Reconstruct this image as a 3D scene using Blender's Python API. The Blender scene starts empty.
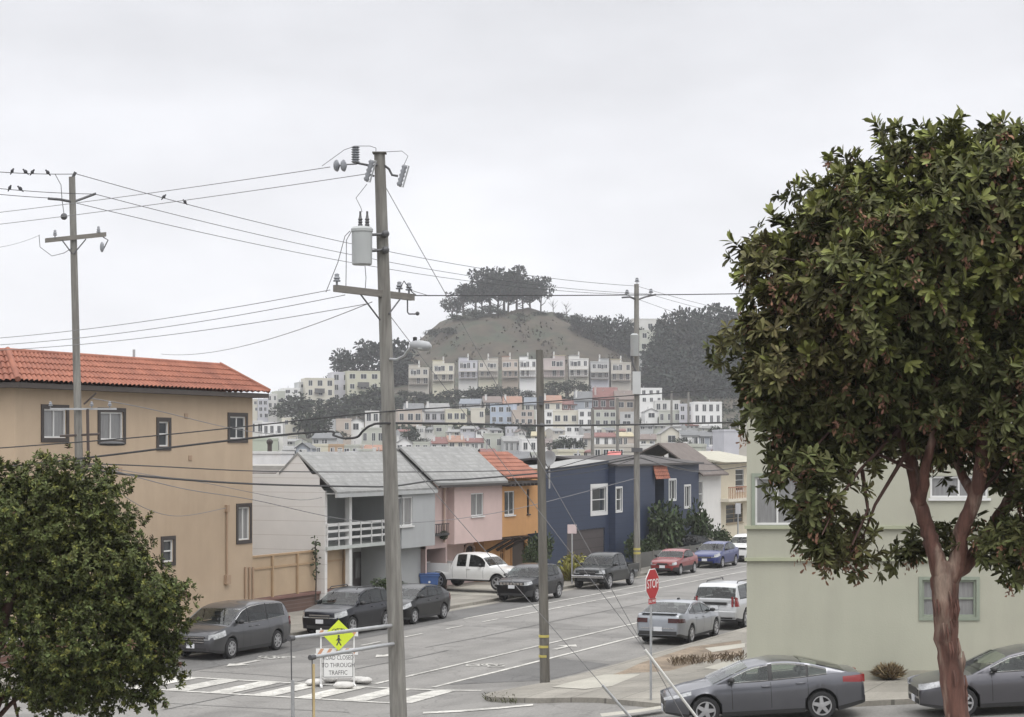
import bpy, math, random
import numpy as np
from mathutils import Vector, Matrix, Euler
random.seed(7); rng = np.random.default_rng(11)
R = math.radians; PI = math.pi
SC = bpy.context.scene; COL = SC.collection

# ------------------------------------------------------------------ camera, sky, sun, exposure
HAZE = .00024
F, CX, HY, CAMZ = 2000.0, 512.0, 446.0, 7.1          # focal length in pixels, horizon row, eye height
cam = bpy.data.cameras.new('camera'); cam_o = bpy.data.objects.new('camera', cam); COL.objects.link(cam_o)
cam.sensor_width = 36; cam.lens = F / 1024 * 36
cam.shift_y = (HY - 358.5) / 1024
cam.clip_start = .1; cam.clip_end = 5000
cam_o.location = (0, 0, CAMZ); cam_o.rotation_euler = (R(90), 0, 0)
SC.camera = cam_o

SUN_EL, SUN_AZ = R(58), R(160)                        # azimuth from +Y, clockwise
world = bpy.data.worlds.new('World'); SC.world = world; world.use_nodes = True
nt = world.node_tree; N = nt.nodes; Lk = nt.links
for n in list(N): N.remove(n)
out = N.new('ShaderNodeOutputWorld'); bg = N.new('ShaderNodeBackground'); bg.inputs['Strength'].default_value = .1
sky = N.new('ShaderNodeTexSky'); sky.sky_type = 'NISHITA'; sky.sun_disc = False
sky.sun_elevation = SUN_EL; sky.sun_rotation = SUN_AZ; sky.air_density = 1.5; sky.dust_density = 3
tc = N.new('ShaderNodeTexCoord'); sep = N.new('ShaderNodeSeparateXYZ'); Lk.new(tc.outputs['Generated'], sep.inputs[0])
ramp = N.new('ShaderNodeValToRGB')                    # overcast: brighter towards the zenith
cr = ramp.color_ramp
cr.elements[0].position = .0; cr.elements[0].color = (.374, .377, .388, 1)
cr.elements[1].position = 1.0; cr.elements[1].color = (.86, .86, .87, 1)
for p, c in ((.06, (.362, .366, .381)), (.14, (.326, .329, .345)), (.23, (.294, .297, .312)), (.55, (.66, .66, .67))):
    e = cr.elements.new(p); e.color = (*c, 1)
Lk.new(sep.outputs['Z'], ramp.inputs[0])
mp = N.new('ShaderNodeMapping'); mp.inputs['Scale'].default_value = (1, 1, 2.6); Lk.new(tc.outputs['Generated'], mp.inputs[0])
cn = N.new('ShaderNodeTexNoise'); cn.inputs['Scale'].default_value = 7.5; cn.inputs['Detail'].default_value = 4; cn.inputs['Roughness'].default_value = .5
Lk.new(mp.outputs[0], cn.inputs['Vector'])
cm = N.new('ShaderNodeMapRange'); cm.inputs[1].default_value = .3; cm.inputs[2].default_value = .7; cm.inputs[3].default_value = 21.9; cm.inputs[4].default_value = 25.6
Lk.new(cn.outputs['Fac'], cm.inputs[0])
vm = N.new('ShaderNodeVectorMath'); vm.operation = 'SCALE'; Lk.new(ramp.outputs[0], vm.inputs[0]); Lk.new(cm.outputs[0], vm.inputs['Scale'])
mixs = N.new('ShaderNodeMix'); mixs.data_type = 'RGBA'; mixs.inputs[0].default_value = .985
Lk.new(sky.outputs[0], mixs.inputs[6]); Lk.new(vm.outputs[0], mixs.inputs[7]); Lk.new(mixs.outputs[2], bg.inputs['Color']); Lk.new(bg.outputs[0], out.inputs[0])
sl = bpy.data.lights.new('sun', 'SUN'); sl.energy = 1.1; sl.angle = R(25); sl.color = (1, .97, .92)
so = bpy.data.objects.new('sun', sl); COL.objects.link(so)
sd = Vector((math.sin(SUN_AZ) * math.cos(SUN_EL), math.cos(SUN_AZ) * math.cos(SUN_EL), math.sin(SUN_EL)))
so.rotation_euler = (-sd).to_track_quat('-Z', 'Y').to_euler(); so.location = (0, 0, 60)
vs = SC.view_settings; vs.view_transform = 'Standard'; vs.look = 'None'; vs.exposure = 0.21; vs.gamma = 1; vs.use_curve_mapping = False
SC.cycles.max_bounces = 6; SC.cycles.volume_bounces = 1; SC.cycles.transparent_max_bounces = 8
SC.cycles.use_denoising = True

# ------------------------------------------------------------------ helpers
def hexlin(r, g, b):
    f = lambda c: (c / 255 / 12.92) if c < 10 else ((c / 255 + .055) / 1.055) ** 2.4
    return (f(r), f(g), f(b))

_m = {}
def mat(name, col, rough=.7, vary=.12, scale=1.5, detail=6, metal=0., coat=0., bump=0., bscale=30, spec=.5, streak=None, island=0., col2=None, mix=(.45, .6), trans=0., drip=0.):
    """Principled material whose colour is broken up by noise in object space."""
    if name in _m: return _m[name]
    m = bpy.data.materials.new(name); m.use_nodes = True; t = m.node_tree; n = t.nodes; l = t.links
    p = n['Principled BSDF']
    p.inputs['Roughness'].default_value = rough; p.inputs['Metallic'].default_value = metal
    p.inputs['Coat Weight'].default_value = coat; p.inputs['Coat Roughness'].default_value = .04
    p.inputs['Specular IOR Level'].default_value = spec
    if trans: p.inputs['Transmission Weight'].default_value = trans
    c = n.new('ShaderNodeTexCoord'); mpn = n.new('ShaderNodeMapping'); l.new(c.outputs['Object'], mpn.inputs[0])
    if streak: mpn.inputs['Scale'].default_value = streak
    nz = n.new('ShaderNodeTexNoise'); nz.inputs['Scale'].default_value = scale; nz.inputs['Detail'].default_value = detail; nz.inputs['Roughness'].default_value = .62
    l.new(mpn.outputs[0], nz.inputs['Vector'])
    mr = n.new('ShaderNodeMapRange'); mr.inputs[1].default_value = .25; mr.inputs[2].default_value = .75
    mr.inputs[3].default_value = 1 - vary; mr.inputs[4].default_value = 1 + vary
    l.new(nz.outputs['Fac'], mr.inputs[0])
    src = None
    if col2:
        n2 = n.new('ShaderNodeTexNoise'); n2.inputs['Scale'].default_value = scale * .37; n2.inputs['Detail'].default_value = 5; l.new(mpn.outputs[0], n2.inputs['Vector'])
        m2 = n.new('ShaderNodeMapRange'); m2.inputs[1].default_value = mix[0]; m2.inputs[2].default_value = mix[1]; l.new(n2.outputs['Fac'], m2.inputs[0])
        mx = n.new('ShaderNodeMix'); mx.data_type = 'RGBA'; mx.inputs[6].default_value = (*col, 1); mx.inputs[7].default_value = (*col2, 1)
        l.new(m2.outputs[0], mx.inputs[0]); src = mx.outputs[2]
    sc = n.new('ShaderNodeVectorMath'); sc.operation = 'SCALE'
    if src: l.new(src, sc.inputs[0])
    else: sc.inputs[0].default_value = col
    l.new(mr.outputs[0], sc.inputs['Scale']); last = sc.outputs[0]
    if drip:                                                     # rain streaks and dirt, running down the wall
        dm = n.new('ShaderNodeMapping'); dm.inputs['Scale'].default_value = (.9, .9, .13); l.new(c.outputs['Object'], dm.inputs[0])
        dn = n.new('ShaderNodeTexNoise'); dn.inputs['Scale'].default_value = 1.6; dn.inputs['Detail'].default_value = 7; dn.inputs['Roughness'].default_value = .7; l.new(dm.outputs[0], dn.inputs['Vector'])
        dr_ = n.new('ShaderNodeMapRange'); dr_.inputs[1].default_value = .45; dr_.inputs[2].default_value = .78; dr_.inputs[3].default_value = 1.; dr_.inputs[4].default_value = 1-drip; l.new(dn.outputs['Fac'], dr_.inputs[0])
        d2_ = n.new('ShaderNodeVectorMath'); d2_.operation = 'SCALE'; l.new(last, d2_.inputs[0]); l.new(dr_.outputs[0], d2_.inputs['Scale']); last = d2_.outputs[0]
    if island:
        g = n.new('ShaderNodeNewGeometry'); hs = n.new('ShaderNodeHueSaturation')
        r1 = n.new('ShaderNodeMapRange'); r1.inputs[3].default_value = 1 - island; r1.inputs[4].default_value = 1 + island; l.new(g.outputs['Random Per Island'], r1.inputs[0])
        r2 = n.new('ShaderNodeMapRange'); r2.inputs[3].default_value = .5 - island * .05; r2.inputs[4].default_value = .5 + island * .03; l.new(g.outputs['Random Per Island'], r2.inputs[0])
        l.new(r1.outputs[0], hs.inputs['Value']); l.new(r2.outputs[0], hs.inputs['Hue']); l.new(last, hs.inputs['Color']); last = hs.outputs[0]
    l.new(last, p.inputs['Base Color'])
    if bump:
        b = n.new('ShaderNodeBump'); b.inputs['Strength'].default_value = bump; b.inputs['Distance'].default_value = .02
        nb = n.new('ShaderNodeTexNoise'); nb.inputs['Scale'].default_value = bscale; nb.inputs['Detail'].default_value = 4; l.new(mpn.outputs[0], nb.inputs['Vector'])
        l.new(nb.outputs['Fac'], b.inputs['Height']); l.new(b.outputs[0], p.inputs['Normal'])
    _m[name] = m; return m

def lined(name, col, dark, axis, pitch, width=.06, rough=.75, vary=.1, scale=2.):
    """Siding or board material: thin darker joints every `pitch` metres along an object axis."""
    if name in _m: return _m[name]
    m = mat(name, col, rough, vary, scale); t = m.node_tree; n = t.nodes; l = t.links; p = n['Principled BSDF']
    src = p.inputs['Base Color'].links[0].from_socket
    c = n.new('ShaderNodeTexCoord'); s = n.new('ShaderNodeSeparateXYZ'); l.new(c.outputs['Object'], s.inputs[0])
    d = n.new('ShaderNodeMath'); d.operation = 'DIVIDE'; d.inputs[1].default_value = pitch; l.new(s.outputs[axis], d.inputs[0])
    f = n.new('ShaderNodeMath'); f.operation = 'FRACT'; l.new(d.outputs[0], f.inputs[0])
    g = n.new('ShaderNodeMath'); g.operation = 'LESS_THAN'; g.inputs[1].default_value = width; l.new(f.outputs[0], g.inputs[0])
    mx = n.new('ShaderNodeMix'); mx.data_type = 'RGBA'; l.new(g.outputs[0], mx.inputs[0]); l.new(src, mx.inputs[6]); mx.inputs[7].default_value = (*dark, 1)
    l.new(mx.outputs[2], p.inputs['Base Color']); return m

class MB:
    """collects polygons; build() links them as ONE mesh object"""
    def __init__(s): s.v = []; s.f = []; s.m = []
    def add(s, vs_, fs, mi=0, M=None):
        o = len(s.v)
        s.v += [tuple(M @ Vector(q)) if M else tuple(q) for q in vs_]
        s.f += [tuple(i + o for i in f) for f in fs]; s.m += [mi] * len(fs); return s
    def box(s, x0, x1, y0, y1, z0, z1, mi=0, M=None):
        return s.add([(x0,y0,z0),(x1,y0,z0),(x1,y1,z0),(x0,y1,z0),(x0,y0,z1),(x1,y0,z1),(x1,y1,z1),(x0,y1,z1)],
                     [(0,3,2,1),(4,5,6,7),(0,1,5,4),(1,2,6,5),(2,3,7,6),(3,0,4,7)], mi, M)
    def tube(s, pts, rad, n=8, mi=0, M=None, cap=True):
        pts = [Vector(p) for p in pts]; k = len(pts)
        rr = [rad] * k if isinstance(rad, (int, float)) else list(rad)
        V = []; up = None
        for i, p in enumerate(pts):
            d = (pts[min(i+1, k-1)] - pts[max(i-1, 0)])
            d = d.normalized() if d.length > 1e-9 else Vector((0,0,1))
            if up is None: up = Vector((0,0,1)) if abs(d.z) < .9 else Vector((1,0,0))
            x = up.cross(d); x = x.normalized() if x.length > 1e-6 else Vector((1,0,0)); y = d.cross(x).normalized(); up = y
            for j in range(n):
                a = 2*PI*j/n; V.append(p + (x*math.cos(a) + y*math.sin(a)) * rr[i])
        Fs = [(i*n+j, i*n+(j+1)%n, (i+1)*n+(j+1)%n, (i+1)*n+j) for i in range(k-1) for j in range(n)]
        if cap: Fs += [tuple(range(n-1, -1, -1)), tuple((k-1)*n+j for j in range(n))]
        return s.add(V, Fs, mi, M)
    def lathe(s, prof, n=16, mi=0, M=None, cap=True):
        V = [(r*math.cos(2*PI*j/n), r*math.sin(2*PI*j/n), z) for r, z in prof for j in range(n)]; k = len(prof)
        Fs = [(i*n+j, i*n+(j+1)%n, (i+1)*n+(j+1)%n, (i+1)*n+j) for i in range(k-1) for j in range(n)]
        Fs += [tuple(range(n-1, -1, -1)), tuple((k-1)*n+j for j in range(n))] if cap else []
        return s.add(V, Fs, mi, M)
    def prism(s, poly, z0, z1, mi=0, M=None):
        """poly in xy, counter-clockwise"""
        n = len(poly); V = [(x, y, z0) for x, y in poly] + [(x, y, z1) for x, y in poly]
        return s.add(V, [tuple(range(n-1, -1, -1)), tuple(range(n, 2*n))] + [(i, (i+1)%n, n+(i+1)%n, n+i) for i in range(n)], mi, M)
    def ball(s, c, r, n=10, k=7, mi=0, sc=(1,1,1), M=None):
        V = []; 
        for i in range(k+1):
            t = PI*i/k
            for j in range(n): V.append((c[0]+r*sc[0]*math.sin(t)*math.cos(2*PI*j/n), c[1]+r*sc[1]*math.sin(t)*math.sin(2*PI*j/n), c[2]-r*sc[2]*math.cos(t)))
        return s.add(V, [(i*n+j, i*n+(j+1)%n, (i+1)*n+(j+1)%n, (i+1)*n+j) for i in range(k) for j in range(n)], mi, M)
    def build(s, name, mats, parent=None, smooth=None, bevel=0):
        me = bpy.data.meshes.new(name); me.from_pydata(s.v, [], s.f)
        if not isinstance(mats, (list, tuple)): mats = [mats]
        for q in mats: me.materials.append(q)
        if len(mats) > 1: me.polygons.foreach_set('material_index', s.m)
        me.validate(); me.update()
        if smooth:
            me.polygons.foreach_set('use_smooth', [True]*len(me.polygons)); me.set_sharp_from_angle(angle=R(smooth))
        o = bpy.data.objects.new(name, me); COL.objects.link(o)
        if parent: o.parent = parent
        if bevel:
            b = o.modifiers.new('bevel', 'BEVEL'); b.width = bevel; b.segments = 2; b.limit_method = 'ANGLE'
        return o

def tag(o, label=None, cat=None, group=None, kind=None):
    if label: o['label'] = label
    if cat: o['category'] = cat
    if group: o['group'] = group
    if kind: o['kind'] = kind
    return o
def thing(name, label, cat, loc=(0,0,0), rz=0, group=None):
    o = bpy.data.objects.new(name, None); COL.objects.link(o); o.empty_display_size = .2
    o.location = loc; o.rotation_euler = (0,0,rz); return tag(o, label, cat, group)
def children(o): return [c for c in bpy.data.objects if c.parent == o]
def copy_tree(o, parent=None):
    c = o.copy(); COL.objects.link(c)
    if parent: c.parent = parent
    for ch in children(o): copy_tree(ch, c)
    return c
def text_mb(body, size, M, extrude=.002, spacing=1., xs=1.):
    cu = bpy.data.curves.new('t', 'FONT'); cu.body = body; cu.size = size; cu.align_x = 'CENTER'; cu.align_y = 'CENTER'; cu.extrude = extrude; cu.space_character = spacing; cu.resolution_u = 3
    o = bpy.data.objects.new('t', cu); COL.objects.link(o); bpy.context.view_layer.update()
    me = bpy.data.meshes.new_from_object(o.evaluated_get(bpy.context.evaluated_depsgraph_get()))
    b = MB(); b.add([(v.co.x*xs, v.co.y, v.co.z) for v in me.vertices], [tuple(p.vertices) for p in me.polygons], 0, M)
    bpy.data.objects.remove(o); bpy.data.curves.remove(cu); bpy.data.meshes.remove(me); return b

# ------------------------------------------------------------------ the survey: street frame and terrain
U = Vector((.402, .916, 0)).normalized(); RT = Vector((U.y, -U.x, 0)); O = Vector((-11.23, 67.56, 0))
UANG = math.atan2(U.y, U.x)
def S(a, b, z=0.): p = O + U*a + RT*b; return Vector((p.x, p.y, z))
def AB(x, y): d = Vector((x, y, 0)) - O; return d.dot(U), d.dot(RT)
def P(px, py, Y): return Vector(((px-CX)/F*Y, Y, CAMZ-(py-HY)/F*Y))
def G(px, py, z=0.): Y = F*(CAMZ-z)/(py-HY); return Vector(((px-CX)/F*Y, Y, z))
def wa(px, b):                                        # along-street coordinate seen at column px on the plane b
    k = (px-CX)/F; o = O + RT*b; return (k*o.y - o.x) / (U.x - k*U.y)
def wz(px, py, b): a = wa(px, b); return CAMZ - (py-HY)/F*S(a, b).y
def sm(t): t = max(0., min(1., t)); return t*t*(3-2*t)
_by = np.array([0, 170, 300, 400, 470, 520, 560, 590, 612, 645, 720, 800, 950, 1300.]); _bz = np.array([0, 0, -1, 1.2, 4.8, 8.6, 13, 18, 22.6, 25.5, 27, 22, 8, 0.])
def gz(x, y):
    rise = (.37 + .0505*min(x, 25)) * sm((x+4)/6.) * (1 - sm((y-51)/12.))
    camhill = 1.6 * sm((36.5-y)/12.)
    lf = 1 - .36*sm((-32-x)/45.)*sm((y-520)/70.)
    base = float(np.interp(y, _by, _bz)) * lf
    d = x + 3
    dome = 28.5*math.exp(-abs(d/(40. if d < 0 else 54.))**2.7 - abs((y-725)/62.)**2.4)
    return rise + camhill + base + dome

import bmesh
def sheet(name, poly, m, off=0., res=1.2, thick=0., label=None, drop=None, kind='structure', parent=None):
    """ground sheet: a polygon in plan, cut on a grid and laid on the terrain; thick > 0 gives it kerb sides"""
    bm = bmesh.new(); vsx = [bm.verts.new((p[0], p[1], 0)) for p in poly]; f = bm.faces.new(vsx)
    if f.normal.z < 0 or (f.normal_update() or f.normal.z < 0): f.normal_flip()
    xs = [p[0] for p in poly]; ys = [p[1] for p in poly]
    for ax, lo, hi in ((0, min(xs), max(xs)), (1, min(ys), max(ys))):
        st = res if hi-lo < 260 else (hi-lo)/100
        k = lo + st
        while k < hi - .05:
            co = (k,0,0) if ax == 0 else (0,k,0); no = (1,0,0) if ax == 0 else (0,1,0)
            bmesh.ops.bisect_plane(bm, geom=bm.verts[:]+bm.edges[:]+bm.faces[:], plane_co=co, plane_no=no, dist=1e-5); k += st
    if thick:
        ed = [e for e in bm.edges if e.is_boundary]
        r = bmesh.ops.extrude_edge_only(bm, edges=ed); low = {v for v in r['geom'] if isinstance(v, bmesh.types.BMVert)}
    else: low = set()
    for v in bm.verts:
        v.co.z = gz(v.co.x, v.co.y) + off - (thick if v in low else 0)
    bmesh.ops.recalc_face_normals(bm, faces=bm.faces[:])
    me = bpy.data.meshes.new(name); bm.to_mesh(me); bm.free(); me.materials.append(m)
    o = bpy.data.objects.new(name, me); COL.objects.link(o)
    if kind: o['kind'] = kind
    if parent: o.parent = parent
    return o
# ------------------------------------------------------------------ ground, roads, pavements, markings
def ground_mat(name, col, rough=.9, vary=.12, patches=(), cracks=0., joints=None, scale=.5, speck=.1):
    """worn asphalt or concrete in world metres, turned to the street: blotches, stains, cracks, joints"""
    m = bpy.data.materials.new(name); m.use_nodes = True; t = m.node_tree; n = t.nodes; l = t.links; p = n['Principled BSDF']
    p.inputs['Roughness'].default_value = rough; p.inputs['Specular IOR Level'].default_value = .35
    c = n.new('ShaderNodeTexCoord'); mp_ = n.new('ShaderNodeMapping'); mp_.inputs['Rotation'].default_value = (0, 0, -UANG); l.new(c.outputs['Object'], mp_.inputs[0])
    def noise(s, d=5, stretch=None):
        z = n.new('ShaderNodeTexNoise'); z.inputs['Scale'].default_value = s; z.inputs['Detail'].default_value = d
        if stretch:
            q = n.new('ShaderNodeMapping'); q.inputs['Scale'].default_value = stretch; l.new(mp_.outputs[0], q.inputs[0]); l.new(q.outputs[0], z.inputs['Vector'])
        else: l.new(mp_.outputs[0], z.inputs['Vector'])
        return z.outputs['Fac']
    def rng_(s, a, b, c_, d):
        q = n.new('ShaderNodeMapRange'); q.inputs[1].default_value = a; q.inputs[2].default_value = b; q.inputs[3].default_value = c_; q.inputs[4].default_value = d; l.new(s, q.inputs[0]); return q.outputs[0]
    def mul(a, b):
        q = n.new('ShaderNodeMath'); q.operation = 'MULTIPLY'; l.new(a, q.inputs[0]); l.new(b, q.inputs[1]); return q.outputs[0]
    v = mul(rng_(noise(scale), .3, .7, 1-vary, 1+vary), rng_(noise(14, 3), .3, .7, 1-speck, 1+speck))
    v = mul(v, rng_(noise(.6, 4, (.12, 1.6, 1)), .35, .7, 1+vary*.7, 1-vary))          # wear along the lanes
    for th, dk in patches: v = mul(v, rng_(noise(.16, 2), th, th+.02, 1., dk))
    if cracks:
        vo = n.new('ShaderNodeTexVoronoi'); vo.feature = 'DISTANCE_TO_EDGE'; vo.inputs['Scale'].default_value = .35
        wv = n.new('ShaderNodeVectorMath'); wv.operation = 'ADD'; nn = n.new('ShaderNodeTexNoise'); nn.inputs['Scale'].default_value = 1.2; l.new(mp_.outputs[0], nn.inputs['Vector'])
        l.new(mp_.outputs[0], wv.inputs[0]); l.new(nn.outputs['Color'], wv.inputs[1]); l.new(wv.outputs[0], vo.inputs['Vector'])
        v = mul(v, rng_(vo.outputs['Distance'], .0, .018, 1-cracks, 1.))
    if joints:
        b = n.new('ShaderNodeTexBrick'); b.offset = 0; b.inputs['Scale'].default_value = 1; b.inputs['Brick Width'].default_value = joints; b.inputs['Row Height'].default_value = joints; b.inputs['Mortar Size'].default_value = .018
        b.inputs['Color1'].default_value = (1,1,1,1); b.inputs['Color2'].default_value = (.86,.86,.86,1); b.inputs['Mortar'].default_value = (.5,.5,.5,1); l.new(mp_.outputs[0], b.inputs['Vector']); v = mul(v, b.outputs['Color'])
    sc = n.new('ShaderNodeVectorMath'); sc.operation = 'SCALE'; sc.inputs[0].default_value = col; l.new(v, sc.inputs['Scale']); l.new(sc.outputs[0], p.inputs['Base Color'])
    return m

M_ROAD = ground_mat('asphalt', (.19, .184, .174), vary=.12, patches=((.55, .82), (.62, 1.12)), cracks=.22, speck=.14)
M_WALK = ground_mat('pavement_concrete', (.25, .235, .205), vary=.16, cracks=.2, joints=1.5)
M_LIGHTC = ground_mat('pale_concrete', (.36, .345, .30), vary=.10, joints=None)
M_DIRT = ground_mat('dry_dirt', (.19, .15, .11), vary=.3, scale=1.5, speck=.25)
M_PAINT = ground_mat('worn_road_paint', (.44, .43, .40), vary=.24, scale=2.5, speck=.22, cracks=.3)
M_FAR = mat('hillside_grass', (.046, .037, .024), .95, .55, .22, 14, col2=(.030, .036, .020), mix=(.48, .60), bump=0)

xs = sorted(set(list(np.linspace(-880, -140, 22)) + list(np.linspace(-130, 130, 66)) + list(np.linspace(140, 880, 22))))
ys = sorted(set(list(np.linspace(-40, 150, 64)) + list(np.linspace(155, 560, 52)) + list(np.linspace(565, 820, 66)) + list(np.linspace(840, 1300, 20))))
tv = []
for y in ys:
    for x in xs:
        k = sm((y-620)/30.)*max(0, 1-abs(y-715)/95.)
        bumpy = k*(1.1*math.sin(x*.19+y*.07)+.7*math.sin(x*.41-y*.23+1.3)+.5*math.sin(x*.9+y*.5))
        tv.append((x, y, gz(x, y) - .15*(1-sm((y-150)/20.)) + bumpy))
b = MB(); nx = len(xs)
b.add(tv, [(j*nx+i, j*nx+i+1, (j+1)*nx+i+1, (j+1)*nx+i) for j in range(len(ys)-1) for i in range(nx-1)])
ter = b.build('terrain', M_FAR, smooth=60); ter['kind'] = 'structure'

def st(a, bb): p = S(a, bb); return (p.x, p.y)
def g2(px, py): q = G(px, py, .1); return (q.x, q.y)
corner = [st(4, 14.75), g2(590, 672.5), g2(566, 681), g2(540, 690), g2(512, 695), g2(490, 698.5), g2(485, 701), g2(489, 704), g2(512, 708), g2(540, 712.5), (2.2, 51.6), (3.8, 49.7), (5.5, 48.7), (8, 48.4), (60, 47.4)]
KB = [(60, 39.2), (0, 39.6), (-4, 39.4), (-7.2, 37), (-10, 33)]
road = [st(-70, 0), st(140, 0)][::1] + [st(140, 14.75)] + corner + KB + [st(-48, 17)]
sheet('road', road[::-1], M_ROAD, 0., 1.0)
sheet('pavement', [st(-70, -14), st(140, -14), st(140, 0), st(-70, 0)][::-1], M_WALK, .13, 1.5, .3)
sheet('pavement', [st(140, 14.75), st(140, 40), (60, 60)] + corner[::-1], M_WALK, .13, 1.5, .3)
sheet('pavement', [(60, 39.2), (60, 22), (-14, 22), (-14, 28), (-10, 33), (-7.2, 37), (-4, 39.4), (0, 39.6)], M_WALK, .13, 1.5, .3)
def GG(px, py, off=0.):
    z = off
    for _ in range(12): q = G(px, py, z); z = gz(q.x, q.y) + off
    return q
def patch_px(name, pts, m, off):
    q = [GG(x, y, off) for x, y in pts]; pl = [(v.x, v.y) for v in q]
    ar = sum(pl[i][0]*pl[(i+1)%len(pl)][1]-pl[(i+1)%len(pl)][0]*pl[i][1] for i in range(len(pl)))
    return sheet(name, pl if ar > 0 else pl[::-1], m, off, 1.2)
patch_px('ramp', [(552, 687), (604, 674.5), (640, 674), (612, 686), (585, 689)], M_LIGHTC, .136)
patch_px('bare_earth', [(588, 681), (640, 663), (690, 647), (741, 640), (743, 655), (700, 662), (668, 671), (630, 673)], M_DIRT, .134)
patch_px('paved_slab', [(704, 668), (726, 661), (746, 656), (747, 662), (738, 668), (720, 670)], M_LIGHTC, .138)
patch_px('paved_slab', [(705, 648), (745, 643), (745, 647), (712, 652)], M_LIGHTC, .138)
patch_px('kerb', [(600, 713.5), (640, 709), (664, 705.2), (664, 708), (640, 712), (602, 716.5)], M_LIGHTC, .137)
sheet('gutter', [st(-70, 0.02), st(140, .02), st(140, .5), st(-70, .5)][::-1], M_WALK, .005, 1.5)
sheet('driveway', [st(27.6, -4.6), st(33.9, -4.6), st(33.9, -.02), st(27.6, -.02)][::-1], M_LIGHTC, .1355, 1.5)
# newer, darker asphalt strip along the left parking lane and at the crossing
M_ROAD2 = ground_mat('patched_asphalt', (.115, .113, .11), vary=.12, cracks=.25, speck=.12)
sheet('road_patch', [st(-4.6, .55), st(26, .55), st(26, 2.2), st(12, 2.7), st(-4.6, 2.9)][::-1], M_ROAD2, .008, 1.0)
sheet('road_patch', [st(-3.8, 11.9), st(4.5, 11.9), st(3.5, 14.2), st(-2, 14.2)][::-1], M_ROAD2, .008, 1.0)

def stripe(a0, b0, a1, b1, w, name='road_marking', lift=.016):
    d = Vector((a1-a0, b1-b0)).normalized(); q = Vector((-d.y, d.x))*w/2
    pl = [st(a0+q.x, b0+q.y), st(a1+q.x, b1+q.y), st(a1-q.x, b1-q.y), st(a0-q.x, b0-q.y)]
    return sheet(name, pl, M_PAINT, lift, 1.0)
stripe(-5.2, .3, -5.2, 13.6, .2); stripe(-8.2, -.1, -8.2, 12.6, .2)                 # ladder crossing
for k in range(9): stripe(-8.08, .85+1.45*k, -5.32, .85+1.45*k, .72, 'crosswalk_bar')
stripe(-4.4, 9.75, 60, 9.9, .15); stripe(-4.6, 11.75, 40, 11.8, .15)                # right bike lane
stripe(18, 4.05, 66, 4.05, .13); stripe(17, 2.65, 66, 2.65, .12)                    # left bike lane
for a in (2, 5.6, 9, 12.6, 16): stripe(a, 3.95, a+1.5, 3.95, .13)
def zebra2():
    for y0, x0, x1 in ((52.6, -2.35, .55),):
        sheet('road_marking', [(x0, y0), (x1, y0-.55), (x1, y0-.2), (x0, y0+.38)], M_PAINT, .016, 1.0)
zebra2()
def bike_mark(a, bb, flip=1):
    mk = MB()
    def seg(p, q, w):
        d = Vector((q[0]-p[0], q[1]-p[1])).normalized(); n_ = Vector((-d.y, d.x))*w/2
        mk.add([(p[0]+n_.x, p[1]+n_.y, 0), (q[0]+n_.x, q[1]+n_.y, 0), (q[0]-n_.x, q[1]-n_.y, 0), (p[0]-n_.x, p[1]-n_.y, 0)], [(3,2,1,0)])
    for cx in (-.38, .38):
        for k in range(12):
            t0, t1 = 2*PI*k/12, 2*PI*(k+1)/12; seg((cx+.25*math.cos(t0), .3*math.sin(t0)), (cx+.25*math.cos(t1), .3*math.sin(t1)), .08)
    for p, q in (((-.38, 0), (-.15, .5)), ((-.15, .5), (.28, .5)), ((.28, .5), (.38, 0)), ((-.15, .5), (.05, 0)), ((.05, 0), (.28, .5)), ((-.38, 0), (.05, 0)), ((.28, .5), (.34, .72)), ((-.24, .62), (-.02, .62))): seg(p, q, .08)
    o = mk.build('road_marking', M_PAINT); o['kind'] = 'structure'
    q = S(a, bb); o.location = (q.x, q.y, gz(q.x, q.y)+.018); o.rotation_euler = (0, 0, math.atan2(U.y, U.x) - PI/2*flip); return o
bike_mark(1.4, 10.7); bike_mark(1.0, 3.2, -1)
def arrow_mark(a, bb, s=1):
    mk = MB(); mk.add([(-.1,-1,0),(.1,-1,0),(.1,.2,0),(-.1,.2,0)], [(0,1,2,3)]); mk.add([(-.38,.2,0),(.38,.2,0),(0,1,0)], [(0,1,2)])
    o = mk.build('road_marking', M_PAINT); o['kind'] = 'structure'; q = S(a, bb); o.location = (q.x, q.y, gz(q.x, q.y)+.018); o.rotation_euler = (0,0,UANG-PI/2 + (PI if s < 0 else 0))
arrow_mark(8.0, 10.8); arrow_mark(-1.2, 3.2, -1); arrow_mark(3.2, 6.3, -1)

M_TAR = ground_mat('tar_seam', (.10, .10, .098), vary=.15)
for a0_, b0_, a1_, b1_ in ((-3.6, 3.2, -3.9, 9.4), (6, 6.4, 30, 6.7), (14, 2.9, 14.6, 9.2), (-12, 7.2, 5.5, 7.5), (22, 7.0, 22.6, 13.5), (-11, 3, -10.2, 12)):
    n_ = 6; pts_ = [(a0_+(a1_-a0_)*k/n_+random.uniform(-.12,.12), b0_+(b1_-b0_)*k/n_+random.uniform(-.1,.1)) for k in range(n_+1)]
    d_ = Vector((a1_-a0_, b1_-b0_)).normalized(); q_ = Vector((-d_.y, d_.x))*.025
    sheet('road_seam', [st(a+q_.x, b+q_.y) for a, b in pts_]+[st(a-q_.x, b-q_.y) for a, b in pts_[::-1]], M_TAR, .012, 1.0)
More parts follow.
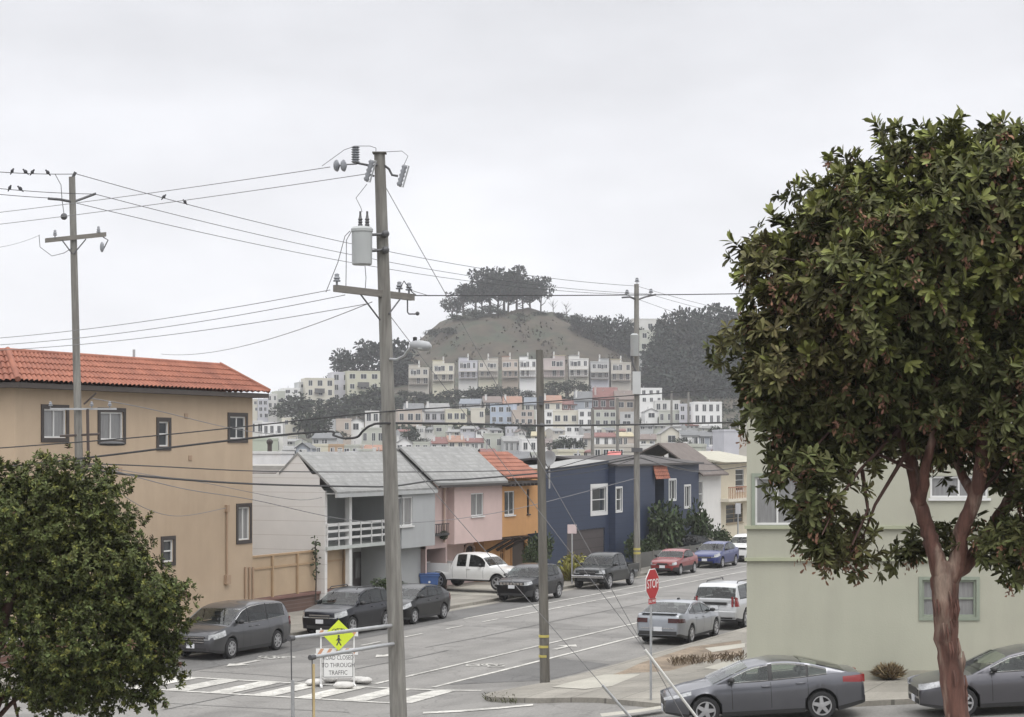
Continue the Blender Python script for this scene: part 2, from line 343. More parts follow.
# ------------------------------------------------------------------ near buildings
GLASS = mat('window_glass', (.035, .04, .045), .06, .25, .8, spec=.6)
GLASSL = mat('curtained_glass', (.20, .20, .20), .12, .25, 2.5, streak=(6, 6, .6), spec=.6)
WHITE = mat('white_painted_wood', (.60, .60, .59), .5, .06, 3)
DKFRAME = mat('dark_brown_trim', (.035, .027, .024), .5, .1, 3)
CONC = mat('foundation_concrete', (.30, .29, .27), .9, .15, 2)

def wall_holes(mb, L0, L1, z0, z1, holes, y=0., depth=.12, mi=0):
    """front wall in the plane y with real openings; reveals run back by depth"""
    X = sorted({L0, L1, *[h[0] for h in holes], *[h[1] for h in holes]}); Z = sorted({z0, z1, *[h[2] for h in holes], *[h[3] for h in holes]})
    X = [x for x in X if L0-1e-6 <= x <= L1+1e-6]; Z = [z for z in Z if z0-1e-6 <= z <= z1+1e-6]
    for i in range(len(X)-1):
        for j in range(len(Z)-1):
            cx, cz = (X[i]+X[i+1])/2, (Z[j]+Z[j+1])/2
            if any(h[0] < cx < h[1] and h[2] < cz < h[3] for h in holes): continue
            mb.add([(X[i],y,Z[j]),(X[i+1],y,Z[j]),(X[i+1],y,Z[j+1]),(X[i],y,Z[j+1])], [(0,1,2,3)], mi)
    for a, b_, c, d in holes:
        q = y+depth
        mb.add([(a,y,c),(b_,y,c),(b_,y,d),(a,y,d),(a,q,c),(b_,q,c),(b_,q,d),(a,q,d)], [(0,4,5,1),(1,5,6,2),(2,6,7,3),(3,7,4,0)], mi)

def ring(mb, x0, x1, z0, z1, t, y0, y1):
    mb.box(x0, x1, y0, y1, z0, z0+t); mb.box(x0, x1, y0, y1, z1-t, z1)
    mb.box(x0, x0+t, y0, y1, z0+t, z1-t); mb.box(x1-t, x1, y0, y1, z0+t, z1-t)

def window(parent, x0, x1, z0, z1, y=0., frame=WHITE, trim=None, tw=.1, bars='v', glass=GLASS, sill=True, name='window', depth=.12):
    f = MB(); ring(f, x0+.004, x1-.004, z0+.004, z1-.004, .055, y+.03, y+depth-.02)
    if 'v' in bars: c = (x0+x1)/2; f.box(c-.025, c+.025, y+.045, y+depth-.03, z0+.06, z1-.06)
    if 'h' in bars: c = (z0+z1)/2; f.box(x0+.06, x1-.06, y+.04, y+depth-.03, c-.025, c+.025)
    if 'g' in bars:
        for k in (1, 2, 3): c = z0+(z1-z0)*k/4; f.box(x0+.06, x1-.06, y+.05, y+depth-.03, c-.015, c+.015)
    w = f.build(name, frame, parent)
    g = MB(); g.box(x0+.03, x1-.03, y+depth-.035, y+depth+.02, z0+.03, z1-.03); g.build('pane', glass, w)
    if trim:
        t = MB(); ring(t, x0-tw, x1+tw, z0-tw, z1+tw, tw-.002, y-.035, y-.002); t.build('trim', trim, w)
    elif sill:
        t = MB(); t.box(x0-.06, x1+.06, y-.07, y+.02, z0-.07, z0-.003); t.build('sill', frame, w)
    return w

def house(name, label, cat, a0, a1, bb, group=None):
    o = thing(name, label, cat, S(a0, bb, .13), UANG, group); o['len'] = a1-a0; return o
def win_px(b_, a0, px0, py0, px1, py1):
    """picture box -> local window box on the wall plane b_ of a house whose origin sits at a0"""
    x0, x1 = wa(px0, b_)-a0, wa(px1, b_)-a0; Y = S((wa(px0, b_)+wa(px1, b_))/2, b_).y
    return (x0, x1, CAMZ-(py1-HY)/F*Y-.13, CAMZ-(py0-HY)/F*Y-.13)
def shell(mb, L, D, z0, z1, mi_side=0, mi_top=0, y0=0., left=True):
    """sides, back and top of a block behind a front wall"""
    mb.add([(0,y0,z0),(0,D,z0),(0,D,z1),(0,y0,z1)], [(0,3,2,1)][::1], mi_side)
    mb.add([(L,y0,z0),(L,D,z0),(L,D,z1),(L,y0,z1)], [(0,1,2,3)], mi_side)
    mb.add([(0,D,z0),(L,D,z0),(L,D,z1),(0,D,z1)], [(0,3,2,1)], mi_side)
    mb.add([(0,y0,z1),(L,y0,z1),(L,D,z1),(0,D,z1)], [(0,1,2,3)], mi_top)

# --- tan apartment block with a clay tile skirt roof
B0 = -4.5; A0, A1 = -3.0, 12.2
M_TAN = mat('tan_stucco', (.42, .325, .232), .9, .08, .5, 8, bump=.25, bscale=40, drip=.10, col2=(.40, .305, .215))
tan = house('apartment_building', 'large tan stucco apartment block with orange tile roof skirt and dark framed windows', 'apartment building', A0, A1, B0)
L = A1-A0; EZ = 9.05
tw_ = [(win_px(B0, A0, *q), k) for q, k in (((43.5, 409, 66, 438), 'v'), ((100, 412, 123, 440), 'v'), ((158.5, 421.5, 168.5, 446.5), 'h'), ((229.5, 416.5, 245.5, 439), 'vh'), ((238, 507, 249.5, 540), 'v'), ((163, 540, 173, 562), 'h'))]
w = MB(); wall_holes(w, 0, L, -.1, EZ, [q for q, k in tw_]); shell(w, L, 12, -.1, EZ); w.build('wall', M_TAN, tan)
for q, k in tw_: window(tan, *q, frame=WHITE, trim=DKFRAME, tw=.15, bars=k, glass=GLASSL if k == 'v' else GLASS)
M_TILE = mat('clay_roof_tile', (.275, .105, .066), .85, .24, 2.2, 6, col2=(.215, .08, .053), mix=(.4, .65))
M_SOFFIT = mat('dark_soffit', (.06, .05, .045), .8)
def tile_slope(mb, p0, p1, q0, q1, pitch=.27, rows=5):
    """barrel tiles between an eave edge p0-p1 and a top edge q0-q1"""
    p0, p1, q0, q1 = map(Vector, (p0, p1, q0, q1)); n = max(2, int((p1-p0).length/pitch)); m_ = n*6
    nrm = (p1-p0).cross(q0-p0).normalized()
    V = []; k = 0
    for r in range(rows):
        for e in (0, 1):
            t = (r+e*.999)/rows
            for i in range(m_+1):
                s = i/m_; c = (p0.lerp(p1, s)).lerp(q0.lerp(q1, s), t)
                h = .075*abs(math.sin(PI*i/6)) + (.05 if e == 0 else .012)
                V.append(c + nrm*h)
    for r in range(2*rows-1):
        for i in range(m_): mb.f.append((len(mb.v)+r*(m_+1)+i, len(mb.v)+r*(m_+1)+i+1, len(mb.v)+(r+1)*(m_+1)+i+1, len(mb.v)+(r+1)*(m_+1)+i)); mb.m.append(0)
    mb.v += [tuple(q) for q in V]
t = MB(); rz = EZ+1.12; ov = .5
E = [(-ov, -ov, EZ+.05), (L+ov, -ov, EZ+.05), (L+ov, 12+ov, EZ+.05), (-ov, 12+ov, EZ+.05)]; I_ = [(.9, 1., rz), (L-.9, 1., rz), (L-.9, 11, rz), (.9, 11, rz)]
for i in range(4): tile_slope(t, E[i], E[(i+1)%4], I_[i], I_[(i+1)%4])
t.add([(x, y, z-.02) for x, y, z in I_], [(0,1,2,3)])
rf = t.build('roof', M_TILE, tan, smooth=50)
t = MB()
for i in range(4):
    t.tube([Vector(E[i])+Vector((0,0,.08)), Vector(I_[i])+Vector((0,0,.08))], .1, 8); t.tube([Vector(I_[i])+Vector((0,0,.03)), Vector(I_[(i+1)%4])+Vector((0,0,.03))], .1, 8)
t.build('ridge_tile', M_TILE, rf, smooth=50)
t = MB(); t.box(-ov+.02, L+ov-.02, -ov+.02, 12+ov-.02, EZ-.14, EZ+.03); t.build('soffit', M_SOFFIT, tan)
GALV = mat('galvanised_steel', (.40, .41, .42), .45, .15, 6, metal=.6)
q = wa(161, B0)-A0; t = MB(); t.tube([(q, 1.2, rz-.1), (q, 1.2, rz+.42)], .05); t.build('standpipe', GALV, tan)
M_PIPE = mat('tan_painted_pipe', (.33, .23, .155), .7)
t = MB()
for px, y0, y1 in ((226, 508, 578), (244.5, 567, 606), (248.5, 567, 606), (252, 567, 606)):
    x0 = wa(px, B0)-A0; za = wz(px, y0, B0)-.13; zb_ = wz(px, y1, B0)-.13; t.tube([(x0, -.05, zb_), (x0, -.05, za)], .045)
x0 = wa(226, B0)-A0; t.box(x0-.15, x0+.15, -.14, -.003, wz(226, 584, B0)-.13, wz(226, 575, B0)-.13); t.box(x0-.1, x0+.1, -.12, -.003, wz(226, 512, B0)-.13, wz(226, 505, B0)-.13)
t.build('conduit', M_PIPE, tan)
for px, py in ((186, 416), (190, 458), (120, 470)):
    x0 = wa(px, B0)-A0; z0 = wz(px, py, B0)-.13; t = MB(); t.box(x0-.11, x0+.11, -.03, -.002, z0-.1, z0+.1); t.build('vent', M_PIPE, tan, bevel=.01)
# brick planter wall left of the block, behind the leafy tree
pw = house('planter_wall', 'low red brick planter wall at the foot of the tan block', 'wall', -12, -3.4, -2.2)
b = MB(); b.box(0, 8.4, 0, .4, -.1, .8); b.build('brick_wall', lined('red_brick', (.13, .065, .05), (.2, .18, .16), 2, .2, .14), pw); b = MB(); b.box(-.06, 8.46, -.05, .45, .8, .88); b.build('coping', CONC, pw)

# --- fence and its low retaining wall
fa0, fa1 = 12.25, wa(347, -4.75)
M_FENCE = lined('tan_fence_board', (.385, .29, .195), (.2, .14, .09), 0, 2.05, .02, .8, .1, 1.)
fr = house('retaining_wall', 'low dark reddish brick retaining wall under the tan board fence', 'wall', fa0, fa1, -4.75)
b = MB(); b.box(0, fa1-fa0, 0, .35, -.1, .62); b.build('brick_wall', lined('brown_brick', (.10, .058, .045), (.14, .11, .1), 2, .16, .12), fr)
b = MB(); b.box(-.05, fa1-fa0+.05, -.06, .4, .62, .72); b.build('coping', mat('brown_coping', (.16, .085, .07), .8), fr)
fe = house('board_fence', 'tan painted board fence between the tan block and the grey house', 'fence', fa0, fa1, -4.75)
b = MB(); b.box(.02, fa1-fa0-.02, .14, .19, .76, 2.42); b.build('boards', M_FENCE, fe)
b = MB(); b.box(0, fa1-fa0, .09, .25, 2.42, 2.5); b.box(0, fa1-fa0, .1, .137, 1.92, 2.0); b.build('rail', mat('fence_rail', (.345, .24, .145), .8), fe)
for k in range(5):
    x = k*(fa1-fa0-.12)/4; b = MB(); b.box(x, x+.12, .06, .136, .725, 2.415); b.build('post', mat('fence_rail', (.33,.23,.14)), fe)

# --- row houses
M_SHING = lined('grey_roof_shingle', (.245, .246, .24), (.22, .221, .215), 1, .19, .22, .9, .28, 2.2)
M_WSID = lined('white_siding', (.60, .585, .57), (.42, .39, .37), 2, .62, .03, .8, .06, .8)
M_GREYB = mat('blue_grey_stucco', (.345, .355, .36), .9, .06, .8, drip=.07)
g0, g1 = wa(325, B0), wa(425.5, B0)
gh_ = house('row_house', 'blue grey two storey house with white balcony railing and white clapboard side wall', 'house', g0, g1, B0); Lg = g1-g0
xs_ = wa(392, B0)-g0; ez = 5.05; sl = 2.62
w = MB()                                                     # recessed balcony half, then the bay half
dw = win_px(B0-2.0, g0, 354, 556, 370, 600); dw = (dw[0], dw[1], .0, dw[3])
wall_holes(w, 0, xs_, -.1, sl-.15, [(wa(353, B0-1.6)-g0, wa(367, B0-1.6)-g0, .15, 2.1)], 1.6)
wall_holes(w, 0, xs_, sl, ez, [], 2.2)
bw = win_px(B0+.5, g0, 396.8, 497, 412.8, 526)
wall_holes(w, xs_, Lg, sl-.35, ez, [bw], -.5)
dr = win_px(B0, g0, 398.5, 548, 405, 590); dr = (dr[0], dr[1], .0, dr[3])
wall_holes(w, xs_, Lg, -.1, sl-.35, [dr], .25)
w.add([(xs_,-.5,sl-.35),(xs_,2.2,sl-.35),(xs_,2.2,ez),(xs_,-.5,ez)], [(0,3,2,1)]); w.add([(xs_,-.5,sl-.35),(Lg,-.5,sl-.35),(Lg,.25,sl-.35),(xs_,.25,sl-.35)], [(0,3,2,1)])
w.add([(xs_,.25,-.1),(xs_,1.6,-.1),(xs_,1.6,sl-.35),(xs_,.25,sl-.35)], [(0,3,2,1)])
w.add([(Lg,-.5,sl-.35),(Lg,.0,sl-.35),(Lg,.0,ez),(Lg,-.5,ez)], [(0,1,2,3)])
w.add([(0,0,ez),(xs_,0,ez),(xs_,2.2,ez),(0,2.2,ez)], [(0,3,2,1)])
shell(w, Lg, 13, -.1, ez, 0, 0, 2.2)
w.build('wall', M_GREYB, gh_)
w = MB(); w.add([(-.02,.25,-.1),(-.02,13,-.1),(-.02,13,5.75),(-.02,.25,5.75)], [(0,3,2,1)]); w.box(-.02, .2, 0, .25, -.1, ez)
apx = 1.35; w.add([(-.015,0,5.0),(-.015,2.5,5.7),(-.015,apx,6.62)], [(0,2,1)])
w.add([(-.02,.25,5.75),(-.02,13,5.75),(.3,13,5.75),(.3,.25,5.75)], [(0,3,2,1)]); w.build('side_wall', M_WSID, gh_)
def gable_roof(parent, x0, x1, ye, ze, yr, zr, yb, zb_, m, th=.12):
    t = MB(); V = [(ye, ze), (yr, zr), (yb, zb_)]
    P_ = [(x, y, z) for x in (x0, x1) for y, z in V] + [(x, y, z-th) for x in (x0, x1) for y, z in V]
    t.add(P_, [(0,3,4,1),(1,4,5,2),(6,7,10,9),(7,8,11,10),(0,1,7,6),(1,2,8,7),(3,9,10,4),(4,10,11,5),(0,6,9,3),(2,5,11,8)])
    return t.build('roof', m, parent)
gable_roof(gh_, -.04, Lg, -.62, ez-.05, apx, 6.72, 2.25, 5.85, M_SHING)
t = MB(); t.box(.3, Lg, 2.4, 13, 5.2, 5.8); t.build('flat_roof', mat('brown_tar_roof', (.13, .115, .105), .9, .25, 1.), gh_)
t = MB(); t.box(-.1, Lg, -.66, -.55, ez-.3, ez-.14); t.box(.1, Lg-.02, -.54, .0, ez-.16, ez-.1); t.build('gutter', mat('pale_gutter', (.40, .41, .41), .6), gh_)
window(gh_, *bw, y=-.5, frame=WHITE, bars='v', glass=GLASSL)
DOORM = mat('dark_door', (.05, .05, .055), .4)
t = MB(); t.box(dr[0]+.03, dr[1]-.03, .33, .4, .02, dr[3]-.03); d_ = t.build('door', DOORM, gh_)
t = MB(); x0, x1 = wa(353, B0-1.6)-g0, wa(367, B0-1.6)-g0; t.box(x0+.02, x1-.02, 1.68, 1.74, .17, 2.08); d2 = t.build('door', mat('brown_door', (.07, .06, .06), .4), gh_)
t = MB(); t.box(x0+.35, x1-.35, 1.66, 1.675, .9, 1.8); t.build('pane', GLASSL, d2)
t = MB(); t.box(.05, xs_-.02, -.1, 2.19, sl-.15, sl-.003); t.build('balcony_floor', mat('balcony_edge', (.42, .44, .42), .7), gh_)
px_ = wa(349.5, B0)-g0
t = MB(); t.box(px_-.12, px_+.12, -.06, .14, -.05, ez-.17); t.build('porch_post', WHITE, gh_)
t = MB(); t.box(px_+.72, px_+.86, .5, .64, sl, ez-.01); t.build('porch_post', WHITE, gh_)
rl = MB(); zt_ = 3.62
for k, (z0, z1) in enumerate(((zt_-.13, zt_), (3.22, 3.33), (2.9, 3.0))): rl.box(.1, px_-.13, -.05, .02, z0, z1); rl.box(px_+.13, xs_-.03, -.05, .02, z0, z1); rl.box(.06, .13, .03, 2.1, z0, z1)
n_ = 6
for k in range(n_+1):
    x = .1+(xs_-.2)*k/n_
    if abs(x-px_) > .2: rl.box(x-.025, x+.025, -.085, -.052, sl, zt_+.02)
rl.build('railing', WHITE, gh_)
# white penthouse of a house in the next street, just above the clapboard wall
ph = thing('rooftop_house', 'small white flat roofed house top peeping over the clapboard side wall', 'house', P(287, 470, 118), UANG)
b = MB(); b.box(-.75, .75, 0, 4, -3, .95); b.build('wall', mat('bright_white_stucco', (.66, .66, .66)), ph)
b = MB(); b.box(-.8, .8, -.05, 4.05, .95, 1.1); b.build('parapet', WHITE, ph); b = MB(); b.tube([(-.3, 1, 1.1), (-.3, 1, 1.6)], .14); b.ball((-.3, 1, 1.65), .2); b.build('vent', DKFRAME, ph)

M_PINK = mat('pink_stucco', (.53, .405, .38), .9, .07, .9, drip=.07); M_PINK2 = mat('beige_pink_stucco', (.47, .35, .29), .9, .07, .9)
p0_, p1_ = g1, wa(495, B0)
pk = house('row_house', 'pink two storey house with open garage where the white pickup stands', 'house', p0_, p1_, B0); Lp = p1_-p0_
w1 = win_px(B0+.4, p0_, 471, 493, 483.5, 516); w2 = win_px(B0, p0_, 426.5, 494, 431.5, 533)
w = MB(); xb = wa(447, B0)-p0_
wall_holes(w, 0, xb, 2.35, 5.25, [w2], 0.); wall_holes(w, xb, Lp, 2.2, 5.25, [w1], -.4)
w.add([(xb,-.4,2.2),(xb,0,2.2),(xb,0,5.25),(xb,-.4,5.25)], [(0,3,2,1)]); w.add([(xb,-.4,2.2),(Lp,-.4,2.2),(Lp,1.2,2.2),(xb,1.2,2.2)], [(0,3,2,1)])
w.add([(Lp,-.4,2.2),(Lp,0,2.2),(Lp,0,5.25),(Lp,-.4,5.25)], [(0,1,2,3)])
gx0, gx1 = wa(421, B0)-p0_, wa(444, B0)-p0_
gar = (.14, gx1+.2, .0, 2.05)
wall_holes(w, 0, xb, -.1, 2.35, [gar], 0., depth=4.5)
w.add([(gar[0],4.5,0),(gar[1],4.5,0),(gar[1],4.5,2.05),(gar[0],4.5,2.05)], [(0,1,2,3)])
arches = []
for ax0, ax1 in ((464, 474),): q0, q1 = wa(ax0, B0-1.2)-p0_, wa(ax1, B0-1.2)-p0_; arches.append((q0, q1, .5, 1.95))
d1 = (wa(483, B0-1.2)-p0_, wa(490, B0-1.2)-p0_, 0., 2.0); wall_holes(w, xb, Lp, -.1, 2.2, arches+[d1], 1.2)
w.add([(xb,0,-.1),(xb,1.2,-.1),(xb,1.2,2.2),(xb,0,2.2)], [(0,1,2,3)])
shell(w, Lp, 13, -.1, 5.25, 0, 0, 1.2); w.build('wall', M_PINK, pk)
window(pk, *w1, y=-.4, bars='v', glass=GLASSL); window(pk, *w2, bars='', glass=GLASS, frame=WHITE)
def arch_win(parent, q, y, m, gl, name='window'):
    x0, x1, z0, z1 = q; t = MB(); c = (x0+x1)/2; r = (x1-x0)/2
    t.tube([(x0, y-.03, z0), (x0, y-.03, z1-r*.6)] + [(c-r*math.cos(k*PI/8), y-.03, z1-r*.6+r*.6*math.sin(k*PI/8)) for k in range(1, 8)] + [(x1, y-.03, z1-r*.6), (x1, y-.03, z0)], .07, 6)
    f = t.build(name, m, parent); t = MB(); t.box(x0+.02, x1-.02, y+.08, y+.13, z0, z1); t.build('pane', gl, f)
arch_win(pk, arches[0], 1.2, M_PINK2, GLASS)
t = MB(); t.box(d1[0]+.02, d1[1]-.02, 1.27, 1.32, .02, 1.98); t.build('door', mat('grey_gate', (.16, .15, .15)), pk)
bx = (w2[0]+w2[1])/2; t = MB(); t.box(bx-.45, bx+1.3, -.45, -.003, w2[2]-.14, w2[2]-.04)
for k in range(10): t.box(bx-.44+k*.18, bx-.41+k*.18, -.45, -.42, w2[2]-.04, w2[2]+.4)
t.box(bx-.45, bx+1.3, -.46, -.4, w2[2]+.4, w2[2]+.44); t.build('balcony', mat('wrought_iron', (.03, .03, .03), .5), pk)
t = MB(); t.tube([(xb-.5, -.1, 2.3), (xb-.5, -.1, 5.2)], .06); t.build('downpipe', M_PINK2, pk)
yr = 1.25; gable_roof(pk, -.25, Lp-.02, -.75, 5.2, yr, 6.95, 2.9, 5.9, M_SHING)
t = MB(); t.box(0, Lp, 2.3, 13, 5.0, 6.0); t.build('flat_roof', CONC, pk)
t = MB(); t.box(0, Lp, -.8, -.68, 4.98, 5.1); t.build('gutter', DKFRAME, pk)

M_ORNG = mat('orange_stucco', (.50, .268, .11), .9, .08, .9, drip=.07, col2=(.45, .24, .10))
o0, o1 = p1_, wa(538, B0)
oh = house('row_house', 'orange two storey house with clay tile roof and dark wooden brackets', 'house', o0, o1, B0); Lo = o1-o0
w1 = win_px(B0+.3, o0, 504.5, 491, 514.5, 515); w2 = win_px(B0, o0, 527, 489, 529.3, 514); xb = wa(521, B0)-o0
w = MB(); wall_holes(w, 0, xb, 2.3, 5.3, [w1], -.3); wall_holes(w, xb, Lo, 2.3, 5.75, [w2], 0.)
w.add([(xb,-.3,2.3),(xb,0,2.3),(xb,0,5.3),(xb,-.3,5.3)], [(0,1,2,3)]); w.add([(0,-.3,2.3),(xb,-.3,2.3),(xb,1.0,2.3),(0,1.0,2.3)], [(0,3,2,1)])
w.add([(0,-.3,2.3),(0,0,2.3),(0,0,5.3),(0,-.3,5.3)], [(0,3,2,1)])
ad = (wa(511, B0-.6)-o0, wa(526, B0-.6)-o0, 0., 2.15); lw = (wa(500, B0-.6)-o0, wa(504.5, B0-.6)-o0, .8, 1.95)
wall_holes(w, 0, Lo, -.1, 2.3, [lw, ad], .6, depth=.8); w.add([(xb,0,2.3),(Lo,0,2.3),(Lo,.6,2.3),(xb,.6,2.3)], [(0,3,2,1)])
shell(w, Lo, 12, -.1, 5.3, 0, 0, .6)
w.add([(xb,0,5.3),(xb,.4,5.3),(xb,.4,5.75),(xb,0,5.75)], [(0,3,2,1)]); w.add([(xb,0,5.75),(Lo,0,5.75),(Lo,.4,5.75),(xb,.4,5.75)], [(0,1,2,3)])
w.build('wall', M_ORNG, oh); window(oh, *w1, y=-.3, bars='v'); window(oh, *w2, bars='', frame=DKFRAME)
arch_win(oh, ad, .62, M_ORNG, mat('dark_wood_door', (.05, .035, .025)), 'arched_door'); window(oh, *lw, y=.6, bars='vh', frame=M_ORNG, glass=GLASS)
for px in (497, 507, 516):
    x = wa(px, B0)-o0; t = MB(); t.tube([(x, .58, 1.55), (x, -.75, 2.26)], .075, 4); t.tube([(x, .58, 2.22), (x, -.8, 2.22)], .06, 4); t.build('bracket', DKFRAME, oh)
t = MB(); tile_slope(t, (0, -.75, 5.25), (Lo-.9, -.75, 5.25), (0, 1.15, 6.62), (Lo-1.5, 1.15, 6.62), .27, 7); tile_slope(t, (Lo-.9, 3, 5.25), (0, 3, 5.25), (Lo-1.5, 1.15, 6.62), (0, 1.15, 6.62), .27, 6)
t.add([(Lo-.9,-.75,5.22),(Lo-.9,3,5.22),(Lo-1.5,1.15,6.6)], [(0,1,2)]); t.add([(0,-.75,5.22),(0,3,5.22),(0,1.15,6.6)], [(0,2,1)]); t.build('roof', mat('orange_roof_tile', (.29, .125, .085), .85, .2, 2., col2=(.24, .10, .07)), oh, smooth=50)
t = MB(); t.box(.02, Lo-.9, -.8, -.4, 5.02, 5.16)
for k in range(8): t.box(.1+k*.5, .2+k*.5, -.85, -.31, 4.9, 5.02)
t.build('eave', DKFRAME, oh)
dish = thing('satellite_dish', 'grey satellite dish on a short mast by the orange house roof', 'satellite dish', P(549, 470, 108), R(-25))
t = MB(); t.tube([(0, .05, -1.0), (0, .05, .3)], .05); t.build('mast', GALV, dish)
t = MB(); MM = Matrix.Translation((0, 0, .55)) @ Matrix.Rotation(R(65), 4, 'X'); t.lathe([(.02, 0), (.25, .04), (.42, .13), (.47, .18), (.45, .18), (.25, .06), (.02, .02)], 20, 0, MM); t.build('reflector', mat('dish_grey', (.17, .175, .18), .5), dish, smooth=40)
t = MB(); t.tube([(0, -.05, .1), (0, -.62, .45)], .025); t.box(-.07, .07, -.72, -.58, .4, .52); t.build('feed_arm', DKFRAME, dish)

M_NAVY = lined('navy_siding', (.020, .032, .066), (.014, .023, .047), 2, .3, .08, .6, .08, 1.)
M_NAVYF = mat('navy_stucco', (.022, .036, .072), .7, .08, 1.)
n0, n1 = wa(546, B0), wa(696, B0)
nv = house('row_house', 'navy blue house with white framed windows, dark garage door and tiled hood', 'house', n0, n1, B0); Ln = n1-n0
xa = wa(609, B0)-n0; xb = wa(640, B0)-n0; xc = wa(649, B0)-n0; xd = wa(661, B0)-n0
w = MB(); W1 = win_px(B0, n0, 593, 487.5, 608, 511.5); W2 = win_px(B0+.4, n0, 616, 488, 621.5, 511); W3 = win_px(B0+.2, n0, 669, 480, 675.5, 499.5); W4 = win_px(B0+.2, n0, 684.5, 486, 690, 507)
W1 = (W1[0]-.2, W1[1]-.35, W1[2], W1[3]); gd = (wa(567, B0)-n0, wa(605, B0)-n0, 0., wz(590, 529, B0)-.13)
zl = wz(548, 470, B0)-.13; zm = wz(608, 461, B0)-.13
W1 = (min(W1[0], xa-2.4), min(W1[1], xa-.35), W1[2], W1[3])
wall_holes(w, 0, xa, -.1, zl, [W1, gd], 0.); w.add([(0,0,zl),(xa,0,zl),(xa,0,zm),(0,0,zl+.02)], [(0,1,2,3)])
ztop = wz(655, 464, B0)-.13
wall_holes(w, xa, xc, -.1, ztop, [W2], -.4); wall_holes(w, xd, Ln, -.1, ztop, [W3, W4], -.2)
w.add([(xa,-.4,-.1),(xa,0,-.1),(xa,0,ztop),(xa,-.4,ztop)], [(0,3,2,1)]); w.add([(xc,-.4,-.1),(xc,1.6,-.1),(xc,1.6,ztop),(xc,-.4,ztop)], [(0,1,2,3)])
w.add([(xd,-.2,-.1),(xd,1.6,-.1),(xd,1.6,ztop),(xd,-.2,ztop)], [(0,3,2,1)]); wall_holes(w, xc, xd, -.1, ztop, [], 1.6)
w.add([(xa,-.4,ztop),(Ln,-.4,ztop),(Ln,10,ztop),(xa,10,ztop)], [(0,1,2,3)])
shell(w, Ln, 12, -.1, zl, 0, 0, 0.); w.add([(Ln,-.2,zl),(Ln,10,zl),(Ln,10,ztop),(Ln,-.2,ztop)], [(0,1,2,3)]); w.build('wall', M_NAVY, nv)
window(nv, *W1, bars='h', trim=WHITE, tw=.22); window(nv, *W2, y=-.4, bars='h', trim=WHITE, tw=.09); window(nv, *W3, y=-.2, bars='v', trim=WHITE, tw=.1); window(nv, *W4, y=-.2, bars='v', trim=WHITE, tw=.1)
t = MB(); t.box(gd[0]+.02, gd[1]-.02, .08, .12, .0, gd[3]-.02); gdo = t.build('garage_door', lined('brown_garage_door', (.06, .05, .05), (.03, .025, .025), 2, .55, .06, .6), nv)
t = MB(); tile_slope(t, (xc-.5, -.62, wz(655, 479, B0)-.13), (xd-.15, -.62, wz(655, 479, B0)-.13), (xc-.4, -.35, ztop-.05), (xd-.2, -.35, ztop-.05), .3, 4); t.build('tiled_hood', M_TILE, nv, smooth=50)
M_DROOF = mat('dark_roof_shingle', (.062, .056, .055), .9, .2, 2.); M_BROOF = mat('brown_roof_shingle', (.125, .105, .095), .9, .2, 2.)
gable_roof(nv, xa-.2, Ln-.1, -.6, ztop+.05, 3.4, ztop+.55, 9, ztop+.05, M_DROOF); t = MB(); t.add([(0,-.1,zl+.03),(xa-.25,-.1,zm+.03),(xa-.25,2.2,zm+.12),(0,2.2,zl+.05)], [(0,1,2,3)]); t.build('porch_roof', mat('pale_membrane_roof', (.25, .25, .245), .9, .2), nv)

h0, h1 = n1, wa(721, B0)
wh = house('row_house', 'narrow white house with brown shingle gable roof beside the navy house', 'house', h0, h1, B0); Lh = h1-h0
W1 = win_px(B0, h0, 697.5, 481, 703, 507); W1 = (max(.25, W1[0]), max(1.5, W1[1]), W1[2], W1[3]); dW = (.5, 2.6, 0, wz(708, 520, B0)-.13)
w = MB(); wall_holes(w, 0, Lh, -.1, wz(708, 474, B0)-.13, [W1, dW], 0.); shell(w, Lh, 12, -.1, wz(708, 474, B0)-.13); w.build('wall', mat('white_stucco', (.60, .59, .57), .85, .06, 1., drip=.07), wh)
window(wh, *W1, bars='h', glass=GLASSL); t = MB(); t.box(dW[0]+.02, dW[1]-.02, .08, .12, 0, dW[3]-.02); t.build('door', DOORM, wh)
zz = wz(708, 474, B0)-.13; gable_roof(wh, -.1, Lh+.2, -.5, zz, 2.6, zz+2.1, 7, zz, M_BROOF)
c0_, c1_ = h1, h1+11
ch = house('row_house', 'cream house with railed balcony and dark small paned windows beyond the white house', 'house', c0_, c1_, B0-.3); zz = wz(735, 462, B0)-.13
W1 = win_px(B0-.3, c0_, 726, 504, 743, 523); W2 = win_px(B0-.3, c0_, 735.5, 469, 744, 491); w = MB(); wall_holes(w, 0, 11, -.1, zz, [W1, W2], 0.); shell(w, 11, 12, -.1, zz); w.build('wall', mat('cream_stucco', (.56, .51, .40), .85, .07, 1., drip=.07), ch)
window(ch, *W1, bars='vg', frame=mat('tan_sash', (.3, .24, .16))); window(ch, *W2, bars='g', frame=WHITE)
zb_ = wz(735, 498, B0)-.13; t = MB(); t.box(-.1, 10, -.9, -.003, zb_-.2, zb_); t.build('balcony', mat('cream_trim', (.58, .54, .45)), ch)
t = MB(); t.box(0, 10, -.88, -.82, zb_+.75, zb_+.83)
for k in range(26): t.box(.05+k*.39, .1+k*.39, -.87, -.83, zb_, zb_+.75)
t.build('railing', mat('rust_railing', (.33, .17, .11)), ch)
t = MB(); t.add([(-.3,-.7,zz),(11,-.7,zz),(11,3.4,zz+.75),(-.3,3.4,zz+.75)], [(0,1,2,3)]); t.add([(-.3,-.7,zz),(-.3,3.4,zz+.75),(-.3,3.4,zz)], [(0,1,2)]); t.build('roof', mat('cream_roof', (.36, .345, .285), .9), ch)

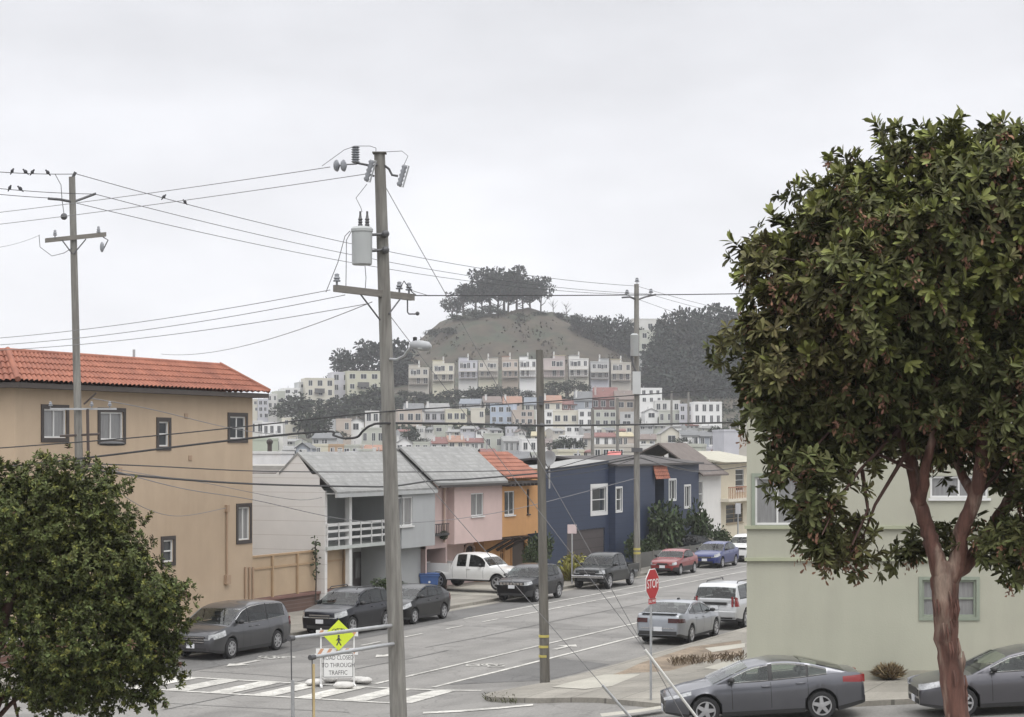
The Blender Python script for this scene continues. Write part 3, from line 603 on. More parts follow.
# --- pale green corner building on the right
M_GRN = mat('pale_green_stucco', (.375, .378, .308), .9, .08, .35, 9, bump=.2, bscale=25, drip=.09, col2=(.355, .345, .285), mix=(.42, .68))
gb = thing('corner_building', 'pale green stucco building with ledges behind the red barked tree', 'building', (6.22, 53, 0))
Lb = 34.; zt_ = 8.3
def gp(x0, y0, x1, y1): return ((x0-512)/F*53-6.27, (x1-512)/F*53-6.27, CAMZ-(y1-HY)/F*53, CAMZ-(y0-HY)/F*53)
gw = [(gp(757, 477, 802, 525), 'v'), (gp(932, 476, 990, 498), 'v'), (gp(924, 580, 978, 617), 'vh')]
w = MB(); wall_holes(w, 0, Lb, .2, zt_, [q for q, k in gw], 0.)
dv = Vector((U.x, U.y, 0))*24
w.add([(0,0,.0),(dv.x,dv.y,.0),(dv.x,dv.y,zt_),(0,0,zt_)], [(0,3,2,1)]); w.add([(0,0,zt_),(Lb,0,zt_),(Lb,dv.y,zt_),(dv.x,dv.y,zt_)], [(0,1,2,3)])
w.add([(dv.x,dv.y,0),(Lb,dv.y,0),(Lb,dv.y,zt_),(dv.x,dv.y,zt_)], [(0,3,2,1)]); w.build('wall', M_GRN, gb)
M_GTRIM = mat('green_trim', (.33, .345, .245), .8); M_GREYG = mat('grey_green_frame', (.22, .25, .2), .6)
window(gb, *gw[0][0], frame=WHITE, trim=M_GREYG, tw=.1, bars='v', glass=GLASSL); window(gb, *gw[1][0], frame=WHITE, bars='v', glass=GLASSL); window(gb, *gw[2][0], frame=M_GREYG, trim=M_GREYG, tw=.09, bars='vh', glass=GLASSL)
for y in (527, 559):
    z = CAMZ-(y-HY)/F*53; t = MB(); t.box(-.06, Lb, -.09, -.002, z-.05, z+.04); t.build('ledge', M_GTRIM, gb)
t = MB(); t.box(-.1, Lb, -.12, .3, zt_-.1, zt_+.25); t.build('parapet', M_GTRIM, gb)
t = MB(); t.box(0.01, Lb, -.03, -.002, .3, 1.16); t.build('plinth', mat('stained_plinth', (.30, .29, .24), .9, .2, 1.2), gb)
# ------------------------------------------------------------------ vehicles
def paint(name, col, metal=.0, rough=.38):
    dark = max(col) < .16 and max(col)-min(col) < .02
    return mat(name, tuple(c*1.5+.012 if max(col) > .045 else c*.6 for c in col) if dark else (tuple(c*.6 for c in col) if max(col) < .3 and max(col)-min(col) > .1 else tuple(c*.95 for c in col)), .3 if dark or metal else rough, .05, 2., 3, metal=.8 if dark else metal, coat=.4 if dark and max(col) < .045 else .65, spec=.3)
BLK = mat('black_plastic', (.018, .018, .019), .55, .1, 5); TYRE = mat('tyre_rubber', (.017, .017, .018), .85, .15, 6)
CGLASS = mat('car_glass', (.010, .012, .013), .03, .1, 2., spec=.55); LGLASS = mat('light_car_glass', (.13, .145, .14), .04, .55, 2.2, spec=.55)
ALLOY = mat('alloy_rim', (.42, .42, .43), .35, .06, 4, metal=.6); LAMP = mat('headlight_lens', (.36, .37, .38), .08, .5, 14, spec=.8, coat=.8); REDL = mat('taillight_lens', (.20, .012, .012), .2, .1, 6, coat=.5); DREDL = mat('smoked_taillight_lens', (.05, .012, .014), .2, .1, 6, coat=.5)
CHROME = mat('chrome_trim', (.55, .55, .56), .2, .05, 4, metal=.9); PLATE = mat('licence_plate', (.62, .63, .66), .5, .05, 4); AMBER = mat('amber_lens', (.45, .14, .05), .25)

def thin_glass(name, tint):
    m = bpy.data.materials.new(name); m.use_nodes = True; t = m.node_tree; n = t.nodes; l = t.links; n.remove(n['Principled BSDF']); o = n['Material Output']
    tr = n.new('ShaderNodeBsdfTransparent'); tr.inputs[0].default_value = (*tint, 1); gl = n.new('ShaderNodeBsdfGlossy'); gl.inputs['Roughness'].default_value = .03
    lw = n.new('ShaderNodeLayerWeight'); lw.inputs[0].default_value = .5; pw = n.new('ShaderNodeMath'); pw.operation = 'POWER'; pw.inputs[1].default_value = 4.5; l.new(lw.outputs['Facing'], pw.inputs[0]); fr = n.new('ShaderNodeMath'); fr.operation = 'MULTIPLY_ADD'; fr.inputs[1].default_value = .8; fr.inputs[2].default_value = .05; l.new(pw.outputs[0], fr.inputs[0]); mx = n.new('ShaderNodeMixShader'); l.new(fr.outputs[0], mx.inputs[0]); l.new(tr.outputs[0], mx.inputs[1]); l.new(gl.outputs[0], mx.inputs[2]); l.new(mx.outputs[0], o.inputs[0]); return m
CLEARG = thin_glass('clear_car_window', (.80, .84, .82)); TINTG = thin_glass('tinted_car_window', (.42, .45, .45)); SEATM = mat('seat_fabric', (.05, .05, .052), .8, .2, 5)

def car(name, label, cat, sp, pm, group=None, low=4):
    """sp distances run rearwards from the front bumper; local +x is forward, origin between the axles on the ground"""
    root = thing(name, label, cat, group=group); Lc, W, H, wb, fo, wr = sp['L'], sp['W'], sp['H'], sp['wb'], sp['fo'], sp['wr']
    X = lambda d: wb/2+fo-d
    tp = np.array(sp['top']); gh = np.array(sp['gh']); cl = sp.get('clear', .2); hw0 = W/2
    def smooth_i(pts, d, h=.09): return float(np.mean([np.interp(d+k, pts[:,0], pts[:,1]) for k in np.linspace(-h, h, 7)]))
    pf = np.array(sp.get('plan', [(0,.74),(.05,.82),(.16,.9),(.45,.965),(.95,1),(Lc-.8,1),(Lc-.3,.955),(Lc-.08,.88),(Lc,.8)]))
    ends = sp.get('ends', (.30, .34))
    def sec(d, arch=True):
        hw = hw0*float(np.interp(d, pf[:,0], pf[:,1])); zt = smooth_i(tp, d, .05 if d < .2 or d > Lc-.2 else .1) if .04 < d < Lc-.04 else float(np.interp(d, tp[:,0], tp[:,1]))
        zb = max(cl, ends[0]-(d/.5)*(ends[0]-cl)) if d < .5 else (max(cl, ends[1]-((Lc-d)/.6)*(ends[1]-cl)) if d > Lc-.6 else cl)
        A = -1
        for ax in (fo, fo+wb):
            if arch and abs(d-ax) < wr+.055: A = wr+math.sqrt(max(0, (wr+.055)**2-(d-ax)**2))
        h = zt-zb; cr_ = sp.get('crown', .03)
        q = [(0,zb),(.6*hw,zb),(.62*hw,max(zb,A)),(.955*hw,max(zb,A)),(.965*hw,max(zb+.12*h,A+.012)),(.993*hw,max(zb+.40*h,A+.024)),(hw,max(zb+.66*h,A+.036)),(.978*hw,max(zb+.84*h,A+.048)),(.925*hw,zt),(.72*hw,zt+cr_*.6),(0,zt+cr_)]
        return q
    ds = list(np.linspace(0, Lc, 46)) + [.03, .08, Lc-.03, Lc-.08]
    for ax in (fo, fo+wb):
        r = wr+.055; ds += [ax-r-.001, ax+r+.001] + [ax-r*math.cos(t) for t in np.linspace(.02, PI-.02, 15)]
    ds = sorted(set(round(d, 4) for d in ds if 0 <= d <= Lc)); secs = [sec(d) for d in ds]; nv = 21
    b = MB(); V = []
    for d, q in zip(ds, secs): V += [(X(d), y, z) for y, z in q] + [(X(d), -y, z) for y, z in q[-2::-1]]
    for i in range(len(ds)-1):
        for j in range(nv-1):
            jj = min(j, nv-2-j); mi = 1 if jj < 3 or (low and jj < low) or (jj >= 8 and gh[0,0]+.12 < (ds[i]+ds[i+1])/2 < gh[-1,0]-.1) else 0
            b.f.append((i*nv+j, i*nv+j+1, (i+1)*nv+j+1, (i+1)*nv+j)); b.m.append(mi)
    b.v += V; b.f.append(tuple(range(nv))[::-1]); b.m.append(0); o = (len(ds)-1)*nv; b.f.append(tuple(o+k for k in range(nv))); b.m.append(0)
    # greenhouse
    dA, dE = gh[0,0], gh[-1,0]; kt = sp.get('tumble', .30); hwc = hw0*.925
    def gtop(d): return smooth_i(gh, d, .12) if dA+.12 < d < dE-.12 else float(np.interp(d, gh[:,0], gh[:,1]))
    def belt(d): return smooth_i(tp, d, .1)
    bz = belt((gh[1,0]+gh[-2,0])/2)
    def gy(z, d): return hwc*min(1, float(np.interp(d, pf[:,0], pf[:,1]))) - kt*max(0, z-bz)
    gd = sorted(set([round(x, 3) for x in list(np.linspace(dA, dE, 34))+[w_ for ww_ in sp['wins'] for w_ in ww_]+[gh[0,0]+.10, gh[1,0]-.04, *sp['rw']]])); gV = []; ng = 9
    for d in gd:
        zt = gtop(d); zl = min(belt(d), zt)-.03; ye = gy(zt-.05, d); rowp = [(gy(zl, d), zl), (ye, zt-.055 if zt-.055 > zl else zl), (ye-.03, zt-.02), (ye*.72, zt+.005), (0, zt+.015)]
        gV += [(X(d), y, z) for y, z in rowp] + [(X(d), -y, z) for y, z in rowp[-2::-1]]
    o = len(b.v); b.v += gV
    for i in range(len(gd)-1):
        md = (gd[i]+gd[i+1])/2; sw = any(a_ < md < b_ for a_, b_ in sp['wins']); tw_o = gh[0,0]+.10 < md < gh[1,0]-.04 or sp['rw'][0] < md < sp['rw'][1]
        for j in range(ng-1):
            if (sw and j in (0, ng-2)) or (tw_o and 2 <= j <= ng-4): continue
            b.f.append((o+i*ng+j, o+i*ng+j+1, o+(i+1)*ng+j+1, o+(i+1)*ng+j)); b.m.append(1 if j in (0, ng-2) and sp['wins'][0][0] < md < sp['wins'][-1][1] and sp.get('blackpillar', True) else 0)
    for e in (0, len(gd)-1): b.f.append(tuple(o+e*ng+j for j in range(ng))); b.m.append(0)
    body = b.build('body', [pm, BLK], root, smooth=32)
    gl = sp.get('sglass', TINTG)
    # side windows between pillars; follow the tumblehome plane
    for s in (1, -1):
        for (d0, d1) in sp['wins']:
            t = MB(); n = 9; lo, hi = [], []
            for k in range(n):
                d = d0+(d1-d0)*k/(n-1); zl = belt(d)+.035; zh = max(zl+.004, min(gtop(d)-.085, sp.get('wtop', 9)))
                lo.append((X(d), s*(gy(zl, d)+.008), zl)); hi.append((X(d), s*(gy(zh, d)+.008), zh))
            vs_ = lo+hi+[(x, y-s*.02, z) for x, y, z in lo+hi]; F_ = []
            for k in range(n-1): F_ += [(k, k+1, n+k+1, n+k), (2*n+k, 3*n+k, 3*n+k+1, 2*n+k+1)]
            F_ += [(n+k, n+k+1, 3*n+k+1, 3*n+k) for k in range(n-1)] + [(k, 2*n+k, 2*n+k+1, k+1) for k in range(n-1)] + [(0, n, 3*n, 2*n), (n-1, 3*n-1, 4*n-1, 2*n-1)]
            t.add(vs_, F_); wn = t.build('side_window', gl, root)
            if sp.get('chrome'):
                t = MB(); t.tube([(x, y+s*.004, z+.006) for x, y, z in hi], .013, 5); t.tube([(x, y+s*.004, z-.012) for x, y, z in lo], .011, 5); t.build('trim', CHROME, wn)
    def screen(d0, d1, name):
        t = MB(); n, m_ = 9, 9
        for k in range(n):
            d = d0+(d1-d0)*k/(n-1); zt = gtop(d); ye = gy(zt-.05, d)-.02
            for j in range(m_):
                s = -1+2*j/(m_-1); y = s*ye; t.v.append((X(d), y, zt+.012+.014*(1-abs(s)*1.4 if abs(s) < .72 else -.4*(abs(s)-.7)*3)))
        for k in range(n-1):
            for j in range(m_-1): q = k*m_+j; t.f.append((q, q+1, q+m_+1, q+m_)); t.m.append(0)
        return t.build(name, CLEARG if name == 'windshield' else sp.get('sglass', TINTG), root, smooth=60)
    screen(gh[0,0]+.10, gh[1,0]-.04, 'windshield'); screen(sp['rw'][0], sp['rw'][1], 'rear_window')
    def side_patch(d0, d1, z0, z1, off=.006, n=6, m_=4, both=True, name='headlight', m=LAMP, arch=False):
        for s in ((1, -1) if both else (1,)):
            t = MB()
            for k in range(n+1):
                d = d0+(d1-d0)*k/n; q = sec(d, arch)[3:9]; q = sorted(q, key=lambda p: p[1]); zz = [p[1] for p in q]; yy = [p[0] for p in q]
                f = k/n; za = z0[0]+(z0[1]-z0[0])*f if isinstance(z0, tuple) else z0; zb_ = z1[0]+(z1[1]-z1[0])*f if isinstance(z1, tuple) else z1
                for j in range(m_+1): z = za+(zb_-za)*j/m_; t.v.append((X(d)+(off if d0 < .3 else (-off if d0 > Lc-.9 else 0)), s*(float(np.interp(z, zz, yy))+off), z))
            for k in range(n):
                for j in range(m_): q = k*(m_+1)+j; t.f.append((q, q+1, q+m_+2, q+m_+1)); t.m.append(0)
            t.build(name, m, root, smooth=50)
    hl = sp['hl']; side_patch(.0, hl[0], hl[1], hl[2], name='headlight', m=LAMP)
    tl = sp['tl']; side_patch(Lc-tl[0], Lc, tl[1], tl[2], name='taillight', m=sp.get('tlm', REDL))
    if sp.get('seams', True):
        for d in sp['seams_at']: side_patch(d, d+.014, cl+.14, belt(d)-.02, off=.0025, n=1, m_=8, name='door_seam', m=BLK)
    # nose: lamps turn the corner, grille, bumper intake, plate
    zf = tp[0,1]; yw = hw0*.74
    for s in (1, -1):
        t = MB(); z0, z1 = hl[1] if not isinstance(hl[1], tuple) else hl[1][0], hl[2] if not isinstance(hl[2], tuple) else hl[2][0]
        zz1 = min(z1, zf-.02); t.box(X(0)-.02, X(0)+.008, s*yw*.62 if s > 0 else -yw, yw if s > 0 else -yw*.62, z0, max(z0+.03, zz1)); t.build('headlight', LAMP, root)
    g0, g1, gw_ = sp.get('grille', (.45, .62, .5)); t = MB(); t.box(X(0)-.02, X(0)+.012, -gw_, gw_, g0, g1); g = t.build('grille', BLK, root)
    if sp.get('gchrome'):
        t = MB()
        for k in range(sp['gchrome']): z = g0+(g1-g0)*(k+.6)/sp['gchrome']; t.box(X(0), X(0)+.022, -gw_*1.03, gw_*1.03, z-.012, z+.012)
        t.build('grille_bar', CHROME, g)
    t = MB(); t.box(X(0)-.02, X(0)+.01, -yw*.8, yw*.8, ends[0]+.01, ends[0]+.12); t.build('air_intake', BLK, root)
    t = MB(); t.box(X(0)+.0, X(0)+.026, -.155, .155, g0-.16, g0-.01); t.build('licence_plate', PLATE, root)
    zr = sp.get('rplate', .62); t = MB(); t.box(X(Lc)-.02, X(Lc)+.01, -.155, .155, zr, zr+.15); t.build('licence_plate', PLATE, root)
    t = MB(); t.box(X(Lc)-.014, X(Lc)+.02, -hw0*.76, hw0*.76, ends[1]+.02, ends[1]+.16); t.build('bumper_insert', BLK, root)
    if 'rl' in sp:
        for s in (1, -1):
            y0, y1 = sorted((s*hw0*.8, s*hw0*sp['rl'])); t = MB(); t.box(X(Lc)-.016, X(Lc)+.03, y0, y1, tl[1] if not isinstance(tl[1], tuple) else tl[1][1], tl[2] if not isinstance(tl[2], tuple) else tl[2][1]); t.build('taillight', sp.get('tlm', REDL), root)
    # seats, dashboard and wheel seen through the glass
    zs = belt(gh[1,0]); front = gh[1,0]+.42
    for dd, ys_ in ((front, (.36, -.36)), (front+.85, (.36, -.36))):
        if dd > gh[-2,0]+.1: continue
        for y in ys_:
            t = MB(); t.box(X(dd)-.09, X(dd)+.07, y-.23, y+.23, zs-.1, zs+.16); t.box(X(dd)-.07, X(dd)+.03, y-.13, y+.13, zs+.19, zs+.34); t.build('seat', SEATM, root, bevel=.03)
    t = MB(); t.box(X(gh[0,0]+.75), X(gh[0,0]+.35), -hw0*.78, hw0*.78, zs-.05, zs+.05); t.build('dashboard', BLK, root, bevel=.02)
    t = MB(); MM = Matrix.Translation((X(gh[0,0]+.88), .36, zs+.06)) @ Matrix.Rotation(R(65), 4, 'Y'); t.tube([MM @ Vector((.17*math.cos(k*PI/8), .17*math.sin(k*PI/8), 0)) for k in range(17)], .016, 6); t.build('steering_wheel', BLK, root)
    # mirrors and handles
    dm = sp.get('mirror', gh[0,0]+.52); zm = belt(dm)+.09
    for s in (1, -1):
        t = MB(); t.ball((X(dm), s*(gy(zm, dm)+.13), zm), .1, 10, 7, 0, (.75, 1.1, .72)); t.box(X(dm)-.03, X(dm)+.03, min(s*(gy(zm, dm)-.03), s*(gy(zm, dm)+.1)), max(s*(gy(zm, dm)-.03), s*(gy(zm, dm)+.1)), zm-.06, zm-.03); t.build('mirror', sp.get('mirm', BLK), root, smooth=60)
    for d in sp.get('handles', []):
        for s in (1, -1):
            z = belt(d)-.11; t = MB(); y = hw0*.99; t.tube([(X(d), s*(y-.03), z), (X(d)-.03, s*(y+.012), z), (X(d)-.19, s*(y+.012), z+.004), (X(d)-.22, s*(y-.03), z+.004)], .018, 6); t.build('door_handle', sp.get('hm', pm), root, smooth=60)
    # wheels
    tw = .21 if W < 1.87 else .24
    proto = None
    for ax in (fo, fo+wb):
        for s in (1, -1):
            if proto is None:
                t = MB(); t.lathe([(wr*.68,-tw/2),(wr*.93,-tw/2),(wr*.985,-tw/2+.03),(wr,-.06),(wr,.06),(wr*.985,tw/2-.03),(wr*.93,tw/2),(wr*.68,tw/2)], 28, cap=False); wh_ = t.build('wheel', TYRE, root, smooth=40)
                t = MB(); rr = wr*.69; t.lathe([(rr, tw/2-.05), (rr, tw/2+.004), (rr*.90, tw/2+.004), (rr*.86, tw/2-.05)], 26, cap=False); ns = sp.get('spokes', 5)
                for k in range(ns):
                    MM = Matrix.Rotation(2*PI*k/ns, 4, 'Z'); wd = sp.get('spw', .05)
                    t.add([(.03,-wd*.8,tw/2-.03),(rr*.92,-wd*.55,tw/2-.02),(rr*.92,wd*.55,tw/2-.02),(.03,wd*.8,tw/2-.03),(.03,-wd*.7,tw/2+.004),(rr*.9,-wd*.45,tw/2-.006),(rr*.9,wd*.45,tw/2-.006),(.03,wd*.7,tw/2+.004)], [(0,3,2,1),(4,5,6,7),(0,1,5,4),(1,2,6,5),(2,3,7,6),(3,0,4,7)], 0, MM)
                t.lathe([(.01, tw/2-.02), (.06, tw/2-.02), (.055, tw/2+.012), (.01, tw/2+.014)], 14); rim = t.build('rim', ALLOY, wh_, smooth=35)
                t = MB(); t.lathe([(.02, -tw/2+.02), (rr, -tw/2+.02), (rr, tw/2-.06), (.02, tw/2-.06)], 20); t.build('brake_drum', BLK, wh_); proto = wh_; wl = wh_
            else: wl = copy_tree(proto, root)
            wl.location = (X(ax), s*(hw0-tw/2-.015), wr); wl.rotation_euler = (R(-90)*s, R(17*(ax > fo)+40*(s > 0)), 0)
    root['lc'] = Lc
    return root

def put_car(o, a, bb, heading, pitch=0.):
    """origin (mid wheelbase) at street coordinates"""
    p = S(a, bb); o.location = (p.x, p.y, gz(p.x, p.y)+.006); o.rotation_euler = (0, pitch, heading)
def front_at(o, sp, a_front, bb): put_car(o, a_front+sp['wb']/2, bb, UANG+PI)      # nose towards the camera
KERB = 'cars parked along the left kerb'
VAN = dict(L=5.15, W=2.0, H=1.74, wb=3.0, fo=1.0, wr=.345, top=[(0,.62),(.05,.86),(.35,.98),(.75,1.06),(1.15,1.10),(3,1.10),(4.5,1.14),(5.0,1.14),(5.1,1.05),(5.15,.75)], gh=[(.85,1.07),(1.85,1.60),(2.4,1.71),(3.2,1.74),(4.4,1.70),(4.75,1.60),(5.06,1.14)],
  wins=[(1.35,2.13),(2.2,3.35),(3.43,4.62)], rw=(4.72,5.02), hl=(.66,(.68,.80),(.85,.98)), tl=(.3,.85,1.1), seams_at=(1.72,2.18,3.4), handles=(2.1,2.55), grille=(.56,.80,.52), gchrome=3, chrome=True, mirror=1.5, tumble=.26, spokes=7, rl=.6)
SUVR = dict(L=4.73, W=1.84, H=1.69, wb=2.72, fo=.93, wr=.36, top=[(0,.60),(.05,.86),(.4,.98),(1.2,1.08),(3,1.10),(4.4,1.12),(4.6,1.08),(4.73,.75)], gh=[(1.12,1.06),(1.95,1.56),(2.4,1.66),(3.1,1.69),(3.9,1.62),(4.55,1.12)],
  wins=[(1.65,2.45),(2.53,3.4),(3.48,4.18)], rw=(3.98,4.5), hl=(.55,(.70,.80),(.90,.99)), tl=(.3,.85,1.05), seams_at=(1.7,2.5,3.45), handles=(2.4,3.25), grille=(.66,.84,.42), gchrome=2, mirror=1.62, clear=.24, wsglass=None, rl=.6)
HYB = dict(L=4.48, W=1.745, H=1.49, wb=2.70, fo=.93, wr=.315, top=[(0,.55),(.05,.70),(.5,.88),(1.0,.98),(2.8,1.0),(3.9,1.06),(4.3,1.08),(4.44,1.02),(4.48,.8)], gh=[(.85,.94),(1.75,1.36),(2.35,1.49),(3.0,1.46),(3.7,1.33),(4.3,1.09)],
  wins=[(1.35,2.2),(2.28,3.05),(3.12,3.6)], rw=(3.2,4.2), hl=(.65,(.62,.74),(.76,.90)), tl=(.25,.75,1.0), seams_at=(1.5,2.24,3.1), handles=(2.1,2.9), grille=(.36,.5,.5), mirror=1.4, rl=.6)
JEEP = dict(L=4.40, W=1.82, H=1.64, wb=2.636, fo=.90, wr=.35, top=[(0,.62),(.04,.90),(.4,1.0),(1.15,1.06),(3,1.08),(4.1,1.12),(4.3,1.05),(4.40,.8)], gh=[(1.05,1.03),(1.75,1.50),(2.2,1.61),(2.9,1.64),(3.6,1.58),(3.95,1.45),(4.25,1.12)],
  wins=[(1.5,2.25),(2.33,3.1),(3.18,3.7)], rw=(3.78,4.18), hl=(.42,(.78,.84),(.92,.97)), tl=(.3,.9,1.05), seams_at=(1.6,2.29,3.14), handles=(2.2,3.0), grille=(.80,.90,.62), gchrome=0, mirror=1.5, clear=.26, rl=.6)
PICK = dict(L=5.22, W=1.80, H=1.72, wb=3.1, fo=.85, wr=.37, top=[(0,.60),(.05,.92),(.4,1.02),(1.2,1.08),(2.4,1.08),(3.42,1.08),(3.46,.80),(5.10,.80),(5.2,.78),(5.22,.6)], gh=[(1.2,1.05),(1.75,1.56),(2.1,1.68),(2.6,1.72),(3.1,1.70),(3.28,1.62),(3.45,1.06)],
  wins=[(1.55,2.3),(2.38,3.16)], rw=(3.2,3.42), hl=(.3,.78,.95), tl=(.05,.7,.9), seams_at=(1.6,2.34,3.24), handles=(2.2,3.05), grille=(.74,.95,.42), gchrome=1, mirror=1.6, clear=.34, rl=.75, ends=(.42,.5), rplate=.55)
HATCH = dict(L=4.1, W=1.65, H=1.37, wb=2.38, fo=.80, wr=.29, top=[(0,.55),(.05,.72),(.4,.82),(1.2,.90),(2.6,.92),(3.4,.96),(3.9,.96),(4.05,.9),(4.1,.7)], gh=[(1.1,.88),(1.75,1.28),(2.15,1.37),(2.7,1.36),(3.1,1.28),(3.65,.97)],
  wins=[(1.5,2.25),(2.32,3.12)], rw=(3.12,3.58), hl=(.28,(.58,.62),(.72,.76)), tl=(.2,.7,.88), seams_at=(1.45,2.28), handles=(2.15,), grille=(.58,.68,.3), mirror=1.5, rl=.4, spokes=6)
SED = dict(L=4.40, W=1.70, H=1.47, wb=2.55, fo=.88, wr=.31, top=[(0,.55),(.05,.74),(.45,.88),(1.1,.97),(3,1.0),(3.7,1.06),(4.2,1.07),(4.35,1.0),(4.4,.75)], gh=[(.95,.93),(1.75,1.37),(2.2,1.46),(2.7,1.47),(3.1,1.41),(3.85,1.07)],
  wins=[(1.4,2.2),(2.28,3.0),(3.06,3.4)], rw=(3.14,3.74), hl=(.5,(.64,.74),(.80,.90)), tl=(.3,.8,1.0), seams_at=(1.5,2.24,3.02), handles=(2.1,2.85), grille=(.58,.68,.4), gchrome=1, mirror=1.45, rl=.5)
for s_ in (VAN, SUVR, HYB, JEEP, PICK, HATCH, SED): s_.pop('wsglass', None)

REFL = mat('windshield_glass', (.045, .05, .052), .04, .5, 1.2, spec=.5); 
for s_ in (VAN, SUVR, JEEP, PICK, SED, HATCH, HYB): s_['wsglass'] = REFL
van = car('minivan', 'dark grey minivan parked in front of the tan apartment block', 'minivan', VAN, paint('dark_grey_paint', (.050, .051, .055), .3), KERB); front_at(van, VAN, 0., 1.08)
rx = car('parked_suv', 'near black suv parked beside the brick retaining wall behind the minivan', 'suv', SUVR, paint('blue_black_paint', (.016, .018, .028)), KERB); front_at(rx, SUVR, 8.7, 1.05)
t = MB()
for s in (.58, -.58): t.tube([(.45, s, 1.66), (.35, s, 1.735), (-.9, s, 1.735), (-1.0, s, 1.66)], .02, 6)
t.build('roof_rail', BLK, rx, smooth=60)
hy = car('parked_hatchback', 'black rounded hatchback parked in front of the blue grey house', 'car', HYB, paint('black_paint', (.014, .014, .015)), KERB); front_at(hy, HYB, 14.0, 1.05)
jp = car('parked_suv', 'dark grey compact suv parked right of the driveway, below the orange house', 'suv', JEEP, paint('charcoal_paint', (.020, .021, .026)), KERB, low=5); front_at(jp, JEEP, 26.5, 1.0)
t = MB()
for k in range(7): t.box(JEEP['wb']/2+.90, JEEP['wb']/2+.925, -.56+k*.165, -.44+k*.165, .80, .90)
t.build('grille_slot', CHROME, jp)
def pickup_bed(root, sp, pm, rail=1.08):
    W = sp['W']/2; xr = sp['wb']/2+sp['fo']-sp['L']; xf = sp['wb']/2+sp['fo']-3.47
    for s in (1, -1): t = MB(); y0, y1 = sorted((s*(W*.925-.07), s*(W*.955))); t.box(xr+.05, xf, y0, y1, .74, rail); t.build('bed_side', pm, root, bevel=.012)
    t = MB(); t.box(xr-.0, xr+.06, -W*.9, W*.9, .62, rail-.005); t.build('tailgate', pm, root, bevel=.012)
    t = MB(); t.box(xr+.07, xf-.01, -W*.84, W*.84, .835, .86); t.build('bed_liner', BLK, root)
pm = paint('green_black_paint', (.018, .022, .022)); tc_ = car('pickup_truck', 'black four door pickup parked in front of the navy house garage', 'pickup truck', PICK, pm, KERB); pickup_bed(tc_, PICK, pm); front_at(tc_, PICK, 35.5, 1.12)
t = MB(); t.box(PICK['wb']/2+.79, PICK['wb']/2+.90, -.84, .84, .56, .70); t.build('bumper', CHROME, tc_, bevel=.02)
rd = car('parked_hatchback', 'small faded red hatchback parked just past the tall utility pole', 'car', HATCH, paint('faded_red_paint', (.29, .036, .036), rough=.45), KERB, low=5); front_at(rd, HATCH, 46.9, 1.0)
bl = car('parked_sedan', 'bright blue sedan parked behind the small red hatchback', 'car', SED, paint('blue_paint', (.022, .042, .20)), KERB); front_at(bl, SED, 54.2, 1.05)
wpm = paint('white_paint', (.68, .68, .67)); wt = car('parked_van', 'white vehicle with black bumper half hidden by the green corner building', 'car', JEEP, wpm, KERB, low=6); front_at(wt, JEEP, 60.8, .9)
dk = car('parked_sedan', 'dark sedan standing across the driveway behind the blue sedan', 'car', SED, paint('dark_teal_paint', (.02, .025, .028))); put_car(dk, 63.5, -2.6, UANG-R(80))
PICKW = dict(PICK, blackpillar=False, L=5.30, wb=3.24, W=1.9, H=1.78, wins=[(1.55,2.42),(2.6,3.1)], mirror=1.75, seams_at=(1.6,2.5,3.3), handles=(2.3,), clear=.40)
wp = car('pickup_truck', 'white extended cab pickup truck standing in the pink house driveway', 'pickup truck', PICKW, wpm); pickup_bed(wp, PICKW, wpm, 1.2); put_car(wp, 29.75, -2.6, R(-30)); wp.location.z += .28
SON = dict(L=4.90, W=1.86, H=1.475, wb=2.84, fo=.95, wr=.335, top=[(0,.55),(.05,.72),(.5,.85),(1.2,.96),(3.2,1.0),(4.1,1.08),(4.65,1.10),(4.82,1.07),(4.9,.85)], gh=[(1.1,.93),(2.0,1.37),(2.5,1.46),(3.0,1.47),(3.4,1.42),(4.35,1.09)],
  wins=[(1.6,2.4),(2.48,3.3),(3.36,3.85)], rw=(3.42,4.28), hl=(.5,(.64,.74),(.80,.90)), tl=(.42,(.80,.80),(.92,.96)), seams_at=(1.6,2.44,3.3), handles=(2.35,3.15), chrome=True, tlm=DREDL, rl=.42, mirror=1.6, rplate=.5, wsglass=REFL)
sn = car('parked_sedan', 'silver grey sedan seen from behind, parked beside the stop sign', 'car', SON, paint('silver_grey_paint', (.26, .275, .30), .45, .35), 'cars parked along the right kerb'); put_car(sn, 11.1+1.42, 13.55, UANG)
xr = SON['wb']/2+SON['fo']-4.9
t = MB(); t.box(xr+.02, xr+.26, -.66, .66, 1.115, 1.15); t.build('spoiler', paint('silver_grey_paint', (.26,.275,.30)), sn, bevel=.015)
t = MB(); t.box(xr-.016, xr+.008, -.62, .62, .585, .62); t.build('bumper_trim', CHROME, sn)
t = MB(); t.box(-.35, -.18, -.03, .03, 1.48, 1.53); t.build('antenna', BLK, sn)
RUN = dict(L=4.80, W=1.90, H=1.80, wb=2.79, fo=.88, wr=.385, top=[(0,.65),(.05,.95),(.4,1.05),(1.2,1.14),(3,1.16),(4.5,1.18),(4.72,1.16),(4.8,.7)], gh=[(1.15,1.10),(1.85,1.62),(2.2,1.74),(3.0,1.78),(4.2,1.76),(4.45,1.68),(4.74,1.18)],
  wins=[(1.65,2.4),(2.48,3.25),(3.35,4.28)], rw=(4.46,4.72), hl=(.4,.8,.98), tl=(.24,(.92,.92),(1.24,1.3)), seams_at=(1.7,2.44,3.3), handles=(2.3,3.1), clear=.3, rl=.72, tumble=.22, rplate=.80, wsglass=CGLASS, plan=[(0,.78),(.05,.84),(.2,.92),(.6,1),(4.4,1),(4.7,.97),(4.8,.93)], ends=(.4,.42))
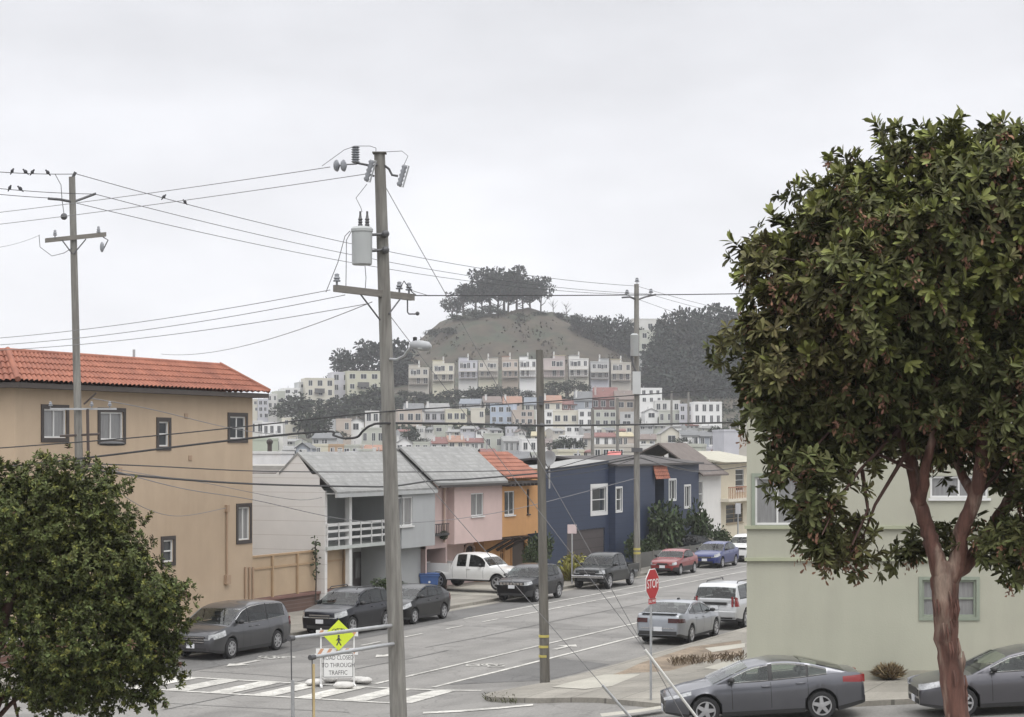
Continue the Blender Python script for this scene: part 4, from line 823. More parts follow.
spm = paint('pale_silver_paint', (.50, .51, .52), .3, .35); rn = car('parked_suv', 'pale silver suv with roof rails parked ahead of the silver grey sedan', 'suv', RUN, spm, 'cars parked along the right kerb'); put_car(rn, 17.5+1.395, 13.6, UANG)
t = MB()
for s in (.62, -.62): t.tube([(.5, s, 1.75), (.45, s, 1.83), (-1.5, s, 1.83), (-1.6, s, 1.75)], .022, 6)
t.build('roof_rail', BLK, rn, smooth=60)
xr = RUN['wb']/2+RUN['fo']-4.8; t = MB(); t.box(xr-.06, xr+.02, -.86, .86, .50, .74); t.build('bumper', spm, rn, bevel=.03)
t = MB(); t.box(xr-.02, xr+.006, -.5, .5, .98, 1.08); t.build('tailgate_trim', BLK, rn)
INS = dict(L=4.66, W=1.82, H=1.41, wb=2.70, fo=.93, wr=.33, top=[(0,.55),(.05,.68),(.45,.80),(1.2,.93),(2.2,.945),(3.2,.99),(4.0,1.06),(4.45,1.07),(4.6,1.02),(4.66,.8)], gh=[(1.0,.90),(2.0,1.32),(2.55,1.405),(2.9,1.40),(3.4,1.33),(4.35,1.07)],
  wins=[(1.5,2.42),(2.52,3.30),(3.36,3.78)], rw=(3.2,4.2), hl=(.62,(.60,.72),(.68,.80)), tl=(.52,(.86,.82),(.98,1.0)), seams_at=(1.55,2.46,3.32), handles=(2.25,3.05), chrome=True, sglass=CLEARG, rl=.5, mirror=1.55, spokes=5, spw=.07, rplate=.78, wsglass=REFL)
ins = car('parked_sedan', 'dark grey sedan parked nose left behind the stop sign pole corner', 'car', INS, paint('steel_grey_paint', (.076, .078, .088), .4, .35), 'grey sedans parked below the green building')
ins.location = (5.87, 47.35, 0); ins['label'] = 'dark grey sedan nosing up to the white guy wire guard near the stop sign'
ACC = dict(L=4.86, W=1.85, H=1.465, wb=2.78, fo=.95, wr=.335, top=[(0,.58),(.05,.74),(.45,.86),(1.25,.97),(2.2,.98),(3.2,1.0),(4.1,1.07),(4.65,1.08),(4.8,1.0),(4.86,.8)], gh=[(1.1,.94),(2.05,1.36),(2.6,1.46),(3.1,1.455),(3.5,1.38),(4.35,1.08)],
  wins=[(1.62,2.5),(2.6,3.4),(3.46,3.82)], rw=(3.45,4.25), hl=(.55,(.64,.74),(.78,.86)), tl=(.4,.8,.98), seams_at=(1.62,2.55,3.42), handles=(2.3,3.15), chrome=True, sglass=CLEARG, rl=.5, mirror=1.68, spokes=8, spw=.045, grille=(.48,.66,.5), wsglass=REFL)
ac = car('parked_sedan', 'dark grey sedan half out of frame behind the red barked trunk', 'car', ACC, paint('iron_grey_paint', (.068, .067, .075), .4, .35), 'grey sedans parked below the green building')
ac.location = (11.72, 46.6, 0)
for o_ in (ins, ac):
    x, y = o_.location.x, o_.location.y; zf, zr = gz(x-1.37, y), gz(x+1.37, y); o_.location.z = (zf+zr)/2+.006; o_.rotation_euler = (0, math.atan2(zr-zf, 2.74), PI)
# ------------------------------------------------------------------ poles, wires, signs
M_POLE = mat('weathered_pole_wood', (.20, .194, .178), .9, .34, 3., 8, streak=(6, 6, .5), bump=.3, bscale=12, col2=(.15, .143, .13))
M_POLED = mat('dark_pole_wood', (.128, .120, .105), .9, .25, 3., 8, streak=(6, 6, .5), col2=(.095, .088, .078))
M_ARM = mat('crossarm_wood', (.16, .15, .135), .9, .2, 4, streak=(1, 1, 6)); M_INS = mat('grey_porcelain', (.22, .23, .25), .3, .1, 8)
M_TANK = mat('transformer_grey', (.35, .365, .365), .5, .06, 3); IRON = mat('pole_hardware', (.10, .10, .105), .55, .1, 6, metal=.5); M_GUARDY = mat('yellow_guard', (.58, .40, .06), .6)
def pole(label, base, top, r0, r1, m=M_POLE, name='utility_pole', group=None):
    o = thing(name, label, 'utility pole', base, 0, group); v = Vector(top)-Vector(base); n = 14; pts = [v*(k/n) for k in range(n+1)]
    t = MB(); t.tube(pts, [r0+(r1-r0)*k/n for k in range(n+1)], 14); t.build('shaft', m, o, smooth=50); o['h'] = v.length; return o
def pin_ins(mb, p, h=.22, r=.07):
    MM = Matrix.Translation(p); mb.lathe([(.02,0),(.02,h*.3),(r*.9,h*.3),(r,h*.4),(r*.6,h*.5),(r*.9,h*.6),(r*.55,h*.75),(r*.65,h*.9),(.02,h)], 10, 0, MM)
def beam(mb, p, q, w, h):
    p, q = Vector(p), Vector(q); d = (q-p).normalized(); s = d.cross(Vector((0,0,1))).normalized()*w/2; u = Vector((0,0,h/2))
    mb.add([p-s-u, p+s-u, p+s+u, p-s+u, q-s-u, q+s-u, q+s+u, q-s+u], [(0,1,2,3),(7,6,5,4),(0,4,5,1),(1,5,6,2),(2,6,7,3),(3,7,4,0)])

# the big pole in front, with transformer, crossarm, street light and guy struts
YP = 38.; base = Vector((-2.09, YP, .06)); p1o = pole('tall weathered grey utility pole with transformer can, crossarm and street light', base, P(379.5, 153, YP), .175, .105)
def L1(px, py, Y=YP): return P(px, py, Y)-base
t = MB(); a0, a1 = L1(336, 289, 36.8), L1(413, 298, 39.05); off = Vector((.14, -.09, 0))*1.3
beam(t, a0+off*0+Vector((.0,-.16,0)), a1+Vector((0,-.16,0)), .1, .125); arm = t.build('crossarm', M_ARM, p1o)
for f in (.02, .82, .95): t = MB(); pin_ins(t, a0.lerp(a1, f)+Vector((0,-.16,.06))); t.build('insulator', M_INS, arm, smooth=50)
t = MB(); t.tube([a0.lerp(a1,.3)+Vector((0,-.22,-.03)), L1(380, 320, 37.85)], .016, 5); t.tube([a0.lerp(a1,.85)+Vector((0,-.22,-.03)), L1(389, 314, 37.85)], .016, 5); t.build('brace', IRON, arm)
tk = MB(); c = L1(362, 265, 37.75); MM = Matrix.Translation(c); tk.lathe([(.17,0),(.19,.02),(.195,.62),(.21,.63),(.21,.68),(.17,.72),(.05,.74)], 24, 0, MM); tank = tk.build('transformer', M_TANK, p1o, smooth=40)
for dx in (-.03, .1):
    t = MB(); MM = Matrix.Translation(c+Vector((dx, -.03, .71))); t.lathe([(.04,0),(.045,.05),(.03,.07),(.045,.1),(.03,.12),(.045,.15),(.03,.17),(.02,.24),(.02,.3)], 10, 0, MM); t.build('bushing', IRON, tank, smooth=40)
t = MB(); 
for py in (234, 250): q = L1(384.5, py, 37.86); t.tube([q, L1(368, py+1, 37.78)], .03, 6); t.ball(q+Vector((.02,-.03,0)), .075)
t.build('hanger', IRON, tank)
t = MB(); t.tube([L1(350, 231, 37.7), L1(345, 236, 37.6), L1(338, 262, 37.4), L1(326, 292, 37)], .008, 5); t.tube([L1(351, 232, 37.7), L1(346.5, 240, 37.6), L1(346, 286, 37.3)], .008, 5); t.tube([L1(365, 266, 37.7), L1(366, 278, 37.7), L1(365, 292, 37.7)], .007, 5)
t.tube([L1(367, 184, 37.5), L1(356, 198, 37.6), L1(361, 208, 37.7), L1(362, 212, 37.72)], .006, 5); t.tube([L1(355, 146, 37.4), L1(344, 150, 37.3), L1(322, 166, 37)], .006, 5); t.tube([L1(355, 146, 37.4), L1(370, 146, 37.6), L1(376, 148, 37.8), L1(376, 153, 37.9)], .006, 5); t.tube([L1(383, 152, 37.9), L1(402, 151, 38), L1(408, 156, 38), L1(404, 165, 38)], .006, 5)
t.build('jumper_wire', IRON, p1o)
def ribbed(p, q, r, n=6):
    t = MB(); p, q = Vector(p), Vector(q); pts = []; rad = []
    for k in range(n*2+1): pts.append(p.lerp(q, k/(n*2))); rad.append(r if k % 2 else r*.62)
    t.tube(pts, rad, 10); return t
ribbed(L1(355.5, 163, 37.5), L1(355.5, 146, 37.5), .085, 7).build('arrester', M_INS, p1o, smooth=60)
t = MB(); t.tube([L1(357, 163, 37.5), L1(372, 166, 37.8), L1(379, 164, 37.95)], .022, 6); t.tube([L1(357, 164, 37.5), L1(346, 164.5, 37.45), L1(334, 166.5, 37.4)], .013, 6); t.tube([L1(384, 165, 37.95), L1(389, 169, 38), L1(392, 175, 38), L1(398, 176, 38)], .022, 6); t.tube([L1(374, 176, 37.8), L1(368, 174, 37.7)], .02, 6); t.build('bracket', IRON, p1o)
t = MB()
for px in (337, 344): 
    q = L1(px, 165.6, 37.42); MM = Matrix.Translation(q) @ Matrix.Rotation(R(90), 4, 'Y') @ Matrix.Rotation(R(20), 4, 'X'); t.lathe([(.02,-.05),(.10,-.03),(.115,.0),(.09,.015),(.03,.05)], 14, 0, MM)
t.build('strain_insulator', M_INS, p1o, smooth=50)
for p_, q_ in (((372, 160), (366, 181)), ((405, 165), (399, 186))):
    o_ = ribbed(L1(*p_, 37.7), L1(*q_, 37.7), .06, 5).build('fuse_cutout', M_INS, p1o, smooth=60); t = MB(); d = Vector((.075, 0, -.02)); t.tube([L1(*p_, 37.7), L1(*p_, 37.7)+d, L1(*q_, 37.7)+d, L1(*q_, 37.7)], .016, 6); t.build('fuse_tube', GALV, o_)
t = MB(); t.box(-.13, .13, -.13, .13, -.012, .01, 0, Matrix.Translation(L1(379.5, 153, YP))); t.build('pole_cap', M_POLED, p1o)
t = MB(); t.tube([L1(390, 359, 37.9), L1(397, 359.5, 37.8), L1(404, 356, 37.7), L1(409, 349, 37.6), L1(413, 345, 37.55)], .026, 8); la = t.build('lamp_arm', GALV, p1o, smooth=50)
t = MB(); h0 = L1(411, 344.5, 37.55); h1 = L1(431, 346.5, 37.3); d = h1-h0
t.tube([h0, h0.lerp(h1,.15), h0.lerp(h1,.5), h0.lerp(h1,.85), h1], [.05,.085,.10,.085,.03], 10); lh = t.build('lamp_head', mat('lamp_housing', (.34,.35,.36), .5), la, smooth=60)
t = MB(); t.ball(h0.lerp(h1,.62)+Vector((0,0,-.05)), .1, 10, 6, 0, (1.2,.8,.5)); t.build('lamp_lens', mat('lamp_lens', (.4,.41,.4), .2), lh, smooth=60); t = MB(); t.lathe([(.04,0),(.04,.07),(.02,.08)], 10, 0, Matrix.Translation(h0.lerp(h1,.2)+Vector((0,0,.07)))); t.build('photocell', BLK, lh)
t = MB(); t.tube([L1(407.5, 299, 38.7), L1(407.5, 312, 38.7), L1(409, 314, 38.7), L1(416, 314, 38.6)], .015, 6); t.ball(L1(417.5, 313.5, 38.6), .04); t.tube([L1(399, 290, 38.4), L1(404, 281, 38.4), L1(412, 292, 38.7), L1(416, 295, 39)], .01, 5); t.build('bracket', IRON, arm)
for i, (s_, e_, Ye, yb, gm, gy_) in enumerate((((395, 625), (290, 638.5), 34.9, 680, GALV, 655), ((398, 643), (311, 657.5), 35.6, 664, M_GUARDY, 664))):
    t = MB(); q = L1(*s_); z = q.z; ex = (e_[0]-CX)/F*Ye; e = Vector((ex, Ye, z+base.z))-base; e.z = (CAMZ-(e_[1]-HY)/F*Ye)-base.z
    t.tube([q, e], .036, 10); st_ = t.build('guy_strut', GALV, p1o, smooth=50)
    t = MB(); t.tube([e-(e-q).normalized()*.10, e+(e-q).normalized()*.03], .05, 8); t.build('strut_clamp', IRON, st_)
    g = gz(e.x+base.x, Ye); zb_ = g-base.z; bot = Vector((e.x+.06, e.y, zb_)); zg = CAMZ-(yb-HY)/F*Ye-base.z
    t = MB(); t.tube([e+Vector((.02,0,-.02)), bot], .012, 6); gw_ = t.build('guy_wire', IRON, st_)
    t = MB(); t.tube([Vector((e.x+.045, e.y, zg)), bot], .034 if i == 0 else .024, 8); t.build('guy_guard', GALV if i == 0 else mat('faded_yellow_guard', (.46,.36,.19), .7), gw_, smooth=50)
WIREM = mat('wire_black', (.035, .035, .037), .7, .05, 3); WIREG = mat('wire_grey', (.17, .17, .175), .6, .05, 3)
# pole on the right corner, with yellow bands
b2 = G(545, 687, .15); p2o = pole('plain dark wooden pole with three yellow bands on the right street corner', b2, P(539.5, 350, b2.y), .15, .105, M_POLED)
for py in (636, 646.5, 656):
    t = MB(); c = P(543.9, py, b2.y)-b2; t.tube([c-Vector((0,0,.035)), c+Vector((0,0,.035))], .155, 14); t.build('reflector_band', mat('yellow_reflector', (.42,.36,.10), .5), p2o)
t = MB(); t.tube([P(544, 426, b2.y-.2)-b2, P(540, 424, b2.y-.2)-b2], .05); t.box(-.06, .06, -.2, -.1, 0, .25, 0, Matrix.Translation(P(541, 405, b2.y)-b2)); t.build('cable_clamp', IRON, p2o)
# tall pole on the left kerb by the red hatchback
b3 = G(637, 576, .13); p3o = pole('tall grey utility pole on the far kerb between black pickup and red hatchback', b3, P(636.5, 284, b3.y), .18, .13)
def L3(px, py, dy=0): return P(px, py, b3.y+dy)-b3
t = MB(); 
for py, hh, rr in ((346, 1.1, .22),): t.lathe([(rr*.9,0),(rr,.04),(rr,hh),(rr*1.05,hh+.02),(rr*.6,hh+.1)], 16, 0, Matrix.Translation(L3(634.5, 356, -.4)))
tf = t.build('transformer', M_TANK, p3o, smooth=40); t = MB(); t.box(-.22, .2, -.16, .1, 0, 1.2, 0, Matrix.Translation(L3(636.8, 394, -.25))); t.build('switch_box', mat('pale_box', (.42,.43,.43), .6), p3o)
t = MB(); t.tube([L3(633, 352, -.4), L3(631, 358, -.4), L3(636, 372, -.3), L3(634, 374, -.3)], .05, 6); t.tube([L3(632, 335, -.4), L3(631, 350, -.4), L3(632.5, 364, -.4), L3(638, 376, -.3)], .05, 6); t.build('cable', IRON, p3o)
t = MB(); t.tube([L3(637, 300), L3(630, 297, -.3), L3(622, 297.5, -.5)], .05, 6); t.tube([L3(637, 300), L3(645, 297, .2), L3(656, 294.5, .4)], .05, 6); t.build('bracket', IRON, p3o)
for px, py, dy in ((627, 296, -.4), (651, 295, .3), (637, 284, 0)): t = MB(); pin_ins(t, L3(px, py, dy), .35, .13); t.build('insulator', M_INS, p3o, smooth=50)
for py in (549, 553): t = MB(); c = L3(637, py); t.tube([c-Vector((0,0,.06)), c+Vector((0,0,.06))], .19, 14); t.build('reflector_band', mat('yellow_reflector', (.42,.36,.10)), p3o)
t = MB(); t.box(-.3, .3, -.02, .02, 0, .22, 0, Matrix.Translation(L3(637, 452, -.25))); t.build('cable_clamp', IRON, p3o)
# pole in front of the tan block
Y0 = 63.4; b0 = Vector(((84-CX)/F*Y0, Y0, .13)); p0o = pole('slim grey utility pole standing in front of the tan apartment block', b0, P(72, 177, Y0), .15, .10)
def L0(px, py, dy=0): return P(px, py, Y0+dy)-b0
t = MB(); beam(t, L0(45.5, 240.5, -.6), L0(107, 235, .6)+Vector((0,-.2,0)), .11, .14); a_ = t.build('crossarm', M_ARM, p0o)
t = MB(); pin_ins(t, L0(55, 238, -.5), .26); t.build('insulator', M_INS, a_, smooth=50); t = MB(); pin_ins(t, L0(98.5, 235.5, .3), .3); t.build('insulator', M_INS, a_, smooth=50); t = MB(); t.ball(L0(102, 247, .3), .1, 8, 6, 0, (.7,.7,1.7)); t.build('fuse_cutout', M_INS, a_, smooth=50)
t = MB(); t.tube([L0(62, 240, -.4), L0(72.5, 254, -.15)], .02, 5); t.tube([L0(86, 239, 0), L0(73.5, 254, -.15)], .02, 5); t.tube([L0(103, 237, .4), L0(108, 240, .4), L0(103, 250, .4)], .02, 5); t.build('brace', IRON, a_)
t = MB(); t.tube([L0(72.5, 178), L0(75.5, 172)], .05, 8); t.tube([L0(73, 202, 0), L0(60, 199.5, -.3), L0(48, 198.5, -.5)], .045, 6); t.tube([L0(73, 202, 0), L0(84, 198, .2), L0(96, 193.5, .3)], .045, 6); t.build('bracket', IRON, p0o)
t = MB(); t.tube([L0(55, 174, -.3), L0(61, 185, -.3), L0(62, 200, -.3), L0(64, 214, -.3)], .012, 5); t.ball(L0(64, 216.5, -.3), .11); t.build('hanging_wire', IRON, p0o)
t = MB(); t.tube([L0(39, 235, -.5), L0(40, 247, -.5), L0(52, 256, -.4), L0(64, 253, -.2), L0(72, 248, -.1)], .011, 5); t.build('slack_loop', IRON, p0o)
t = MB(); beam(t, L0(50, 409, -.5), L0(118, 409, .5)+Vector((0,-.25,0)), .09, .06); ar2 = t.build('crossarm', GALV, p0o)
for px in (52, 93, 111): t = MB(); pin_ins(t, L0(px, 408, 0)+Vector((0,-.2,0)), .2, .07); t.build('insulator', M_INS, ar2, smooth=50)
t = MB(); t.tube([L0(87.5, 409, -.1), L0(88.5, 466, -.1)], .05, 6); t.tube([L0(84, 404, -.1), L0(96, 393, -.3)], .03, 5); t.tube([L0(60, 436, -.3), L0(100, 434, .2)], .04, 5); t.tube([L0(74, 466, -.3), L0(98, 465, .1)], .06, 6); t.build('riser_pipe', mat('rusty_riser', (.06,.045,.04), .7), p0o)
t = MB(); t.lathe([(.04,0),(.10,.0),(.38,.02),(.42,.08),(.30,.13),(.05,.15)], 18, 0, Matrix.Translation(L0(112, 446, -.6)) @ Matrix.Scale(1, 4)); t.build('cable_coil', BLK, p0o)
# distant poles
for i, (px, y0, y1, Y, lb) in enumerate(((592.5, 408, 468, 190, 'thin distant utility pole rising behind the navy house roof left of the tall pole'), (617.5, 398, 462, 230, 'thin distant utility pole between the brown houses just left of the tall kerb pole'), (671.5, 391, 412, 420, 'tiny far pole in front of the dark grove, left of its pair'), (688.5, 391, 412, 420, 'tiny far pole in front of the dark grove, right of its pair'))):
    bb = P(px, y1+14, Y); pole(lb, bb, P(px, y0, Y), .13+.0003*Y, .09+.0003*Y)

# --- wires
def wire(label, A, Bp, sag=0., r=.012, m=WIREM, name='overhead_wire', extra=None):
    A = P(*A) if len(A) == 3 and A[2] > 15 else Vector(A); Bp = P(*Bp); n = 20
    pts = [A.lerp(Bp, k/n) - Vector((0,0,4*sag*(k/n)*(1-k/n))) for k in range(n+1)]
    if extra: pts = [P(*e) for e in extra]
    o = MB(); o.tube(pts, r*.85, 5); w = o.build(name, m); tag(w, label, 'wire', 'overhead wires'); return w, pts
W_ = {}
W_['l1'] = wire('top power wire running left from the slim pole, carrying four birds', (-80, 163, 58.), (74, 174, Y0), .1, .014)
W_['l2'] = wire('power wire left of the slim pole just below the top one, carrying two birds', (-80, 178, 58.), (95, 194, Y0), .1, .013)
wire('third power wire from the left edge to the slim pole, with no birds on it', (-80, 184.5, 58.), (50, 198, Y0-.4), .05, .013)
W_['r1'] = wire('topmost wire from slim pole to far kerb pole, with two birds perched', (75, 173.5, Y0), (637, 286, b3.y), .64, .014)
wire('power wire below the bird wire, to the right bracket of the far kerb pole', (95, 194, Y0), (651, 294, b3.y+.3), .64, .013)
wire('lowest of three power wires sloping from slim pole to far kerb pole', (56, 198, Y0-.4), (627, 294.5, b3.y-.4), .62, .013)
for lb, A, Bq in (('wire leaving the far kerb pole top down to the right into the tree', (637, 286, b3.y), (760, 317, 125)), ('wire from the right bracket of the far kerb pole to the tree', (651, 294.5, b3.y), (760, 321, 125)), ('wire from the left bracket of far kerb pole sloping to the tree', (627, 295, b3.y), (740, 332, 125))): wire(lb, A, Bq, .1, .014, WIREG)
wire('upper wire from the two disc insulators on the big pole to the left edge', (330, 167, 37.4), (-60, 219, 55), .05, .0095, WIREG)
wire('lower thin wire from the big pole top fuse to the left edge', (366, 174, 37.7), (-60, 231, 55), .05, .0095, WIREG)
wire('thin sagging wire from slim pole crossarm to the left edge', (40, 235, 62.8), (-40, 249, 55), .15, .008, WIREG)
wire('upper wire left from the big pole crossarm tip over the tile roof', (330, 290, 36.9), (-60, 342, 52), .15, .009, WIREG)
wire('middle wire of the bundle left from the big pole crossarm over the tile roof', (345, 295, 37.2), (-60, 347.5, 52), .2, .009, WIREG)
wire('lower wire of the bundle left from the big pole crossarm over the tile roof', (366, 304, 37.5), (-60, 352, 53), .2, .009, WIREG)
wire('service wire with a splice from big pole to the standpipe on the tile roof', (372, 302, 37.8), (161, 354, 79.5), .35, .011, WIREG)
wire('nearly level wire right from the big pole crossarm into the right tree crown', (413, 295.5, 39), (1060, 284, 60), .1, .013)
wire('thin wire right from the big pole crossarm joining the level wire', (410, 290, 39), (430, 296, 40), 0, .008, WIREG)
# guys of the big pole
def guy(label, A, Bq, f, gm, r=.0085):
    w, pts = wire(label, A, Bq, 0, r, WIREG, 'guy_wire'); w['category'] = 'guy wire'; w['group'] = 'guy wires of the big pole'; a, b_ = pts[0].lerp(pts[-1], f), pts[-1]
    t = MB(); t.tube([a, b_], .028, 8); t.build('guy_guard', gm, w, smooth=50)
guy('guy wire from below the crossarm with long white guard beside the grey sedan nose', (388, 313, 38), (733, 765, 40), .735, mat('white_guard', (.55,.55,.53), .5))
guy('lowest guy wire with grey guard crossing the corner pavement left of the stop sign', (390, 441, 38), (690, 786, 39.5), .70, GALV)
guy('guy wire from the very top of the big pole down across the navy house', (385, 186, 38), (716, 775, 40), .93, GALV)
# telephone cables
def cable(label, pts, r, m=WIREM):
    ws = [P(*p) for p in pts]; out = []
    for i in range(len(ws)-1):
        p0, p1, p2, p3 = ws[max(i-1,0)], ws[i], ws[i+1], ws[min(i+2, len(ws)-1)]
        for k in range(8): t_ = k/8; out.append(.5*((2*p1)+(p2-p0)*t_+(2*p0-5*p1+4*p2-p3)*t_*t_+(3*p1-p0-3*p2+p3)*t_**3))
    out.append(ws[-1]); o = MB(); o.tube(out, r, 6); return tag(o.build('telephone_cable', m), label, 'cable', 'telephone cables')
cable('straight cable rising gently from the left edge past the big pole, above the looped one', [(-20, 449.5, 43), (130, 438, 41), (250, 426, 39.5), (387, 411.5, 37.8), (540, 402, 44), (740, 388, 55), (900, 380, 65)], .014)
cable('thick black cable with a drip loop beside the big pole', [(-20, 470, 43), (110, 455, 41.5), (225, 441, 40), (323, 431.5, 38.6), (334, 435.5, 38.4), (345, 438.3, 38.3), (357, 437, 38.2), (363, 431, 38.1), (371, 425.5, 38), (387, 423.2, 37.8), (460, 423.7, 40.5), (540, 425.5, 44), (640, 424.5, 49), (735, 422.5, 54), (900, 421, 62)], .023)
cable('black cable along the left kerb from slim pole, upper of the two long ones', [(84, 463.5, Y0), (150, 466, 68), (254, 471, 78), (350, 472, 87), (460, 471.5, 97), (545, 469, 103), (600, 462, 107), (637, 455, b3.y)], .024)
cable('thicker black cable along the left kerb, just below the upper one', [(84, 469, Y0), (152, 477, 68), (254, 484, 78), (358, 486.5, 87), (394, 486, 90), (434, 480.5, 94), (470, 479, 97), (545, 472.5, 103), (600, 464.5, 107), (637, 457.5, b3.y)], .042)
cable('thin cable from slim pole sagging over the tan wall to the clapboard house', [(98, 466, Y0), (180, 488, 70), (254, 500, 79), (350, 520, 87), (430, 521.5, 93), (520, 508, 100), (637, 478, b3.y)], .016, WIREG)
cable('thin slack service drop across the upper tan wall near the middle window', [(90, 398, Y0), (150, 409, 66), (225, 427, 74), (262, 433, 80), (300, 437, 84)], .014, WIREG)
cable('slack service drop looping low over the tan wall to the conduit', [(98, 466, Y0), (130, 500, 67), (175, 516, 72), (226, 508, 77.5)], .012, WIREG)
cable('service drop from slim pole across tan wall below the upper cable', [(96, 465, Y0), (150, 475, 68), (200, 482, 74), (300, 500, 84), (345, 489, 88)], .012, WIREG)
cable('service drop from far kerb pole to the orange house corner', [(637, 458, b3.y), (600, 470, 108), (560, 476, 106), (536, 481, 105.5)], .016)
cable('slack black cable over the navy house roof left of the far kerb pole', [(637, 452, b3.y), (610, 453, 110), (580, 461, 110), (550, 469, 108), (500, 476, 102)], .022)
cable('service drop from far kerb pole to the white house eave', [(637, 455, b3.y), (670, 467, 113), (700, 472, 120), (716, 470, 126)], .016, WIREG)
cable('cable right of the far kerb pole dipping over the navy house roof', [(637, 457, b3.y), (690, 470, 117), (735, 468, 128), (800, 455, 140)], .028)
cable('upper cable right of the far kerb pole above the brown roof', [(637, 453, b3.y), (690, 463, 117), (740, 463, 128), (800, 452, 140)], .022)

# --- birds
FEATH = mat('dark_pigeon_feathers', (.045, .045, .052), .7, .2, 12)
def bird(pts, px, label, flip):
    pxs = [(CX+F*p.x/p.y) for p in pts]; k = min(range(len(pts)-1), key=lambda i: abs((pxs[i]+pxs[i+1])/2-px)); f = (px-pxs[k])/(pxs[k+1]-pxs[k]); q = pts[k].lerp(pts[k+1], f)
    t = MB(); t.ball((0,0,.12), .075, 10, 8, 0, (1.5,.95,1.15), Matrix.Rotation(R(-38), 4, 'Y')); t.ball((.028,0,.185), .046, 8, 6); t.add([(.06,-.012,.19),(.06,.012,.19),(.10,0,.178),(.06,0,.168)], [(0,1,2),(1,3,2),(3,0,2),(0,3,1)])
    t.tube([(-.10,0,.06),(-.18,0,-.02),(-.23,0,-.07)], [.045,.034,.02], 6); t.tube([(0,.025,.06),(0,.025,0)], .008, 4); t.tube([(0,-.025,.06),(0,-.025,0)], .008, 4)
    o = t.build('bird', FEATH, smooth=60); o.location = q; o.rotation_euler = (0, 0, R(200 if flip else -20)+random.uniform(-.5,.5)); o.scale = (.62,.62,.62); tag(o, label, 'bird', 'birds perched on the power wires')
for w, px, lb, fl in (('l1', 13, 'dark bird perched on the top left wire, leftmost of its four', 0), ('l1', 24, 'dark bird on the top left wire, second from left of four', 1), ('l1', 33.5, 'dark bird on the top left wire, third from left of four', 0), ('l1', 46.5, 'dark bird on the top left wire, closest to the slim pole of its four', 1), ('l2', 10.5, 'dark bird on the second left wire, left of its pair', 0), ('l2', 18.7, 'dark bird on the second left wire, right of its pair', 1), ('r1', 165, 'dark bird right of the slim pole, upper of two on the sloping wire', 0), ('r1', 183.5, 'dark bird right of the slim pole, lower of two on the sloping wire', 1)): bird(W_[w][1], px, lb, fl)

# --- stop sign
sb = GG(652, 700, .13); sg = thing('stop_sign', 'red octagonal stop sign on a thin galvanised post at the corner', 'stop sign', sb, R(61))
SIGNRED = mat('sign_red', (.37, .022, .030), .45, .08, 3); SIGNW = mat('sign_white', (.66, .66, .65), .5, .05, 3)
zc = CAMZ-(584-HY)/F*sb.y-sb.z
t = MB(); t.tube([(0,.03,0),(0,.03,zc+.34)], .032, 10); t.build('post', GALV, sg, smooth=50)
def octo(r): return [(r/math.cos(PI/8)*math.cos(PI/8+k*PI/4), r/math.cos(PI/8)*math.sin(PI/8+k*PI/4)) for k in range(8)]
FX = Matrix.Translation((0, -.012, zc)) @ Matrix.Rotation(R(90), 4, 'X')
t = MB(); t.prism(octo(.385), -.012, .0, 0, FX); pl = t.build('plate', SIGNW, sg); t = MB(); t.prism(octo(.362), .002, .005, 0, FX); t.build('face', SIGNRED, pl)
text_mb('STOP', .325, FX @ Matrix.Translation((0,0,.009)), .002, 1.0, .86).build('lettering', SIGNW, pl)
F2 = Matrix.Translation((0, -.012, CAMZ-(601.2-HY)/F*sb.y-sb.z)) @ Matrix.Rotation(R(90), 4, 'X')
t = MB(); t.box(-.21, .21, -.068, .068, -.01, .0, 0, F2); p2_ = t.build('plaque', SIGNRED, sg); text_mb('ALL WAY', .095, F2 @ Matrix.Translation((0,0,.004)), .002, 1, .95).build('lettering', SIGNW, p2_)

# --- road closed barricade with trail crossing sign
bb = G(338, 686.5, 0); br = thing('road_barricade', 'road closed barricade with lime diamond sign standing in the crosswalk', 'barricade', (bb.x, bb.y, gz(bb.x, bb.y)+.009), R(8))
OR = mat('barricade_orange', (.50, .26, .15), .5, .1, 4)
def lz(py): return CAMZ-(py-HY)/F*bb.y-br.location.z
def lx(px): return (px-338)/F*bb.y
t = MB(); 
for x in (lx(321), lx(354)): t.box(x-.02, x+.02, -.02, .02, .0, lz(628)); t.box(x-.035, x+.035, -.42, .42, .0, .06)
t.build('frame', SIGNW, br)
for k, py in enumerate((633, 651.5)):
    z = lz(py); t = MB(); x0, x1 = lx(316), lx(358); t.box(x0, x1, -.055, -.033, z-.1, z+.1); bd = t.build('board', SIGNW, br); t = MB()
    n = 5
    for j in range(n):
        a = x0+.02+(x1-x0)*j/n; w_ = (x1-x0)/n*.4; t.add([(a,-.058,z-.095),(a+w_,-.058,z-.095),(a+w_+.12 if a+w_+.12 < x1 else x1,-.058,z+.095),(a+.12,-.058,z+.095)], [(0,1,2,3)])
    t.build('stripes', OR, bd)
x0, x1, z0, z1 = lx(322.5), lx(353.5), lz(677.5), lz(652.5)
t = MB(); t.box(x0, x1, -.085, -.07, z0, z1); sp_ = t.build('sign_panel', SIGNW, br, bevel=.004); t = MB(); ring(t, x0+.02, x1-.02, z0+.02, z1-.02, .014, -.088, -.0852); t.build('border', BLK, sp_)
for i, s in enumerate(('ROAD CLOSED', 'TO THROUGH', 'TRAFFIC')):
    MM = Matrix.Translation(((x0+x1)/2, -.0865, z1-(z1-z0)*(.2+.3*i))) @ Matrix.Rotation(R(90), 4, 'X'); text_mb(s, .185, MM, .001, 1.0, .72 if i == 0 else .80).build('lettering', mat('sign_ink', (.05,.05,.05), .6), sp_)
